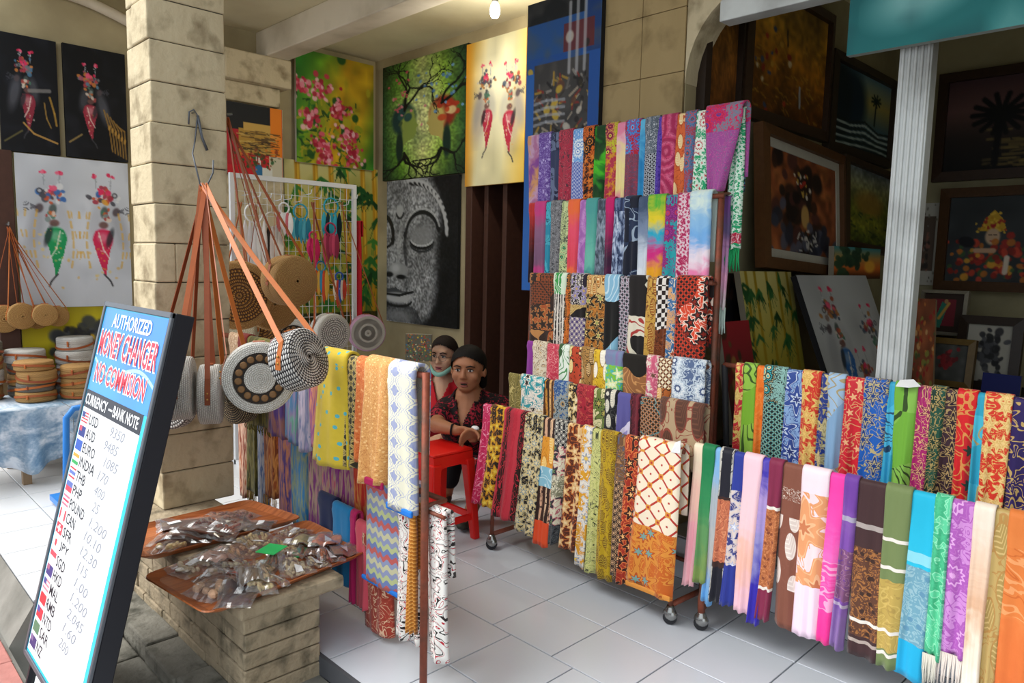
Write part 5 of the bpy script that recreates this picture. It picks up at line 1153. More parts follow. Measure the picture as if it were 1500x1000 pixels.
# --- back wall of the centre bay
Yb = 1.565
p = Pt(110, 1.35, '5c9c2c', 17); p.grad('2c4c2c 6ca030 c8d080 90b840 2c5430', 0); d = np.hypot(p.x-.45, (p.y-.65)*.8); p._bl(np.clip(1-d/.42, 0, 1)*.8, 'd8dca0'); p._bl(np.clip((d-.45)/.3, 0, 1)*.85, '14241c'); p.noise(60, .3); p.noise(6, .3, '1c3c20')
for sx in (-1, 1):
    hx_ = .5+sx*.23; p.ell(hx_, .66, .15, .18, '1c3c3c' if sx < 0 else '8c2c20', 0, .3); p.ell(hx_-sx*.06, .72, .09, .16, '9cac50' if sx < 0 else 'c8b868', 0, .5)
    p.poly([(hx_-sx*.12, .56), (hx_-sx*.145, .70), (hx_-sx*.185, .76), (hx_-sx*.15, .78), (hx_-sx*.16, .83), (hx_-sx*.13, .89), (hx_-sx*.04, .92), (hx_+sx*.02, 1.0), (hx_, .7)], '8ca04c' if sx < 0 else 'b8a860'); p.ell(hx_+sx*.05, .98, .045, .18, '183028', 0, .4)
    p.blobs(10, hx_+sx*.03, .6, .1, .12, .02, .05, '24484c 2c5854 485c38' if sx < 0 else 'a83420 c04828 d8c088')
def branch(p, x, y, a, l, w, dep, col='0c120e'):
    pts = [(x, y)]
    for k in range(4): a += p.rn.gauss(0, .35); x += l/4*math.cos(a); y += l/4*math.sin(a); pts.append((x, y))
    p.line(pts, w, col)
    if dep:
        for _ in range(2): branch(p, x, y, a+p.rn.uniform(-.9, .9), l*.72, w*.65, dep-1, col)
for sx in (-1, 1):
    for q in range(3): branch(p, .5+sx*.22, .56, -1.57+p.rn.uniform(-.7, .7), .26, .014, 4)
    for q in range(3): branch(p, .5+sx*.22, 1.05, 1.57+p.rn.uniform(-1.0, 1.0), .16, .016, 3)
p.blobs(26, .25, .42, .35, .25, .012, .022, 'c85864 d88890'); p.blobs(26, .72, .36, .35, .25, .012, .022, '4c78b0 6c98c8')
on_back(p, 561, 100, 684, 252, 'green canvas of two facing heads growing into trees', Yb, side='0c120e')
p = Pt(110, 1.33, '17181b', 19)
p.ell(.22, .62, .64, .80, '85878a', 0, .12); p.poly([(0, 1.05), (.45, 1.2), (.55, 1.33), (0, 1.33)], '4c4e52'); p.ell(.90, .80, .17, .9, '141518', .05, .6, .95); p.noise(70, .45); p.noise(9, .25)
p.arc(.15, .10, .45, .14, -1.6, -.6, .03, '9a9c9e', .7)
for k in range(13): t = k/12; p.ell(.34+.52*math.sin(t*1.5), .02+.52*(1-math.cos(t*1.45)), .05, .026, 'b8babc', .3+1.2*t, .4); p.ell(.37+.52*math.sin(t*1.5), .045+.52*(1-math.cos(t*1.45)), .04, .014, '1c1d20', .3+1.2*t, .5)
p.ell(.20, .285, .055, .06, 'b0b2b4', 0, .4); p.arc(.20, .29, .055, .062, .3, 2.8, .012, '2c2d30')
p.arc(.52, .52, .24, .22, -3.1, -.25, .026, '1c1d20'); p.arc(.52, .50, .25, .225, -3.0, -.3, .012, 'c0c2c4', .8); p.ell(.52, .52, .16, .10, '909294', 0, .6, .8); p.arc(.52, .555, .16, .075, .25, 2.9, .016, '16171a'); p.arc(.52, .575, .17, .085, .35, 2.8, .012, '34363a'); p.arc(.52, .54, .16, .07, .3, 2.85, .010, 'd0d2d4', .8)
p.arc(-.06, .52, .16, .2, -1.2, .3, .024, '1c1d20'); p.arc(-.02, .56, .10, .06, -.3, 1.5, .014, '18191c')
p.line([(.22, .42), (.19, .60), (.17, .78)], .03, 'b4b6b8', .5); p.line([(.29, .46), (.27, .62), (.30, .78)], .022, '2c2d31', .7); p.ell(.17, .84, .15, .075, '9c9ea0', 0, .4); p.ell(.22, .90, .07, .022, '141518', 0, .5); p.ell(.04, .88, .06, .025, '18191c', 0, .5); p.ell(.14, .82, .06, .04, 'd0d2d4', 0, .9, .6)
p.poly([(0, 1.02), (.14, 1.00), (.22, 1.03), (.36, 1.035), (.26, 1.08), (0, 1.075)], '46484c'); p.ell(.17, 1.10, .20, .05, 'b8babc', 0, .5); p.line([(0, 1.07), (.2, 1.075), (.40, 1.035)], .012, '121316'); p.arc(.16, 1.12, .22, .06, .2, 2.6, .014, '222326'); p.ell(.2, 1.27, .2, .06, '8c8e90', 0, .9, .7)
on_back(p, 567, 266, 669, 482, 'grey canvas of half a serene stone face with closed eye', Yb, side='17181b')
p = Pt(80, 1.7, 'dcb850', 21); p.grad('d8a030 e0d8b0 dcd4a8 e0b84c', 12); d = np.hypot(p.x-.55, (p.y-.6)*.7); p._bl(np.clip(1-d/.55, 0, 1)*.7, 'e8e4d0'); p.noise(5, .12); p._bl(np.clip(.16-p.x, 0, .16)*5, 'dc9020')
p.ell(.25, .9, .13, .3, 'a89c98', .2, .9, .6); p.ell(.85, .95, .13, .35, 'a89c98', .2, .9, .6); dancer(p, .36, .42, .95, 'b83048', 'd8a440', 'b8b8bc', 1, 'a85038 4c586c b07840 883848 4c4c54 c8c0b8', False); dancer(p, .76, .46, 1.0, 'b83048', 'd8a440', 'b8b8bc', -1, 'a85038 4c586c b07840 883848 4c4c54 c8c0b8', False)
on_back(p, 684, 66, 767, 266, 'yellow canvas of two dancers above the door', 1.55, side='c89030')
p = Pt(60, 1.0, '5c5a4c', 23); p.blobs(420, .5, .5, 1.0, 1.0, .018, .036, 'a83c2c c8a438 3c6c8c 4c7c4c 2c2c2c d8c8a0 8c5c34 b05c3c', 1, .5)
a = PD(594, 489, 4.3); painting(p, a, (.72, .69, 0), (0, 0, -1), .155, .16, 'small mosaic picture of many coloured dots behind the seated women', frame=None)
# dark stone-face canvas seen through the doorway
p = Pt(70, 1.9, '1c1712', 25); p.ell(.75, .9, .5, .8, '3c3020', 0, .3); p.ell(.35, .35, .06, .07, '5c4c34', 0, .5); p.arc(.8, .85, .4, .35, -3.1, -1.2, .05, '120e0a'); p.line([(.5, .9), (.42, 1.25)], .05, '54462e'); p.noise(30, .4)
on_back(p, 722, 300, 790, 470, 'dark brown canvas of a stone face in the room behind the door', 2.865)
# --- blue abstract beside the pier
p = Pt(90, 2.9, '24508c', 27); p.rect(0, 1, 0, .22, '15181c'); p.rect(.0, .8, .55, .95, '1c4c94'); p.rect(.8, 1, 0, .6, '1c3c74'); p.rect(.12, .86, .62, 2.3, '3c3a3a'); p.noise(9, .4, '5c5854'); p.rect(.52, .92, .28, .55, '6c2420', .8)
p.strokes(160, .15, .85, .7, 2.2, .1, .014, '1c1a1a 6c6864 948e86 38302c 8c2c24 a89a88 b08c34', 1.2, 1.0); p.blobs(60, .5, 1.3, .5, 1.0, .02, .06, '9a968e 242222 b8b0a4 5c3c30 c0a038')
for k in range(4): p.line([(.0, 1.02+.07*k), (.30, .98+.07*k), (.55, 1.0+.07*k)], .016, 'a8acb4', .65)
for k in range(3): p.line([(.60+.10*k, .1), (.60+.10*k, .75)], .022, 'b0b0b4', .7)
for k in range(3): p.line([(.0, 1.70+.08*k), (.45, 1.64+.08*k)], .018, 'c0c4cc', .7)
p.rect(0, .12, .7, 2.9, '2a62ae'); p.rect(.86, 1, .6, 2.9, '20509a'); p.rect(.1, .9, 2.2, 2.9, '2a62ae')
a0, b0 = P(767, 300, 1, .565), P(879, 100, 1, .565)
painting(p, (a0[0], .565, 2.62), EX, DZ, b0[0]-a0[0], 2.62-1.22, 'tall blue abstract canvas with grey figure leaning on the stone pier', side='1c1c20')
# ================================================================== RIGHT BAY PAINTINGS
XR = -.425
def on_r(p, y0, y1, z1, z0, label, X=XR, lean=0.0, roll=0.0, **k):
    """on / leaning at the side wall: Y range, top and bottom heights"""
    Rv = Vector((0, math.cos(roll), math.sin(roll))); Dv = Vector((lean, math.sin(roll)*1.0, -math.cos(roll))).normalized(); Rv = (Rv-Dv*Rv.dot(Dv)).normalized()
    return painting(p, (X, y0, z1), Rv, Dv, y1-y0, (z1-z0), label, **k)
def on_rp(p, px0, px1, py0, h, label, X, lean=0.0, **k):
    a, b = P(px0, py0, 0, X), P(px1, py0, 0, X); return on_r(p, a[1], b[1], a[2], a[2]-h, label, X, lean, **k)
def landscape(W, a, sky, land, seed, fig=None):
    p = Pt(W, a, '806020', seed); p.grad(sky+' '+land, 90); p.noise(6, .3); p.noise(30, .25); return p
p = landscape(40, 1.6, '6c5428 8c6024', '7c4c1c 5c3414', 31); on_r(p, .72, .98, 2.75, 2.0, 'narrow brown-framed ochre painting beside the pier', frame=('2c2018', .03))
p = landscape(90, .80, '8c6c30 b08028', 'a86c1c 7c4c14 5c3410', 33); p.strokes(120, 0, 1, .25, .8, .06, .006, 'c08c30 8c5818 d0a040', .4, .4, .5); p.blobs(26, .25, .5, .35, .25, .012, .03, 'b03c2c d8c8a0 3c4c6c 8c2c24 c89838'); p.line([(.45, .2), (.46, .3)], .012, '3c2c1c'); p.line([(.65, .55), (.66, .68)], .014, 'a8acb0')
on_r(p, 1.08, 1.92, 2.66, 2.10, 'ochre harvest painting of tiny field workers in a wide wooden frame', frame=('3c2a1c', .05))
p = Pt(90, .75, '3c5468', 35); p.grad('6c90a0 b8a860 4c6c78 1c2c30', 90); p.ell(.3, .3, .25, .3, '1c3040', 0, .5); p.ell(.1, .35, .2, .4, '182830', 0, .5)
for k in range(8): p.line([(0, .48+.035*k), (.3, .50+.03*k), (.55, .45+.035*k), (.8, .52+.025*k), (1, .5+.03*k)], .011, 'b8c8c4' if k % 2 else '14201f', .9)
p.line([(.72, .45), (.73, .2)], .014, '14201c')
for k in range(9): a = k*.7; p.line([(.73, .2), (.73+.09*math.cos(a), .2+.06*math.sin(a))], .012, '14281c')
on_r(p, 2.04, 2.92, 2.50, 2.06, 'blue-green painting of terraced rice fields and a palm', frame=('33281c', .05))
p = Pt(90, .74, '8c4c2c', 37); p.noise(12, .6, 'b8703c'); p.noise(20, .3); p.blobs(60, .45, .4, .35, .4, .04, .09, '241a18 3c241c 1c1414 54302c'); p.ell(.5, .2, .12, .13, '2c1c18'); p.ell(.5, .45, .06, .09, 'c09858'); p.blobs(20, .5, .2, .14, .1, .012, .02, 'c83c2c d8b050 f0e8d8'); p.blobs(30, .5, .62, .8, .18, .04, .08, '3c4050 54586c 2c2e3c'); p.strokes(30, .4, .7, .55, .74, .05, .012, '1c1c1c d8d4cc', .8, .8)
on_r(p, 1.20, 1.98, 1.93, 1.45, 'wood-framed painting of a maned lion mask in rust and charcoal', X=-.36, lean=.10, roll=-.05, frame=('5a3a20', .05), matw=.045)
p = landscape(80, .85, '5c6468 7c7c54', '5c6424 7c7c28 3c4c1c', 39); p.ell(.5, .38, .3, .14, 'a87c34', 0, .6, .7); p.strokes(60, 0, 1, .5, .85, .08, .014, '2c3c18 6c7424', 0, .3); on_r(p, 2.16, 2.90, 1.96, 1.52, 'olive landscape painting of hills in a dark frame', X=-.38, lean=.08, roll=-.04, frame=('3c2c1c', .04))
p = Pt(70, .5, 'd87c30', 41); p.grad('3c8c98 c89850 d86c28 3c2414', 90); p.ell(.75, .3, .12, .1, 'f0b040', 0, .5); p.blobs(40, .3, .2, .35, .2, .04, .08, '1c3c2c 2c4c34'); on_rp(p, 1222, 1290, 360, .17, 'small teal and orange sunset painting under the olive landscape', -.243, .05)
p = Pt(90, 1.3, 'a89c48', 43); p.grad('c8bc78 a89838 6c6c20', 90)
for x in (.1, .26, .48, .7, .9): p.line([(x, 0), (x-.02, 1.3)], .026, '9c801c')
bamboo_leaves(p, 45, 1.25, '1c4c24 2c6030 143818'); on_rp(p, 1083, 1158, 397, .80, 'leaning canvas of green bamboo behind the two-bar rack', -.30, .22)
p = Pt(40, .9, '1c1a20', 45); p.blobs(20, .4, .4, .5, .5, .06, .14, '3c2c24 54382c 2c2430'); on_rp(p, 1058, 1084, 400, .25, 'dark unframed picture at the foot of the harvest wall', -.38, .1, side='b8b0a4')
p = Pt(50, 1.4, '7c2024', 47); p.grad('902028 6c1c20 2c1414', 90); p.blobs(30, .5, .7, .45, .8, .05, .12, '5c4424 8c6c34 3c2c1c 241c18'); on_rp(p, 1054, 1096, 472, .50, 'small crimson picture of a brown figure leaning by the rack post', -.21, .2)
p = Pt(110, 1.25, 'b4b6b8', 49); p.noise(4, .1); dancer(p, .30, .22, .85, '2c64a8', '8c8c90', 'c8c8cc', 1, 'a85038 4c586c b07840 883848 4c4c54 88746c', False); dancer(p, .80, .36, .8, '2c64a8', '8c8c90', 'c8c8cc', -1, 'a85038 4c586c b07840 883848 4c4c54 88746c', False); dancer(p, .52, .70, .75, '3c6c9c', '8c8c90', 'c8c8cc', 1, 'a85038 4c586c b07840 883848 4c4c54 88746c', False)
on_rp(p, 1166, 1268, 403, .83, 'leaning white canvas of three dancers in blue', -.22, .40, side='16161a')
# back wall of the right bay
YB = 3.27
p = Pt(90, .75, '1a1618', 51); p.grad('4c3438 6c4c48 2c2420 141212', 90); p.strokes(60, .3, 1, .4, .75, .2, .012, '8c7840 6c5c34', 0, .1, .6); p.line([(.4, .7), (.42, .3)], .03, '0c0a0c')
for k in range(14): a = k*.45; p.line([(.42, .3), (.42+.22*math.cos(a), .3+.16*math.sin(a))], .022, '0c0c0c')
def on_bkp(p, px0, py0, px1, py1, label, Y, **k):
    a, b = P(px0, py0, 1, Y), P(px1, py1, 1, Y); return on_bk(p, a[0], b[0], a[2], b[2], label, Y, **k)
def on_bk(p, x0, x1, z1, z0, label, Y=YB, lean=0.0, **k):
    return painting(p, (x0, Y, z1), EX, Vector((0, -lean, -1)), x1-x0, z1-z0, label, **k)
on_bkp(p, 1392, 122, 1580, 240, 'dark painting of palm silhouettes at dusk in a heavy wooden frame', YB, frame=('38261a', .06))
p = Pt(100, .98, '34383a', 53); p.noise(6, .2); X, Y = .46, .42
p.poly([(X-.14, Y-.02), (X-.09, Y-.16), (X, Y-.27), (X+.09, Y-.16), (X+.14, Y-.02)], 'c89c28'); p.blobs(40, X, Y-.1, .16, .12, .012, .024, 'e0b83c c08c20 a83020'); p.ell(X, Y-.08, .02, .022, 'a82020'); p.ell(X, Y+.04, .075, .095, 'c8a888', 0, .3); p.line([(X-.04, Y+.02), (X-.015, Y+.02)], .008, '241a18'); p.line([(X+.015, Y+.02), (X+.04, Y+.02)], .008, '241a18'); p.line([(X-.02, Y+.09), (X+.02, Y+.09)], .009, 'a82c2c')
p.blobs(120, X, Y+.32, .5, .26, .02, .05, 'a82c20 c8442c d89c30 8c2418 3c5c34 c07028'); p.ell(X-.26, Y+.1, .09, .06, '14141a', .3, .3); p.line([(X-.16, Y+.2), (X+.02, Y+.2)], .03, 'c8a080'); p.line([(X+.16, Y+.28), (X+.15, Y+.45)], .03, 'd8c8b4')
on_bkp(p, 1394, 290, 1530, 415, 'painting of a temple dancer in a gold crown and red costume', 3.20, frame=('4a3018', .06))
p = Pt(40, 1.8, 'b8b4a8', 55); p.rect(.25, .75, .3, 1.5, '5c4c40'); p.blobs(16, .5, 1.0, .2, .6, .04, .08, '8c5c4c 3c3430'); p.blobs(40, .5, .9, 1.0, 1.8, .02, .04, '5c564c 7c766a'); on_bkp(p, 1344, 298, 1374, 418, 'ornate white-framed narrow picture beside the dancer painting', 3.268)
p = Pt(60, 1.0, '38281f', 57); p.rect(.2, .8, .15, .85, '7c2430'); p.poly([(.45, .2), (.6, .3), (.45, .9), (.25, .9)], '2c7c68'); p.line([(.62, .25), (.4, .65)], .04, 'c89c48'); p.ell(.55, .2, .05, .06, 'b08858'); on_bkp(p, 1356, 429, 1410, 488, 'small picture of a slim dancer in green with an octagonal mount', 3.0, lean=.12, frame=('8c8474', .02))
p = Pt(60, 1.6, '8c4c2c', 59); p.noise(5, .3); p.blobs(160, .5, .8, .9, 1.4, .03, .06, 'b04428 c87838 8c8c3c 4c5c30 d8a868 a02c24'); painting(p, P(1326, 436, 1, 2.5), (1, .0, 0), (.10, -.2, -1), .16, .56, 'leaning canvas dabbed with orange and red flowers behind the aluminium post', side='9c8468')
p = Pt(60, 1.1, '4c4c48', 61); p.noise(6, .2); p.blobs(30, .45, .5, .25, .25, .05, .09, '8c2428 a83034 6c1c20'); on_bkp(p, 1366, 502, 1416, 560, 'grey picture of a red rose in a brass frame', 2.75, lean=.15, frame=('6c5428', .035))
p = Pt(60, 1.2, 'a8a498', 63); p.blobs(70, .5, .6, .35, .6, .05, .1, '1c1c1e 2c2c30 48484c'); on_bkp(p, 1420, 474, 1478, 562, 'black and white picture of a shaggy figure in a brown frame', 2.85, lean=.12, frame=('2c1f16', .05))
p = Pt(20, .5, '1c2468', 65); on_bkp(p, 1440, 545, 1494, 580, 'small dark blue picture propped low by the back wall', 2.6, lean=.1)
# support: low dark bench that carries the leaning pictures
struct(MB().box(-.40, .05, 2.93, 3.28, .186, P(1380, 492, 1, 3.0)[2]-.022).build('platform', m_dark, bevel=.005))
struct(MB().box(-.447, .9, 2.45, 3.28, .186, .66).build('platform', m_dark, bevel=.005))
struct(MB().box(-.447, -.02, .80, 2.44, .186, .53).build('platform', m_dark, bevel=.005))
# teal canvas hung on the lintel
p = Pt(110, .72, '1c5c60', 67); p.grad('123c44 1c686c 2c8080', 60); p.noise(4, .5, '7cb8b8'); p.ell(.3, .48, .2, .12, '8cc0c0', -.4, .9, .8); p.noise(7, .3, '0c3038'); p.strokes(26, .0, .35, .1, .3, .05, .008, '3cb088', -.3, .4); p.strokes(26, .55, .95, .35, .5, .05, .010, '3cc088', -.2, .3); p.blobs(8, .45, .36, .1, .03, .02, .04, 'c8e0e0')
a = P(1240, 82, 1, .56); painting(p, (a[0], .56, a[2]+.52), EX, DZ, .80, .52, 'teal painting of water and leaves hung on the aluminium lintel', thick=.03, side='8c9490')
# ================================================================== ROUND WOVEN BAGS
TOW = Vector((.71, -.70, 0)).normalized(); RGT = Vector((.70, .71, 0)).normalized(); UP = Vector((0, 0, 1))
def weave(name, ca, cb, ku=150, kv=150, th=.28, diag=0):
    if name in _mats: return _mats[name]
    g = G(name, .65, 0, .3); s = g.sep(g.uv()); v_ = g.m('MULTIPLY', s[1], kv); u_ = g.m('ADD', g.m('MULTIPLY', s[0], ku), g.m('MULTIPLY', g.m('FLOOR', v_), .5))
    if diag: u_ = g.m('ADD', u_, g.m('MULTIPLY', s[1], diag))
    h = g.m('MULTIPLY', g.m('SINE', g.m('MULTIPLY', g.m('FRACT', u_), PI)), g.m('SINE', g.m('MULTIPLY', g.m('FRACT', v_), PI)))
    g.bump(h, .8, .004); n = g.noise(g.obj(), 25, 3)
    A = g.mix(n, tuple(x*.88 for x in H(ca)), H(ca)); _mats[name] = g.done(g.mix(g.lt(h, th), A, H(cb))); return _mats[name]
W_white = weave('weave_white', '#e6e3de', '#a8a39a'); W_tan = weave('weave_rattan', '#c9a063', '#8a5c2c'); W_black = weave('weave_black_cream', '#c9b48c', '#1e1a18', 110, 110, .62)
W_pink = weave('weave_pink', '#e0b4cc', '#b98aac'); W_stripe = weave('weave_stripe', '#d6d3d0', '#2c2a2e', 60, 110, .42, 60); W_open = weave('weave_open', '#dedad5', '#5a5552', 70, 70, .38); W_grey = weave('weave_grey', '#8a8378', '#3c3833')
m_lea = [mat('leather_%d' % i, c, .42, var=.15, scale=30) for i, c in enumerate(('#a0542c', '#b5652f', '#8a4526', '#c07a3c', '#c0806a'))]
def lathe_uv(prof, n, M_, uvs=1.0):
    b = MB(); uv = []; acc = 0; R = max(r for r, h in prof)
    for i, (r, h) in enumerate(prof):
        if i: acc += math.hypot(r-prof[i-1][0], h-prof[i-1][1])
        for k in range(n+1): q = 2*PI*k/n; b.v.append(tuple(M_ @ Vector((r*math.cos(q), r*math.sin(q), h)))); uv.append((q*R*uvs, acc*uvs))
    L = len(prof); b.f = [(i*(n+1)+k, i*(n+1)+k+1, (i+1)*(n+1)+k+1, (i+1)*(n+1)+k) for i in range(L-1) for k in range(n)]; return b, uv
def frame_of(axis):
    z = Vector(axis).normalized(); x = UP-z*UP.dot(z); x = x.normalized() if x.length > .01 else Vector((1, 0, 0)); return x, z.cross(x), z
def round_bag(c, axis, R, T, wm, label, group, hook=None, face=None, lea=0, sw=.019, name='round_bag', ends=.07):
    c = Vector(c); x, y, z = frame_of(axis); M_ = Matrix(((x.x, y.x, z.x, c.x), (x.y, y.y, z.y, c.y), (x.z, y.z, z.z, c.z), (0, 0, 0, 1)))
    root = thing(name, label, 'bag', c-UP*R, group); t = T/2
    b, uv = lathe_uv([(R*.05, -t), (R*.9, -t), (R*.98, -t*.9), (R, -t*.7), (R, -.003), (R*.985, 0), (R, .003), (R, t*.7), (R*.98, t*.9), (R*.9, t), (R*.05, t)], 40, M_); b.build('body', wm, root, smooth=True, uv=uv)
    if face:
        fm, kind = face
        for sd in (1, -1):
            F_ = M_ @ Matrix.Translation((0, 0, sd*t*1.02)); 
            if kind == 'mandala':
                if sd > 0:
                    MB().lathe([(R*.42, 0), (R*.42, .002), (R*.72, .002), (R*.72, 0)], 36, F_).build('motif_ring', mat('dark_ring', '#2b241f', .8), root)
                    for k in range(15): q = 2*PI*k/15; MB().lathe([(.001, .007), (R*.075, .006), (R*.10, .002), (R*.10, 0)], 12, F_ @ Matrix.Translation((R*.57*math.cos(q), R*.57*math.sin(q), 0))).build('motif_disc', mat('brown_disc', '#7a5a3a', .7, var=.3, scale=60), root)
                    b, uv = lathe_uv([(.001, .004), (R*.2, .0035), (R*.42, .003)], 30, F_); b.build('centre_disc', W_white, root, smooth=True, uv=uv)
            elif kind == 'rings':
                for r0, r1 in ((.05, .18), (.40, .52), (.78, .92)): MB().lathe([(R*r0, 0), (R*r0, .002), (R*r1, .002), (R*r1, 0)], 36, F_).build('motif_ring', fm, root)
            else:
                b, uv = lathe_uv([(.001, .003), (R*.4, .003), (R*.78, .001)], 36, F_); b.build('face_panel', fm, root, smooth=True, uv=uv)
    if hook is not None:
        hk = Vector(hook); lm = m_lea[lea]
        d = (hk-c).normalized()
        for k, sd in enumerate((1, -1)):
            side = (y*sd); a = c+side*R*.86+UP*R*.52; a2 = c+side*R*1.015-UP*ends*.3
            if abs((hk-c).normalized().dot(z)) > .9: a = c+UP*R
            off = RGT*(.008*sd)
            MB().ribbon([hk+off, hk*.5+a*.5+off*.6, a+UP*.015, c+side*R*1.01+UP*R*.10, a2], sw, .003, z).build('strap', lm, root)
            st = MB(); 
            for q in (.0, .022): st.ball(c+side*(R*1.03)+UP*(q), .004, 8, 5)
            st.build('rivet', mat('brass_rivet', '#b58a48', .35, .7), root, smooth=True)
        MB().box(-.012, .012, -.02, .02, R*.99, R*1.03, M_ @ Matrix.Rotation(PI/2, 4, 'Y')).build('clasp', lm, root, bevel=.004)
    return root
# --- cluster on the pillar hook
hp = Vector(P(283, 165, 0, -1.885)); ht = Vector(PD(298, 270, 2.92))
hkr = thing('wire_hook', 'bent grey wire hook hanging on the stone pillar', 'hook', (hp.x, hp.y, ht.z))
hw = [hp+Vector((0, -.02, -.05)), hp+Vector((.004, -.018, .0)), hp+Vector((.006, 0, .012)), hp+Vector((.006, .016, -.01)), hp+Vector((.01, .0, -.12)), hp*.3+ht*.7+Vector((0, -.03, .03)), ht+Vector((0, -.012, -.005)), ht+Vector((0, .012, -.008)), ht+Vector((0, .04, .05)), ht+Vector((0, .042, .10))]
MB().tube(hw, .0034, 7).build('wire', m_grey, hkr, smooth=True)
MB().tube([hp+Vector((.006, .016, -.01)), hp+Vector((.012, .03, -.10)), hp+Vector((.012, .05, -.15))], .006, 7).build('wire_bundle', m_grey, hkr, smooth=True)
MB().lathe([(.004, 0), (.004, .03)], 8, Matrix.Translation(hp+Vector((-.012, 0, .0))) @ Matrix.Rotation(PI/2, 4, 'Y')).build('nail', m_steel, hkr)
GB = 'round bags hanging from the pillar hook'
def pb(px, py, dep): return PD(px, py, dep)
round_bag(pb(263, 568, 2.72), RGT*.96-TOW*.28, .118, .100, W_white, 'white woven round bag seen edge-on, hanging nearest the currency sign', GB, ht, None, 0)
round_bag(pb(309, 577, 2.78), RGT*.96-TOW*.28, .114, .080, W_white, 'narrower white woven bag edge-on, pressed between white and black bags', GB, ht, None, 2)
round_bag(pb(252, 588, 3.01), TOW*.96-RGT*.28, .112, .055, W_open, 'openwork grey-white bag mostly hidden behind the edge-on white bag', GB, ht, None, 2)
round_bag(P(348, 574, 1, -.872), Vector((.10, -1, -.05)), .125, .070, W_black, 'black and cream woven bag tucked behind the large white bag', GB, ht, None, 1)
round_bag(pb(380, 552, 2.50), TOW*.93+RGT*.36+UP*.05, .121, .090, W_white, 'large white round bag with a dark ring of brown discs', GB, ht, (None, 'mandala'), 4)
round_bag(pb(438, 527, 2.36), RGT*.86+TOW*.36+UP*.32, .098, .090, W_stripe, 'black and white striped bag tilted edge-on over the cloths', GB, ht, None, 1)
# --- rattan cluster behind the pillar
h2 = Vector(PD(331, 172, 3.35)); G2 = 'tan rattan bags behind the pillar'
round_bag(pb(350, 432, 3.78), TOW*.9+RGT*.35, .178, .09, W_tan, 'large tan rattan bag with pierced face behind the straps', G2, h2, (weave('weave_tan_open', '#a87838', '#4a2c14', 60, 60, .5), 'panel'), 2)
round_bag(pb(398, 444, 4.05), TOW*.75+RGT*.6, .150, .09, W_tan, 'middle tan rattan bag between two others', G2, h2, None, 2)
round_bag(pb(424, 411, 3.60), RGT*.75+TOW*.6, .124, .137, W_tan, 'tan rattan bag edge-on with a leather tab', G2, h2, None, 0)
MB().tube([(h2.x, -.722, h2.z+.015), (h2.x, h2.y-.01, h2.z+.012), (h2.x, h2.y+.03, h2.z+.02)], .005, 6).build('wall_hook', m_steel); tag(bpy.data.objects['wall_hook'], 'short steel hook on the back of the stone pillar', 'hook')
# --- wire grid display panel
XG = -3.3; gt, gr = P(345, 258, 0, XG), P(521, 270, 0, XG); gy0, gy1, gz1 = -.10, gr[1], 1.885; gz0 = .45
gp = thing('wire_grid_panel', 'white wire grid display panel standing before the left wall', 'display panel', (XG, (gy0+gy1)/2, 0)); m_wh = mat('white_enamel', '#d4d6da', .35, var=.03)
fr_ = MB().box(XG-.012, XG+.012, gy0, gy1, gz1-.03, gz1).box(XG-.012, XG+.012, gy0, gy0+.028, 0, gz1-.03).box(XG-.012, XG+.012, gy1-.028, gy1, 0, gz1-.03).box(XG-.012, XG+.012, gy0, gy1, gz0-.02, gz0); fr_.build('frame', m_wh, gp)
for y in (gy0+.014, gy1-.014): MB().box(XG-.2, XG+.2, y-.014, y+.014, 0, .03).build('foot', m_wh, gp)
wg = MB()
for y in np.arange(gy0+.05, gy1-.03, .05): wg.tube([(XG, y, gz0), (XG, y, gz1-.03)], .0018, 4)
for z in np.arange(gz0+.05, gz1-.05, .075): wg.tube([(XG, gy0+.02, z), (XG, gy1-.02, z)], .0018, 4)
wg.build('wire_mesh', m_wh, gp); rn = random.Random(5)
for y in np.linspace(gy0+.08, gy1-.06, 12):
    z = gz1-.10-rn.uniform(0, .06); MB().tube([(XG+.002, y, z), (XG+.06, y, z), (XG+.11, y, z+.005), (XG+.12, y, z+.03)], .003, 5).build('hook', m_wh, gp, smooth=True)
GG = 'goods hung on the wire grid panel'
def gpt(px, py, dx=.08): return Vector(P(px, py, 0, XG+dx))
for i, (px, py, R, T, ax, wm, face, hx_, lb) in enumerate((
    (430, 497, .138, .08, TOW*.93+RGT*.3, W_white, (None, 'mandala'), 400, 'white bag with a brown disc ring half hidden by the striped bag'),
    (483, 487, .128, .11, TOW*.7+RGT*.7, W_white, (W_open, 'panel'), 458, 'white round bag with a pierced face hung on the wire grid'),
    (537, 487, .132, .09, TOW*.9+RGT*.42, W_pink, (W_white, 'rings'), 500, 'pink and white ringed round bag at the corner of the wire grid'),
    (345, 480, .14, .10, TOW*.8, weave('weave_pale', '#d8ccb0', '#8c7c5c'), None, 352, 'pale woven bag low on the wire grid behind the hook cluster'),
    (382, 475, .13, .08, TOW*.9+RGT*.2, weave('weave_tan_open', '#a87838', '#4a2c14'), None, 375, 'openwork tan bag low on the wire grid'))):
    round_bag(gpt(px, py, .36 if i == 1 else .13 if i == 0 else .16), ax, R, T, wm, lb, GG, gpt(hx_, 296 if i else 300, .11), face, (i+1) % 3)
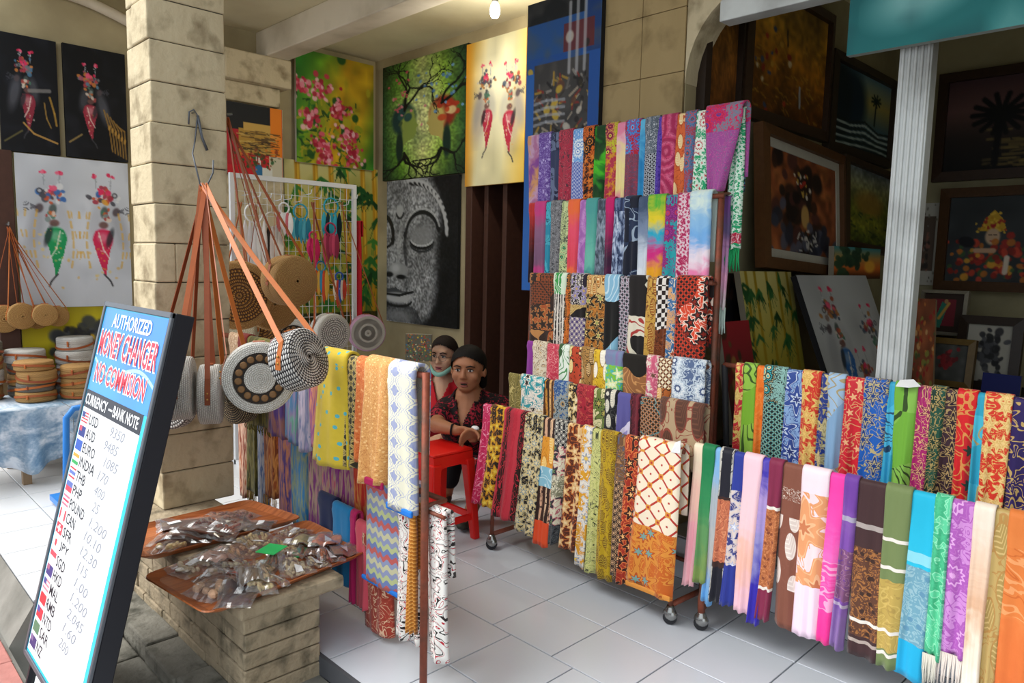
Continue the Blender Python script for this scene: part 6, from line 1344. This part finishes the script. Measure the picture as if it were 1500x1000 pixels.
def feather_charm(px, py, cols, label, L=.30, R=.05):
    c = gpt(px, py, .10 if px in (416, 484, 458) else .05); root = thing('feather_charm', label, 'charm', c-UP*L, GG); cl = cols.split(); r_ = random.Random(px)
    MB().tube([c+Vector((.0, R*math.cos(a), R*math.sin(a))) for a in np.linspace(0, 2*PI, 17)], .006, 6).build('ring', mat('charm_'+cl[0], '#'+cl[0], .8), root, smooth=True)
    MB().tube([c+UP*R, c+UP*(R+.05)], .0016, 5).build('cord', m_wh, root)
    for k in range(5):
        y = (k-2)*R*.5; l = L*r_.uniform(.6, 1); b = c+Vector((.004*k, y, -R*.8)); m_ = mat('charm_'+cl[(k+1) % len(cl)], '#'+cl[(k+1) % len(cl)], .9); ft = MB(); n = 8
        for q in range(n): t0 = q/n; t1 = (q+1)/n; w0, w1 = .022*math.sin(PI*min(1, t0*.9+.08)), .022*math.sin(PI*min(1, t1*.9+.08)); ft.add([b+Vector((0, -w0, -l*t0)), b+Vector((.006, 0, -l*t0)), b+Vector((0, w0, -l*t0)), b+Vector((0, -w1, -l*t1)), b+Vector((.006, 0, -l*t1)), b+Vector((0, w1, -l*t1))], [(0, 3, 4, 1), (1, 4, 5, 2)])
        ft.build('feather', m_, root, smooth=True)
for a in ((372, 312, 'e8e8e8 f0f0f0 d8d8dc e0e0e4', 'white feather charm hung at the near end of the grid', .40, .06), (398, 322, 'd8d4cc e8e4dc 3c3834 f0ece8', 'white and black feather charm on the grid', .34, .05), (416, 305, 'd8d8dc c86c78 e8e8ec', 'small white and pink feather charm high on the grid', .18, .035),
          (440, 310, '3c9cb8 58b4cc 2c7c98', 'turquoise feather charm beside the straps', .24, .05), (458, 345, 'd82868 e03878 c02058', 'hot pink tassel charm on the grid', .20, .025), (485, 302, '2c98b0 3ca8c0 183038', 'teal and black feather charm near the grid corner', .26, .055),
          (484, 335, 'a83858 c04868 8c2c48', 'crimson feather charm under the teal one', .26, .04), (470, 390, '3c8cb0 c8502c d8a848', 'blue and orange charm in the lower grid', .24, .035), (497, 405, '3058a8 e0d8c8 b8402c', 'mixed blue and red charm low on the grid', .2, .03)):
    feather_charm(*a)
rs = thing('red_scarf', 'long red cloth hanging at the edge of the wire grid', 'scarf', (XG+.03, gy1+.01, .75)); drape('cloth', mat('red_plain_cloth', '#b8202c', .85), rs, -.03+XG, .03+XG, gy1+.03, 1.62, .85, .1, 77, nu=8, nv=14)

# ================================================================== LEFT SIDE: table, stacked bags, wall cluster, trolley
tz = .455; tx0, tx1, ty0, ty1 = -4.14, -3.64, -1.75, -.74
tb = thing('low_table', 'low wooden table under a blue tie-dye cloth', 'table', ((tx0+tx1)/2, (ty0+ty1)/2, 0)); m_tw = mat('table_wood', '#8a7258', .6, var=.2)
MB().box(tx0, tx1, ty0, ty1, tz-.03, tz).build('table_top', m_tw, tb)
for x in (tx0+.03, tx1-.03):
    for y in (ty0+.03, -1.19, ty1-.03): MB().box(x-.022, x+.022, y-.022, y+.022, 0, tz-.03).build('leg', m_tw, tb)
MB().box(tx1-.045, tx1-.02, -1.19, ty1-.03, .16, .20).build('stretcher', mat('pale_wood', '#c8bca8', .6), tb)
def tcloth():
    b = MB(); uv = []; n, m_ = 44, 10; rn = random.Random(3); path = [(-4.12, 0)]+[(tx0+(tx1-tx0+.012)*t, 0) for t in (.3, .6, .9, 1.0)]
    ys = np.linspace(ty0-.01, ty1+.012, n+1); rows = []
    prof = [(tx0+.02, tz+.004), (-3.9, tz+.004), (-3.7, tz+.004), (tx1+.012, tz+.003), (tx1+.02, tz-.01)]+[(tx1+.022, tz-.01-k*.035) for k in range(1, 9)]
    for i, (x, z) in enumerate(prof):
        for j, y in enumerate(ys):
            f = max(0, (i-4)/8); corner = math.exp(-((y+1.17)/.07)**2); dx = f*(.018*math.sin(y*38)+.012*math.sin(y*71+1)); zz = z-(.13*corner*f) if i > 4 else z
            if i > 4: zz -= f*.03*math.sin(y*23)
            b.v.append((x+dx+.03*corner*f, y, max(zz, .012))); uv.append((y, i*.05))
    k = n+1; b.f = [(i*k+j, i*k+j+1, (i+1)*k+j+1, (i+1)*k+j) for i in range(len(prof)-1) for j in range(n)]
    # end flap on the shop side
    o = len(b.v)
    for i in range(9):
        for j in range(11): t = j/10; x = tx0+(tx1+.02-tx0)*t; b.v.append((x, ty1+.014+.012*math.sin(x*40)*i/8, tz+.002-i*.03*(1+.1*math.sin(x*9)))); uv.append((x, i*.03))
    b.f += [(o+i*11+j, o+i*11+j+1, o+(i+1)*11+j+1, o+(i+1)*11+j) for i in range(8) for j in range(10)]
    return b, uv
g_ = G('tie_dye_tablecloth', .9); v_ = g_.map(g_.uv(), sc=(1, 1, 1)); n_ = g_.noise(v_, 7, 5, .6); n2_ = g_.noise(v_, 60, 3)
m_tc = g_.done(g_.ramp(g_.m('ADD', n_, g_.m('MULTIPLY', n2_, .22)), [(.45, H('#5f7f9c')), (.58, H('#8fa6bb')), (.72, H('#cfd8e2'))], 'LINEAR'))
b, uv = tcloth(); o = b.build('tablecloth', m_tc, None, smooth=True, uv=uv); tag(o, 'blue and white tie-dye cloth draped over the low table', 'tablecloth')
sm = o.modifiers.new('thick', 'SOLIDIFY'); sm.thickness = .004
GS = 'round bags stacked on the low table'
def flat_bag(px, py, R, T, wm, label, z, lea=0, X=None):
    c = Vector((X[0], X[1], z)); root = thing('round_bag', label, 'bag', c, GS); M_ = Matrix.Translation(c)
    b, uv = lathe_uv([(R*.05, 0), (R*.93, 0), (R, T*.08), (R, T*.47), (R*.985, T*.5), (R, T*.53), (R, T*.9), (R*.94, T), (R*.05, T)], 36, M_); b.build('body', wm, root, smooth=True, uv=uv)
    rn = random.Random(int(px*7+py)); a0 = rn.uniform(0, 6)
    MB().ribbon([c+Vector(((R+.004)*math.cos(a), (R+.004)*math.sin(a), T*(.45+.28*math.sin(a*1.0+a0)))) for a in np.linspace(0, 2*PI, 33)], .013, .003, UP).build('strap', m_lea[lea], root)
    MB().box(-.012, .012, -.004, .004, T*.35, T*.75, Matrix.Translation(c+Vector((R*.82, -R*.6, 0)))).build('clasp', m_lea[(lea+1) % 3], root, bevel=.002)
# stacks: (x, y, [ (R, T, weave, label) from the bottom ])
ST = [((-3.80, -.86), [(.105, .062, W_tan, 'tan bag at the bottom of the front corner stack'), (.104, .062, W_tan, 'tan bag in the middle of the front corner stack'), (.103, .075, W_tan, 'tan bag on top of the front corner stack')]),
      ((-3.83, -1.09), [(.108, .058, W_tan, 'tan bag at the bottom of the four-bag stack'), (.100, .05, W_grey, 'grey woven bag second in the four-bag stack'), (.105, .075, W_tan, 'tan bag third in the four-bag stack'), (.104, .055, W_tan, 'tan bag on top of the four-bag stack')]),
      ((-4.03, -.83), [(.11, .09, W_white, 'white bag at the bottom of the tall white stack'), (.11, .09, W_white, 'white bag second in the tall white stack'), (.112, .085, W_white, 'white bag third in the tall white stack'), (.105, .085, W_white, 'white bag on top of the tall white stack')]),
      ((-4.05, -1.09), [(.11, .07, W_grey, 'grey bag at the bottom of the stack by the wall'), (.11, .07, W_tan, 'tan bag second in the stack by the wall'), (.105, .065, W_grey, 'dark grey bag in the stack by the wall'), (.11, .08, W_white, 'white bag with a lilac ring in the stack by the wall')]),
      ((-4.03, -1.33), [(.11, .09, W_tan, 'tan bag at the bottom of the farthest street-side stack'), (.11, .09, W_white, 'white bag second in the street-side stack'), (.108, .085, W_tan, 'tan bag third in the street-side stack'), (.108, .085, W_grey, 'grey bag on top of the street-side stack')])]
for (x, y), bl_ in ST:
    z = tz+.012; rn = random.Random(int(x*100))
    for q, (R, T, wm, lb) in enumerate(bl_): flat_bag(q, y*100, R, T, wm, lb, z, q % 3, (x+rn.uniform(-.008, .008), y+rn.uniform(-.008, .008))); z += T+.001
# wall cluster of small tan bags
h3 = Vector(P(12, 332, 0, -4.10)); GW = 'small tan bags hanging on the left wall'
for i, (px, py, R, ax, xw, lb) in enumerate(((6, 467, .085, (1, -.12, 0), -4.115, 'small tan round bag hanging at the street end of the wall cluster'), (32, 463, .082, (1, .08, 0), -4.055, 'small tan round bag facing out in the wall cluster'), (54, 464, .075, (1, .1, 0), -4.115, 'small tan round bag partly hidden in the wall cluster'), (66, 461, .07, (1, -.05, 0), -3.995, 'flat tan bag with leather tab in the wall cluster'), (84, 463, .065, (1, .12, 0), -4.055, 'small tan bag at the shop end of the wall cluster'))):
    round_bag(P(px, py, 0, xw), ax, R, .046, W_tan, lb, GW, h3, None, i % 3, .010)
MB().tube([(-4.2, h3.y, h3.z+.02), (-4.09, h3.y, h3.z+.012), (-4.08, h3.y, h3.z+.03)], .005, 6).build('wall_hook', m_steel); tag(bpy.data.objects['wall_hook.001'], 'steel hook on the left wall holding small tan bags', 'hook')
# blue hand trolley with wire basket
ty = thing('hand_trolley', 'blue tube hand trolley with wire basket behind the currency sign', 'trolley', (-2.95, -1.1, 0)); m_bl = mat('blue_paint_tube', '#2a78c8', .35, var=.05)
a = Vector(P(97, 745, 2, .03)); hx1 = a.x; 
yy = a.y
top = P(97, 612, 0, a.x); top2 = P(108, 598, 0, a.x); top3 = P(128, 595, 0, a.x)
MB().tube([a, (a.x, yy+(top[1]-yy)*.5, (a.z+top[2])/2), tuple(top), tuple(top2), tuple(top3), (a.x, top3[1]+.09, top3[2]-.03), (a.x, top3[1]+.11, .03)], .016, 10).build('handle', m_bl, ty, smooth=True)
bw_ = MB(); X0 = a.x-.03
for k in range(7): bw_.tube([(X0, top3[1]-.06+k*.03, .18), (X0, top3[1]-.06+k*.03, top3[2]-.06)], .0018, 4)
for k in range(6): bw_.tube([(X0, top3[1]-.06, .2+k*.07), (X0, top3[1]+.12, .2+k*.07)], .0018, 4); bw_.tube([(X0, top3[1]-.06, .2+k*.07), (X0-.22, top3[1]-.06, .2+k*.07)], .0018, 4)
bw_.build('wire_basket', m_steel, ty); MB().box(X0-.22, a.x+.02, yy-.02, yy+.24, .02, .05).build('platform', m_bl, ty)
# ================================================================== RED STOOL AND THE TWO SEATED WOMEN
m_red = mat('red_plastic', '#e01a12', .38, var=.04, scale=6, spec=.5)
def stool(x0, x1, y0, y1, h, label, m, name='plastic_stool'):
    root = thing(name, label, 'stool', ((x0+x1)/2, (y0+y1)/2, 0)); cx, cy = (x0+x1)/2, (y0+y1)/2; k = .80
    tx, ty_ = (x1-x0)/2*k, (y1-y0)/2*k
    MB().box(cx-tx, cx+tx, cy-ty_, cy+ty_, h-.014, h).build('seat', m, root, bevel=.006)
    ap = MB()
    for (ax, ay, bx, by) in ((-1, -1, 1, -1), (1, -1, 1, 1), (1, 1, -1, 1), (-1, 1, -1, -1)):
        p0, p1 = Vector((cx+ax*tx, cy+ay*ty_, h-.014)), Vector((cx+bx*tx, cy+by*ty_, h-.014)); nn = Vector((p1.y-p0.y, p0.x-p1.x, 0)).normalized()*-.006; pts = []
        for t in np.linspace(0, 1, 13): e = abs(2*t-1); dz = .055+.06*e**4; pts.append((p0.lerp(p1, t), dz))
        for (qa, da), (qb, db) in zip(pts, pts[1:]):
            ap.add([qa, qb, qb-UP*db, qa-UP*da, qa+nn, qb+nn, qb+nn-UP*db, qa+nn-UP*da], [(0, 1, 2, 3), (7, 6, 5, 4), (2, 6, 7, 3), (0, 4, 5, 1)])
    ap.build('apron', m, root)
    ft = []
    for sx in (-1, 1):
        for sy in (-1, 1):
            a = Vector((cx+sx*(tx-.018), cy+sy*(ty_-.018), h-.05)); b = Vector((cx+sx*((x1-x0)/2-.018), cy+sy*((y1-y0)/2-.018), 0)); lg = MB(); w0, w1 = .026, .018
            lg.add([a+Vector((-w0, -w0, 0)), a+Vector((w0, -w0, 0)), a+Vector((w0, w0, 0)), a+Vector((-w0, w0, 0)), b+Vector((-w1, -w1, 0)), b+Vector((w1, -w1, 0)), b+Vector((w1, w1, 0)), b+Vector((-w1, w1, 0))], [(0, 1, 2, 3), (7, 6, 5, 4), (0, 4, 5, 1), (1, 5, 6, 2), (2, 6, 7, 3), (3, 7, 4, 0)])
            lg.build('leg', m, root, bevel=.006); ft.append(a.lerp(b, .72))
    for i, j in ((0, 1), (2, 3), (0, 2), (1, 3)):
        a, b = ft[i], ft[j]; d = (b-a).normalized(); s_ = d.cross(UP)*.008
        MB().add([a+s_+UP*.015, a-s_+UP*.015, a-s_-UP*.015, a+s_-UP*.015, b+s_+UP*.015, b-s_+UP*.015, b-s_-UP*.015, b+s_-UP*.015], [(0, 1, 2, 3), (7, 6, 5, 4), (0, 4, 5, 1), (1, 5, 6, 2), (2, 6, 7, 3), (3, 7, 4, 0)]).build('stretcher', m, root)
    return root
stool(-1.575, -1.272, -.06, .243, .459, 'red plastic stool standing empty in front of the seated women', m_red)
stool(-1.80, -1.52, .615, .895, .225, 'low red stool under the woman in the black and red blouse', m_red)
stool(-2.49, -2.21, .60, .88, .20, 'low red stool under the woman in the red shirt', m_red)

def lump(parts, voxel=.007, smooth=4):
    """one continuous surface grown from tapered limbs and ellipsoids"""
    b = MB()
    for q in parts:
        if q[0] == 'cap':
            _, p0, p1, r0, r1 = q; p0, p1 = Vector(p0), Vector(p1); n = 5
            b.tube([p0.lerp(p1, t/n) for t in range(n+1)], [r0+(r1-r0)*t/n for t in range(n+1)], 14); b.ball(p0, r0*1.0, 14, 10); b.ball(p1, r1*1.0, 14, 10)
        else:
            _, c, r, Mx = q; b.ball(c, tuple(r), 20, 14, Mx)
    me = bpy.data.meshes.new('tmp'); me.from_pydata(b.v, [], b.f); ob = bpy.data.objects.new('tmp', me); COL.objects.link(ob)
    m_ = ob.modifiers.new('r', 'REMESH'); m_.mode = 'VOXEL'; m_.voxel_size = voxel
    s_ = ob.modifiers.new('s', 'SMOOTH'); s_.iterations = smooth; s_.factor = .5
    bpy.context.view_layer.update(); ev = ob.evaluated_get(bpy.context.evaluated_depsgraph_get()); em = ev.to_mesh()
    vs = [tuple(v.co) for v in em.vertices]; fs = [tuple(p.vertices) for p in em.polygons]; ev.to_mesh_clear(); bpy.data.objects.remove(ob, do_unlink=True); bpy.data.meshes.remove(me)
    o = MB(); o.v = vs; o.f = fs; return o
def cut(mb, keep):
    v = [Vector(p) for p in mb.v]; fs = [f for f in mb.f if keep(sum((v[i] for i in f), Vector())/len(f))]; used = sorted({i for f in fs for i in f}); mp_ = {o: n for n, o in enumerate(used)}
    mb.v = [mb.v[i] for i in used]; mb.f = [tuple(mp_[i] for i in f) for f in fs]; return mb
def frameM(S, F, U): return Matrix(((S.x, F.x, U.x), (S.y, F.y, U.y), (S.z, F.z, U.z)))
def skin_mat(name, c, c2):
    g = G(name, .55, 0, .35); v = g.obj(); n = g.noise(v, 14, 4); g.b.inputs['Subsurface Weight'].default_value = .06
    return g.done(g.mix(n, H(c), H(c2)))
def head_parts(Hc, S, F, U, wide=1.0):
    Mx = frameM(S, F, U); L = lambda s, f, u: Hc+S*s+F*f+U*u
    return [('ell', L(0, -.01, .025), (.074*wide, .092, .092), Mx), ('ell', L(0, .022, -.035), (.064*wide, .066, .075), Mx), ('ell', L(0, .045, -.082), (.038*wide, .036, .030), Mx), ('ell', L(-.038*wide, .052, -.025), (.030, .030, .030), Mx), ('ell', L(.038*wide, .052, -.025), (.030, .030, .030), Mx),
            ('ell', L(0, .066, .035), (.05*wide, .022, .022), Mx), ('cap', L(0, .082, .015), L(0, .098, -.022), .009, .013), ('ell', L(-.012, .090, -.026), (.010, .011, .008), Mx), ('ell', L(.012, .090, -.026), (.010, .011, .008), Mx),
            ('ell', L(-.076*wide, -.008, -.012), (.010, .018, .028), Mx), ('ell', L(.076*wide, -.008, -.012), (.010, .018, .028), Mx)]
def face(root, Hc, S, F, U, wide, lip, open_=0):
    Mx = frameM(S, F, U); L = lambda s, f, u: Hc+S*s+F*f+U*u; m_eye = mat('eye_white', '#d8d4ce', .3, var=.02); m_ir = mat('dark_iris', '#1c120e', .2); m_br = mat('dark_brow', '#241a17', .9); m_lip = mat('lip_'+lip, '#'+lip, .5)
    for sd in (-1, 1):
        e = MB().ball(L(sd*.030*wide, .0735, .008), (.0135, .008, .0065), 12, 8, Mx).build('eye', m_eye, root, smooth=True)
        MB().ball(L(sd*.030*wide, .0795, .008), (.006, .0035, .006), 10, 6, Mx).build('iris', m_ir, e, smooth=True)
        MB().tube([L(sd*.015*wide, .081, .017), L(sd*.030*wide, .083, .0165), L(sd*.046*wide, .073, .011)], .0022, 5).build('eyelid', m_br, root, smooth=True)
        MB().tube([L(sd*.012*wide, .089, .028), L(sd*.032*wide, .086, .034), L(sd*.052*wide, .070, .026)], [.0028, .0034, .0018], 6).build('eyebrow', m_br, root, smooth=True)
    MB().ball(L(0, .078, -.054), (.026, .010, .0055), 14, 8, Mx).build('upper_lip', m_lip, root, smooth=True)
    MB().ball(L(0, .077, -.067-open_), (.022, .010, .006), 14, 8, Mx).build('lower_lip', m_lip, root, smooth=True)
    MB().ball(L(0, .079, -.060-open_*.5), (.020, .007, .0022+open_*.5), 12, 6, Mx).build('mouth', m_ir, root, smooth=True)
def hand_parts(wrist, d, S, U, curl=1, sgn=1):
    """palm and five bent fingers; d: direction of the hand, S: across the knuckles, U: back of the hand"""
    Mx = frameM(S, d, U); pc = wrist+d*.045; out = [('ell', pc, (.040, .050, .017), Mx), ('cap', wrist, pc, .024, .022)]
    for k, l in enumerate((.062, .072, .068, .054)):
        s = (k-1.5)*.0195; a = wrist+d*.085+S*s; b = a+d*l*.45-U*.012*curl; c = b+d*l*.25-U*l*.38*curl; e = c-d*l*.12*curl-U*l*.30*curl
        out += [('cap', a, b, .0095, .0088), ('cap', b, c, .0088, .0082), ('cap', c, e, .0082, .0074)]
    a = wrist+d*.03-S*.034*sgn; b = a+d*.03-S*.020*sgn-U*.006; c = b+d*.030+S*.006*sgn-U*.010
    return out+[('cap', a, b, .0125, .011), ('cap', b, c, .011, .009)]
# ---- woman in black and red blouse, leaning forward over her knees
F = (TOW*.97-RGT*.22).normalized(); S = F.cross(UP).normalized()*-1; 
if S.dot(RGT) < 0: S = -S
Ft = (F-UP*.04).normalized(); Ut = S.cross(Ft).normalized(); Ut = Ut if Ut.z > 0 else -Ut
hc = Vector(PD(686, 541, 3.80)); L = lambda s, f, u: hc+S*s+F*f+U_*u; U_ = UP
neck = hc+UP*-.16-F*.035; hip = Vector((-1.66, .755, .385)); chest = hc+UP*-.30-F*.03
shL, shR = hc-S*.128-F*.05-UP*.232, hc+S*.165-F*.06-UP*.205
elL, elR = Vector(PD(639, 622, 3.68)), Vector(PD(750, 628, 3.78)); wrL, wrR = Vector(PD(667, 630, 3.57)), Vector(PD(706, 636, 3.62))
dL, dR = (Vector(PD(684, 632, 3.56))-wrL).normalized(), (Vector(PD(688, 634, 3.55))-wrR).normalized()
knL, knR = Vector((-1.76, .50, .40)), Vector((-1.46, .52, .40)); ftL, ftR = Vector((-1.80, .46, .05)), Vector((-1.475, .355, .05))
skin1 = skin_mat('tanned_skin', '#9c6648', '#ae7654')
w1 = thing('person', 'woman in a black and red flowered V-neck blouse leaning forward on a stool', 'person', (-1.5, .45, 0))
body = head_parts(hc, S, Ft, Ut, 1.14)+[('cap', hc-UP*.06-F*.01, neck, .054, .058), ('cap', neck, chest, .085, .135), ('cap', chest, hip, .14, .165), ('cap', shL, shR, .060, .060), ('cap', neck, shL, .055, .055), ('cap', neck, shR, .055, .055),
   ('cap', shL, elL, .052, .042), ('cap', shR, elR, .052, .042), ('cap', elL, wrL, .041, .026), ('cap', elR, wrR, .041, .026), ('cap', hip, knL, .095, .065), ('cap', hip, knR, .095, .065), ('cap', knL, ftL, .058, .036), ('cap', knR, ftR, .058, .036), ('cap', ftL, ftL+F*.13-UP*.012, .034, .026), ('cap', ftR, ftR+F*.13-UP*.012, .034, .026)]
body += hand_parts(wrL, dL, (UP*.5+F*.5).normalized(), (UP*.6-S*.2-F*.4).normalized(), 1, 1)+hand_parts(wrR, dR, (UP*.5+F*.5).normalized(), (UP*.6+S*.2-F*.3).normalized(), 1, 1)
lump(body, .0062, 5).build('body', skin1, w1, smooth=True); face(w1, hc, S, Ft, Ut, 1.1, '8a4a42', .006)
bl1 = lump([('cap', neck-UP*.02, chest, .105, .152), ('cap', chest, hip, .158, .185), ('cap', shL, shR, .072, .072), ('cap', neck-UP*.01, shL, .068, .070), ('cap', neck-UP*.01, shR, .068, .070), ('cap', shL, shL.lerp(elL, .62), .070, .070), ('cap', shR, shR.lerp(elR, .62), .070, .070)], .009, 4)
def keep1(c):
    q = c-hc; s, f, u = q.dot(S), q.dot(F), q.z
    if u > -.10 or (abs(s) < .072 and u > -.155 and f > -.09): return False
    return not (f > -.02 and abs(s) < .062*(u+.29)/.17 and u > -.29)
g_ = G('flowered_blouse', .85, 0, .2); v_ = g_.obj(); n_ = g_.noise(v_, 42, 2, 1.5); n2_ = g_.noise(v_, 11, 1)
m_bl1 = g_.done(g_.ramp(g_.m('ADD', g_.m('MULTIPLY', n_, .8), g_.m('MULTIPLY', n2_, .35)), [(0, H('#141114')), (.60, H('#1c1416')), (.63, H('#8a1c2c')), (.75, H('#a02838'))], 'LINEAR'))
bo = cut(bl1, keep1).build('blouse', m_bl1, w1, smooth=True); so = bo.modifiers.new('t', 'SOLIDIFY'); so.thickness = .005
m_blk2 = mat('black_cloth', '#131214', .9)
for sd in (-1, 1): MB().tube([hc+S*sd*.078-F*.02-UP*.135, hc+S*sd*.048+F*.062-UP*.215, hc+S*sd*.010+F*.108-UP*.292], .011, 8).build('neckline_band', m_blk2, w1, smooth=True)
MB().tube([hc+F*.110-UP*.30, hc+F*.118-UP*.36, hc+F*.10-UP*.44], .016, 8).build('placket', m_blk2, w1, smooth=True)
lump([('cap', hip, knL, .112, .080), ('cap', hip, knR, .112, .080), ('cap', knL, knL.lerp(ftL, .75), .074, .060), ('cap', knR, knR.lerp(ftR, .6), .074, .060)], .011, 4).build('trousers', mat('dark_trousers', '#17161a', .9), w1, smooth=True)
for ft_ in (ftL, ftR): MB().ball(ft_+F*.07-UP*.018, (.045, .11, .030), 16, 8, frameM(S, F, UP)).build('shoe', mat('dark_shoe', '#34362e', .6), w1, smooth=True)
def hair(root, hc, S, Ft, Ut, wide, extra, m, line=.080):
    Mx = frameM(S, Ft, Ut); hp_ = lump([('ell', hc-Ft*.014+Ut*.032, (.085*wide, .101, .098), Mx)]+extra, .006, 4)
    def kp(c):
        q = c-hc; s, f, u = q.dot(S), q.dot(Ft), q.dot(Ut)
        return not (f > .022 and u < line-6.5*s*s) and not (f > -.012 and u < .035 and abs(s) < .074*wide)
    o = cut(hp_, kp).build('hair', m, root, smooth=True); return o
m_hair = mat('black_hair', '#120e0c', .7, var=.3, scale=80, spec=.15)
hair(w1, hc, S, Ft, Ut, 1.12, [('ell', hc-Ft*.105-Ut*.02, (.055, .045, .055), frameM(S, Ft, Ut)), ('cap', hc-Ft*.05-Ut*.02+S*.062, hc-Ft*.07-Ut*.09+S*.06, .03, .022)], m_hair)
MB().tube([wrL-dL*.02+Vector((.0, .0, 0))+(S*.0), wrL-dL*.012], .0305, 16).build('bracelet', m_blk2, w1, smooth=True)
tis = wrL+dL*.10; tag(MB().ball(tis+UP*.022, (.024, .016, .012), 10, 6).build('tissue', m_paper), 'crumpled white tissue in the hands of the leaning woman', 'tissue')
# ---- woman in red V-neck with glasses and a mask under her chin
hc2 = Vector(PD(650, 522, 4.42)); F2 = (TOW*.95-RGT*.30).normalized(); S2 = F2.cross(UP).normalized(); S2 = S2 if S2.dot(RGT) > 0 else -S2; U2 = UP
HS2 = 1.06
skin2 = skin_mat('fair_skin', '#c29478', '#cfa388'); w2 = thing('person', 'woman in a red V-neck shirt with glasses and a mask pulled under her chin', 'person', (-2.3, .68, 0))
nk2 = hc2-UP*.17-F2*.03; ch2 = hc2-UP*.34-F2*.04; hip2 = Vector((-2.35, .74, .335)); sl2, sr2 = hc2-S2*.150-F2*.02-UP*.165, hc2+S2*.150-F2*.04-UP*.19
el2, er2 = sl2-UP*.24-S2*.03+F2*.03, sr2-UP*.24+S2*.03+F2*.03; wl2, wr2 = el2+F2*.16+S2*.10-UP*.02, er2+F2*.16-S2*.10-UP*.02
kl2, kr2 = Vector((-2.40, .38, .36)), Vector((-2.14, .40, .36)); fl2, fr2 = Vector((-2.41, .30, .05)), Vector((-2.14, .31, .05))
bd2 = head_parts(hc2, S2, F2, U2, .98)+[('cap', hc2-UP*.06-F2*.01, nk2, .048, .052), ('cap', nk2, ch2, .075, .115), ('cap', ch2, hip2, .118, .15), ('cap', sl2, sr2, .05, .05), ('cap', nk2, sl2, .045, .048), ('cap', nk2, sr2, .045, .048), ('cap', sl2, el2, .045, .036), ('cap', sr2, er2, .045, .036), ('cap', el2, wl2, .036, .023), ('cap', er2, wr2, .036, .023),
   ('cap', hip2, kl2, .085, .06), ('cap', hip2, kr2, .085, .06), ('cap', kl2, fl2, .052, .034), ('cap', kr2, fr2, .052, .034), ('cap', fl2, fl2+F2*.12-UP*.012, .032, .025), ('cap', fr2, fr2+F2*.12-UP*.012, .032, .025)]+hand_parts(wl2, (F2+S2*.4).normalized(), S2, UP)+hand_parts(wr2, (F2-S2*.4).normalized(), S2, UP, 1, -1)
lump(bd2, .0065, 5).build('body', skin2, w2, smooth=True); face(w2, hc2, S2, F2, U2, .95, 'a8545c')
rs2 = lump([('cap', nk2-UP*.02, ch2, .092, .130), ('cap', ch2, hip2, .134, .168), ('cap', sl2, sr2, .062, .062), ('cap', nk2-UP*.01, sl2, .058, .060), ('cap', nk2-UP*.01, sr2, .058, .060), ('cap', sl2, sl2.lerp(el2, .6), .060, .060), ('cap', sr2, sr2.lerp(er2, .6), .060, .060)], .009, 4)
def keep2(c):
    q = c-hc2; s, f, u = q.dot(S2), q.dot(F2), q.z
    return u < -.095 and not (abs(s) < .066 and u > -.15 and f > -.08) and not (f > -.02 and abs(s) < .060*(u+.29)/.15 and u > -.29)
ro = cut(rs2, keep2).build('shirt', mat('red_cotton', '#b01422', .85, var=.1), w2, smooth=True); so = ro.modifiers.new('t', 'SOLIDIFY'); so.thickness = .005
lump([('cap', hip2, kl2, .10, .073), ('cap', hip2, kr2, .10, .073), ('cap', kl2, kl2.lerp(fl2, .85), .066, .052), ('cap', kr2, kr2.lerp(fr2, .85), .066, .052)], .011, 4).build('trousers', mat('dark_trousers', '#17161a'), w2, smooth=True)
hair(w2, hc2, S2, F2, U2, 1.0, [('cap', hc2+S2*.070-F2*.03, hc2+S2*.085-F2*.0-UP*.20, .034, .022), ('cap', hc2-S2*.062-F2*.045, hc2-S2*.07-F2*.04-UP*.10, .026, .018)], mat('dark_brown_hair', '#1c1310', .7, var=.3, scale=80, spec=.15))
gs = MB()
for sd in (-1, 1): gs.tube([hc2+S2*(sd*.031+.025*math.cos(a))+F2*.094+UP*(.004+.021*math.sin(a)) for a in np.linspace(0, 2*PI, 21)], .0013, 5); gs.tube([hc2+S2*sd*.056+F2*.092+UP*.006, hc2+S2*sd*.078+UP*.004], .0013, 5)
gs.tube([hc2-S2*.006+F2*.095+UP*.006, hc2+S2*.006+F2*.095+UP*.006], .0013, 5); gs.build('glasses', mat('thin_metal_rim', '#7a6a64', .3, .8), w2, smooth=True)
mk = MB(); pts = [hc2+S2*(.075*math.sin(a))+F2*(.075*math.cos(a)+.005)-UP*(.100-.050*abs(math.sin(a))**2) for a in np.linspace(-1.45, 1.45, 17)]
mk.ribbon(pts, .026, .005, UP); mk.build('face_mask', mat('mint_mask', '#8fc4b4', .8, var=.04), w2, smooth=True)
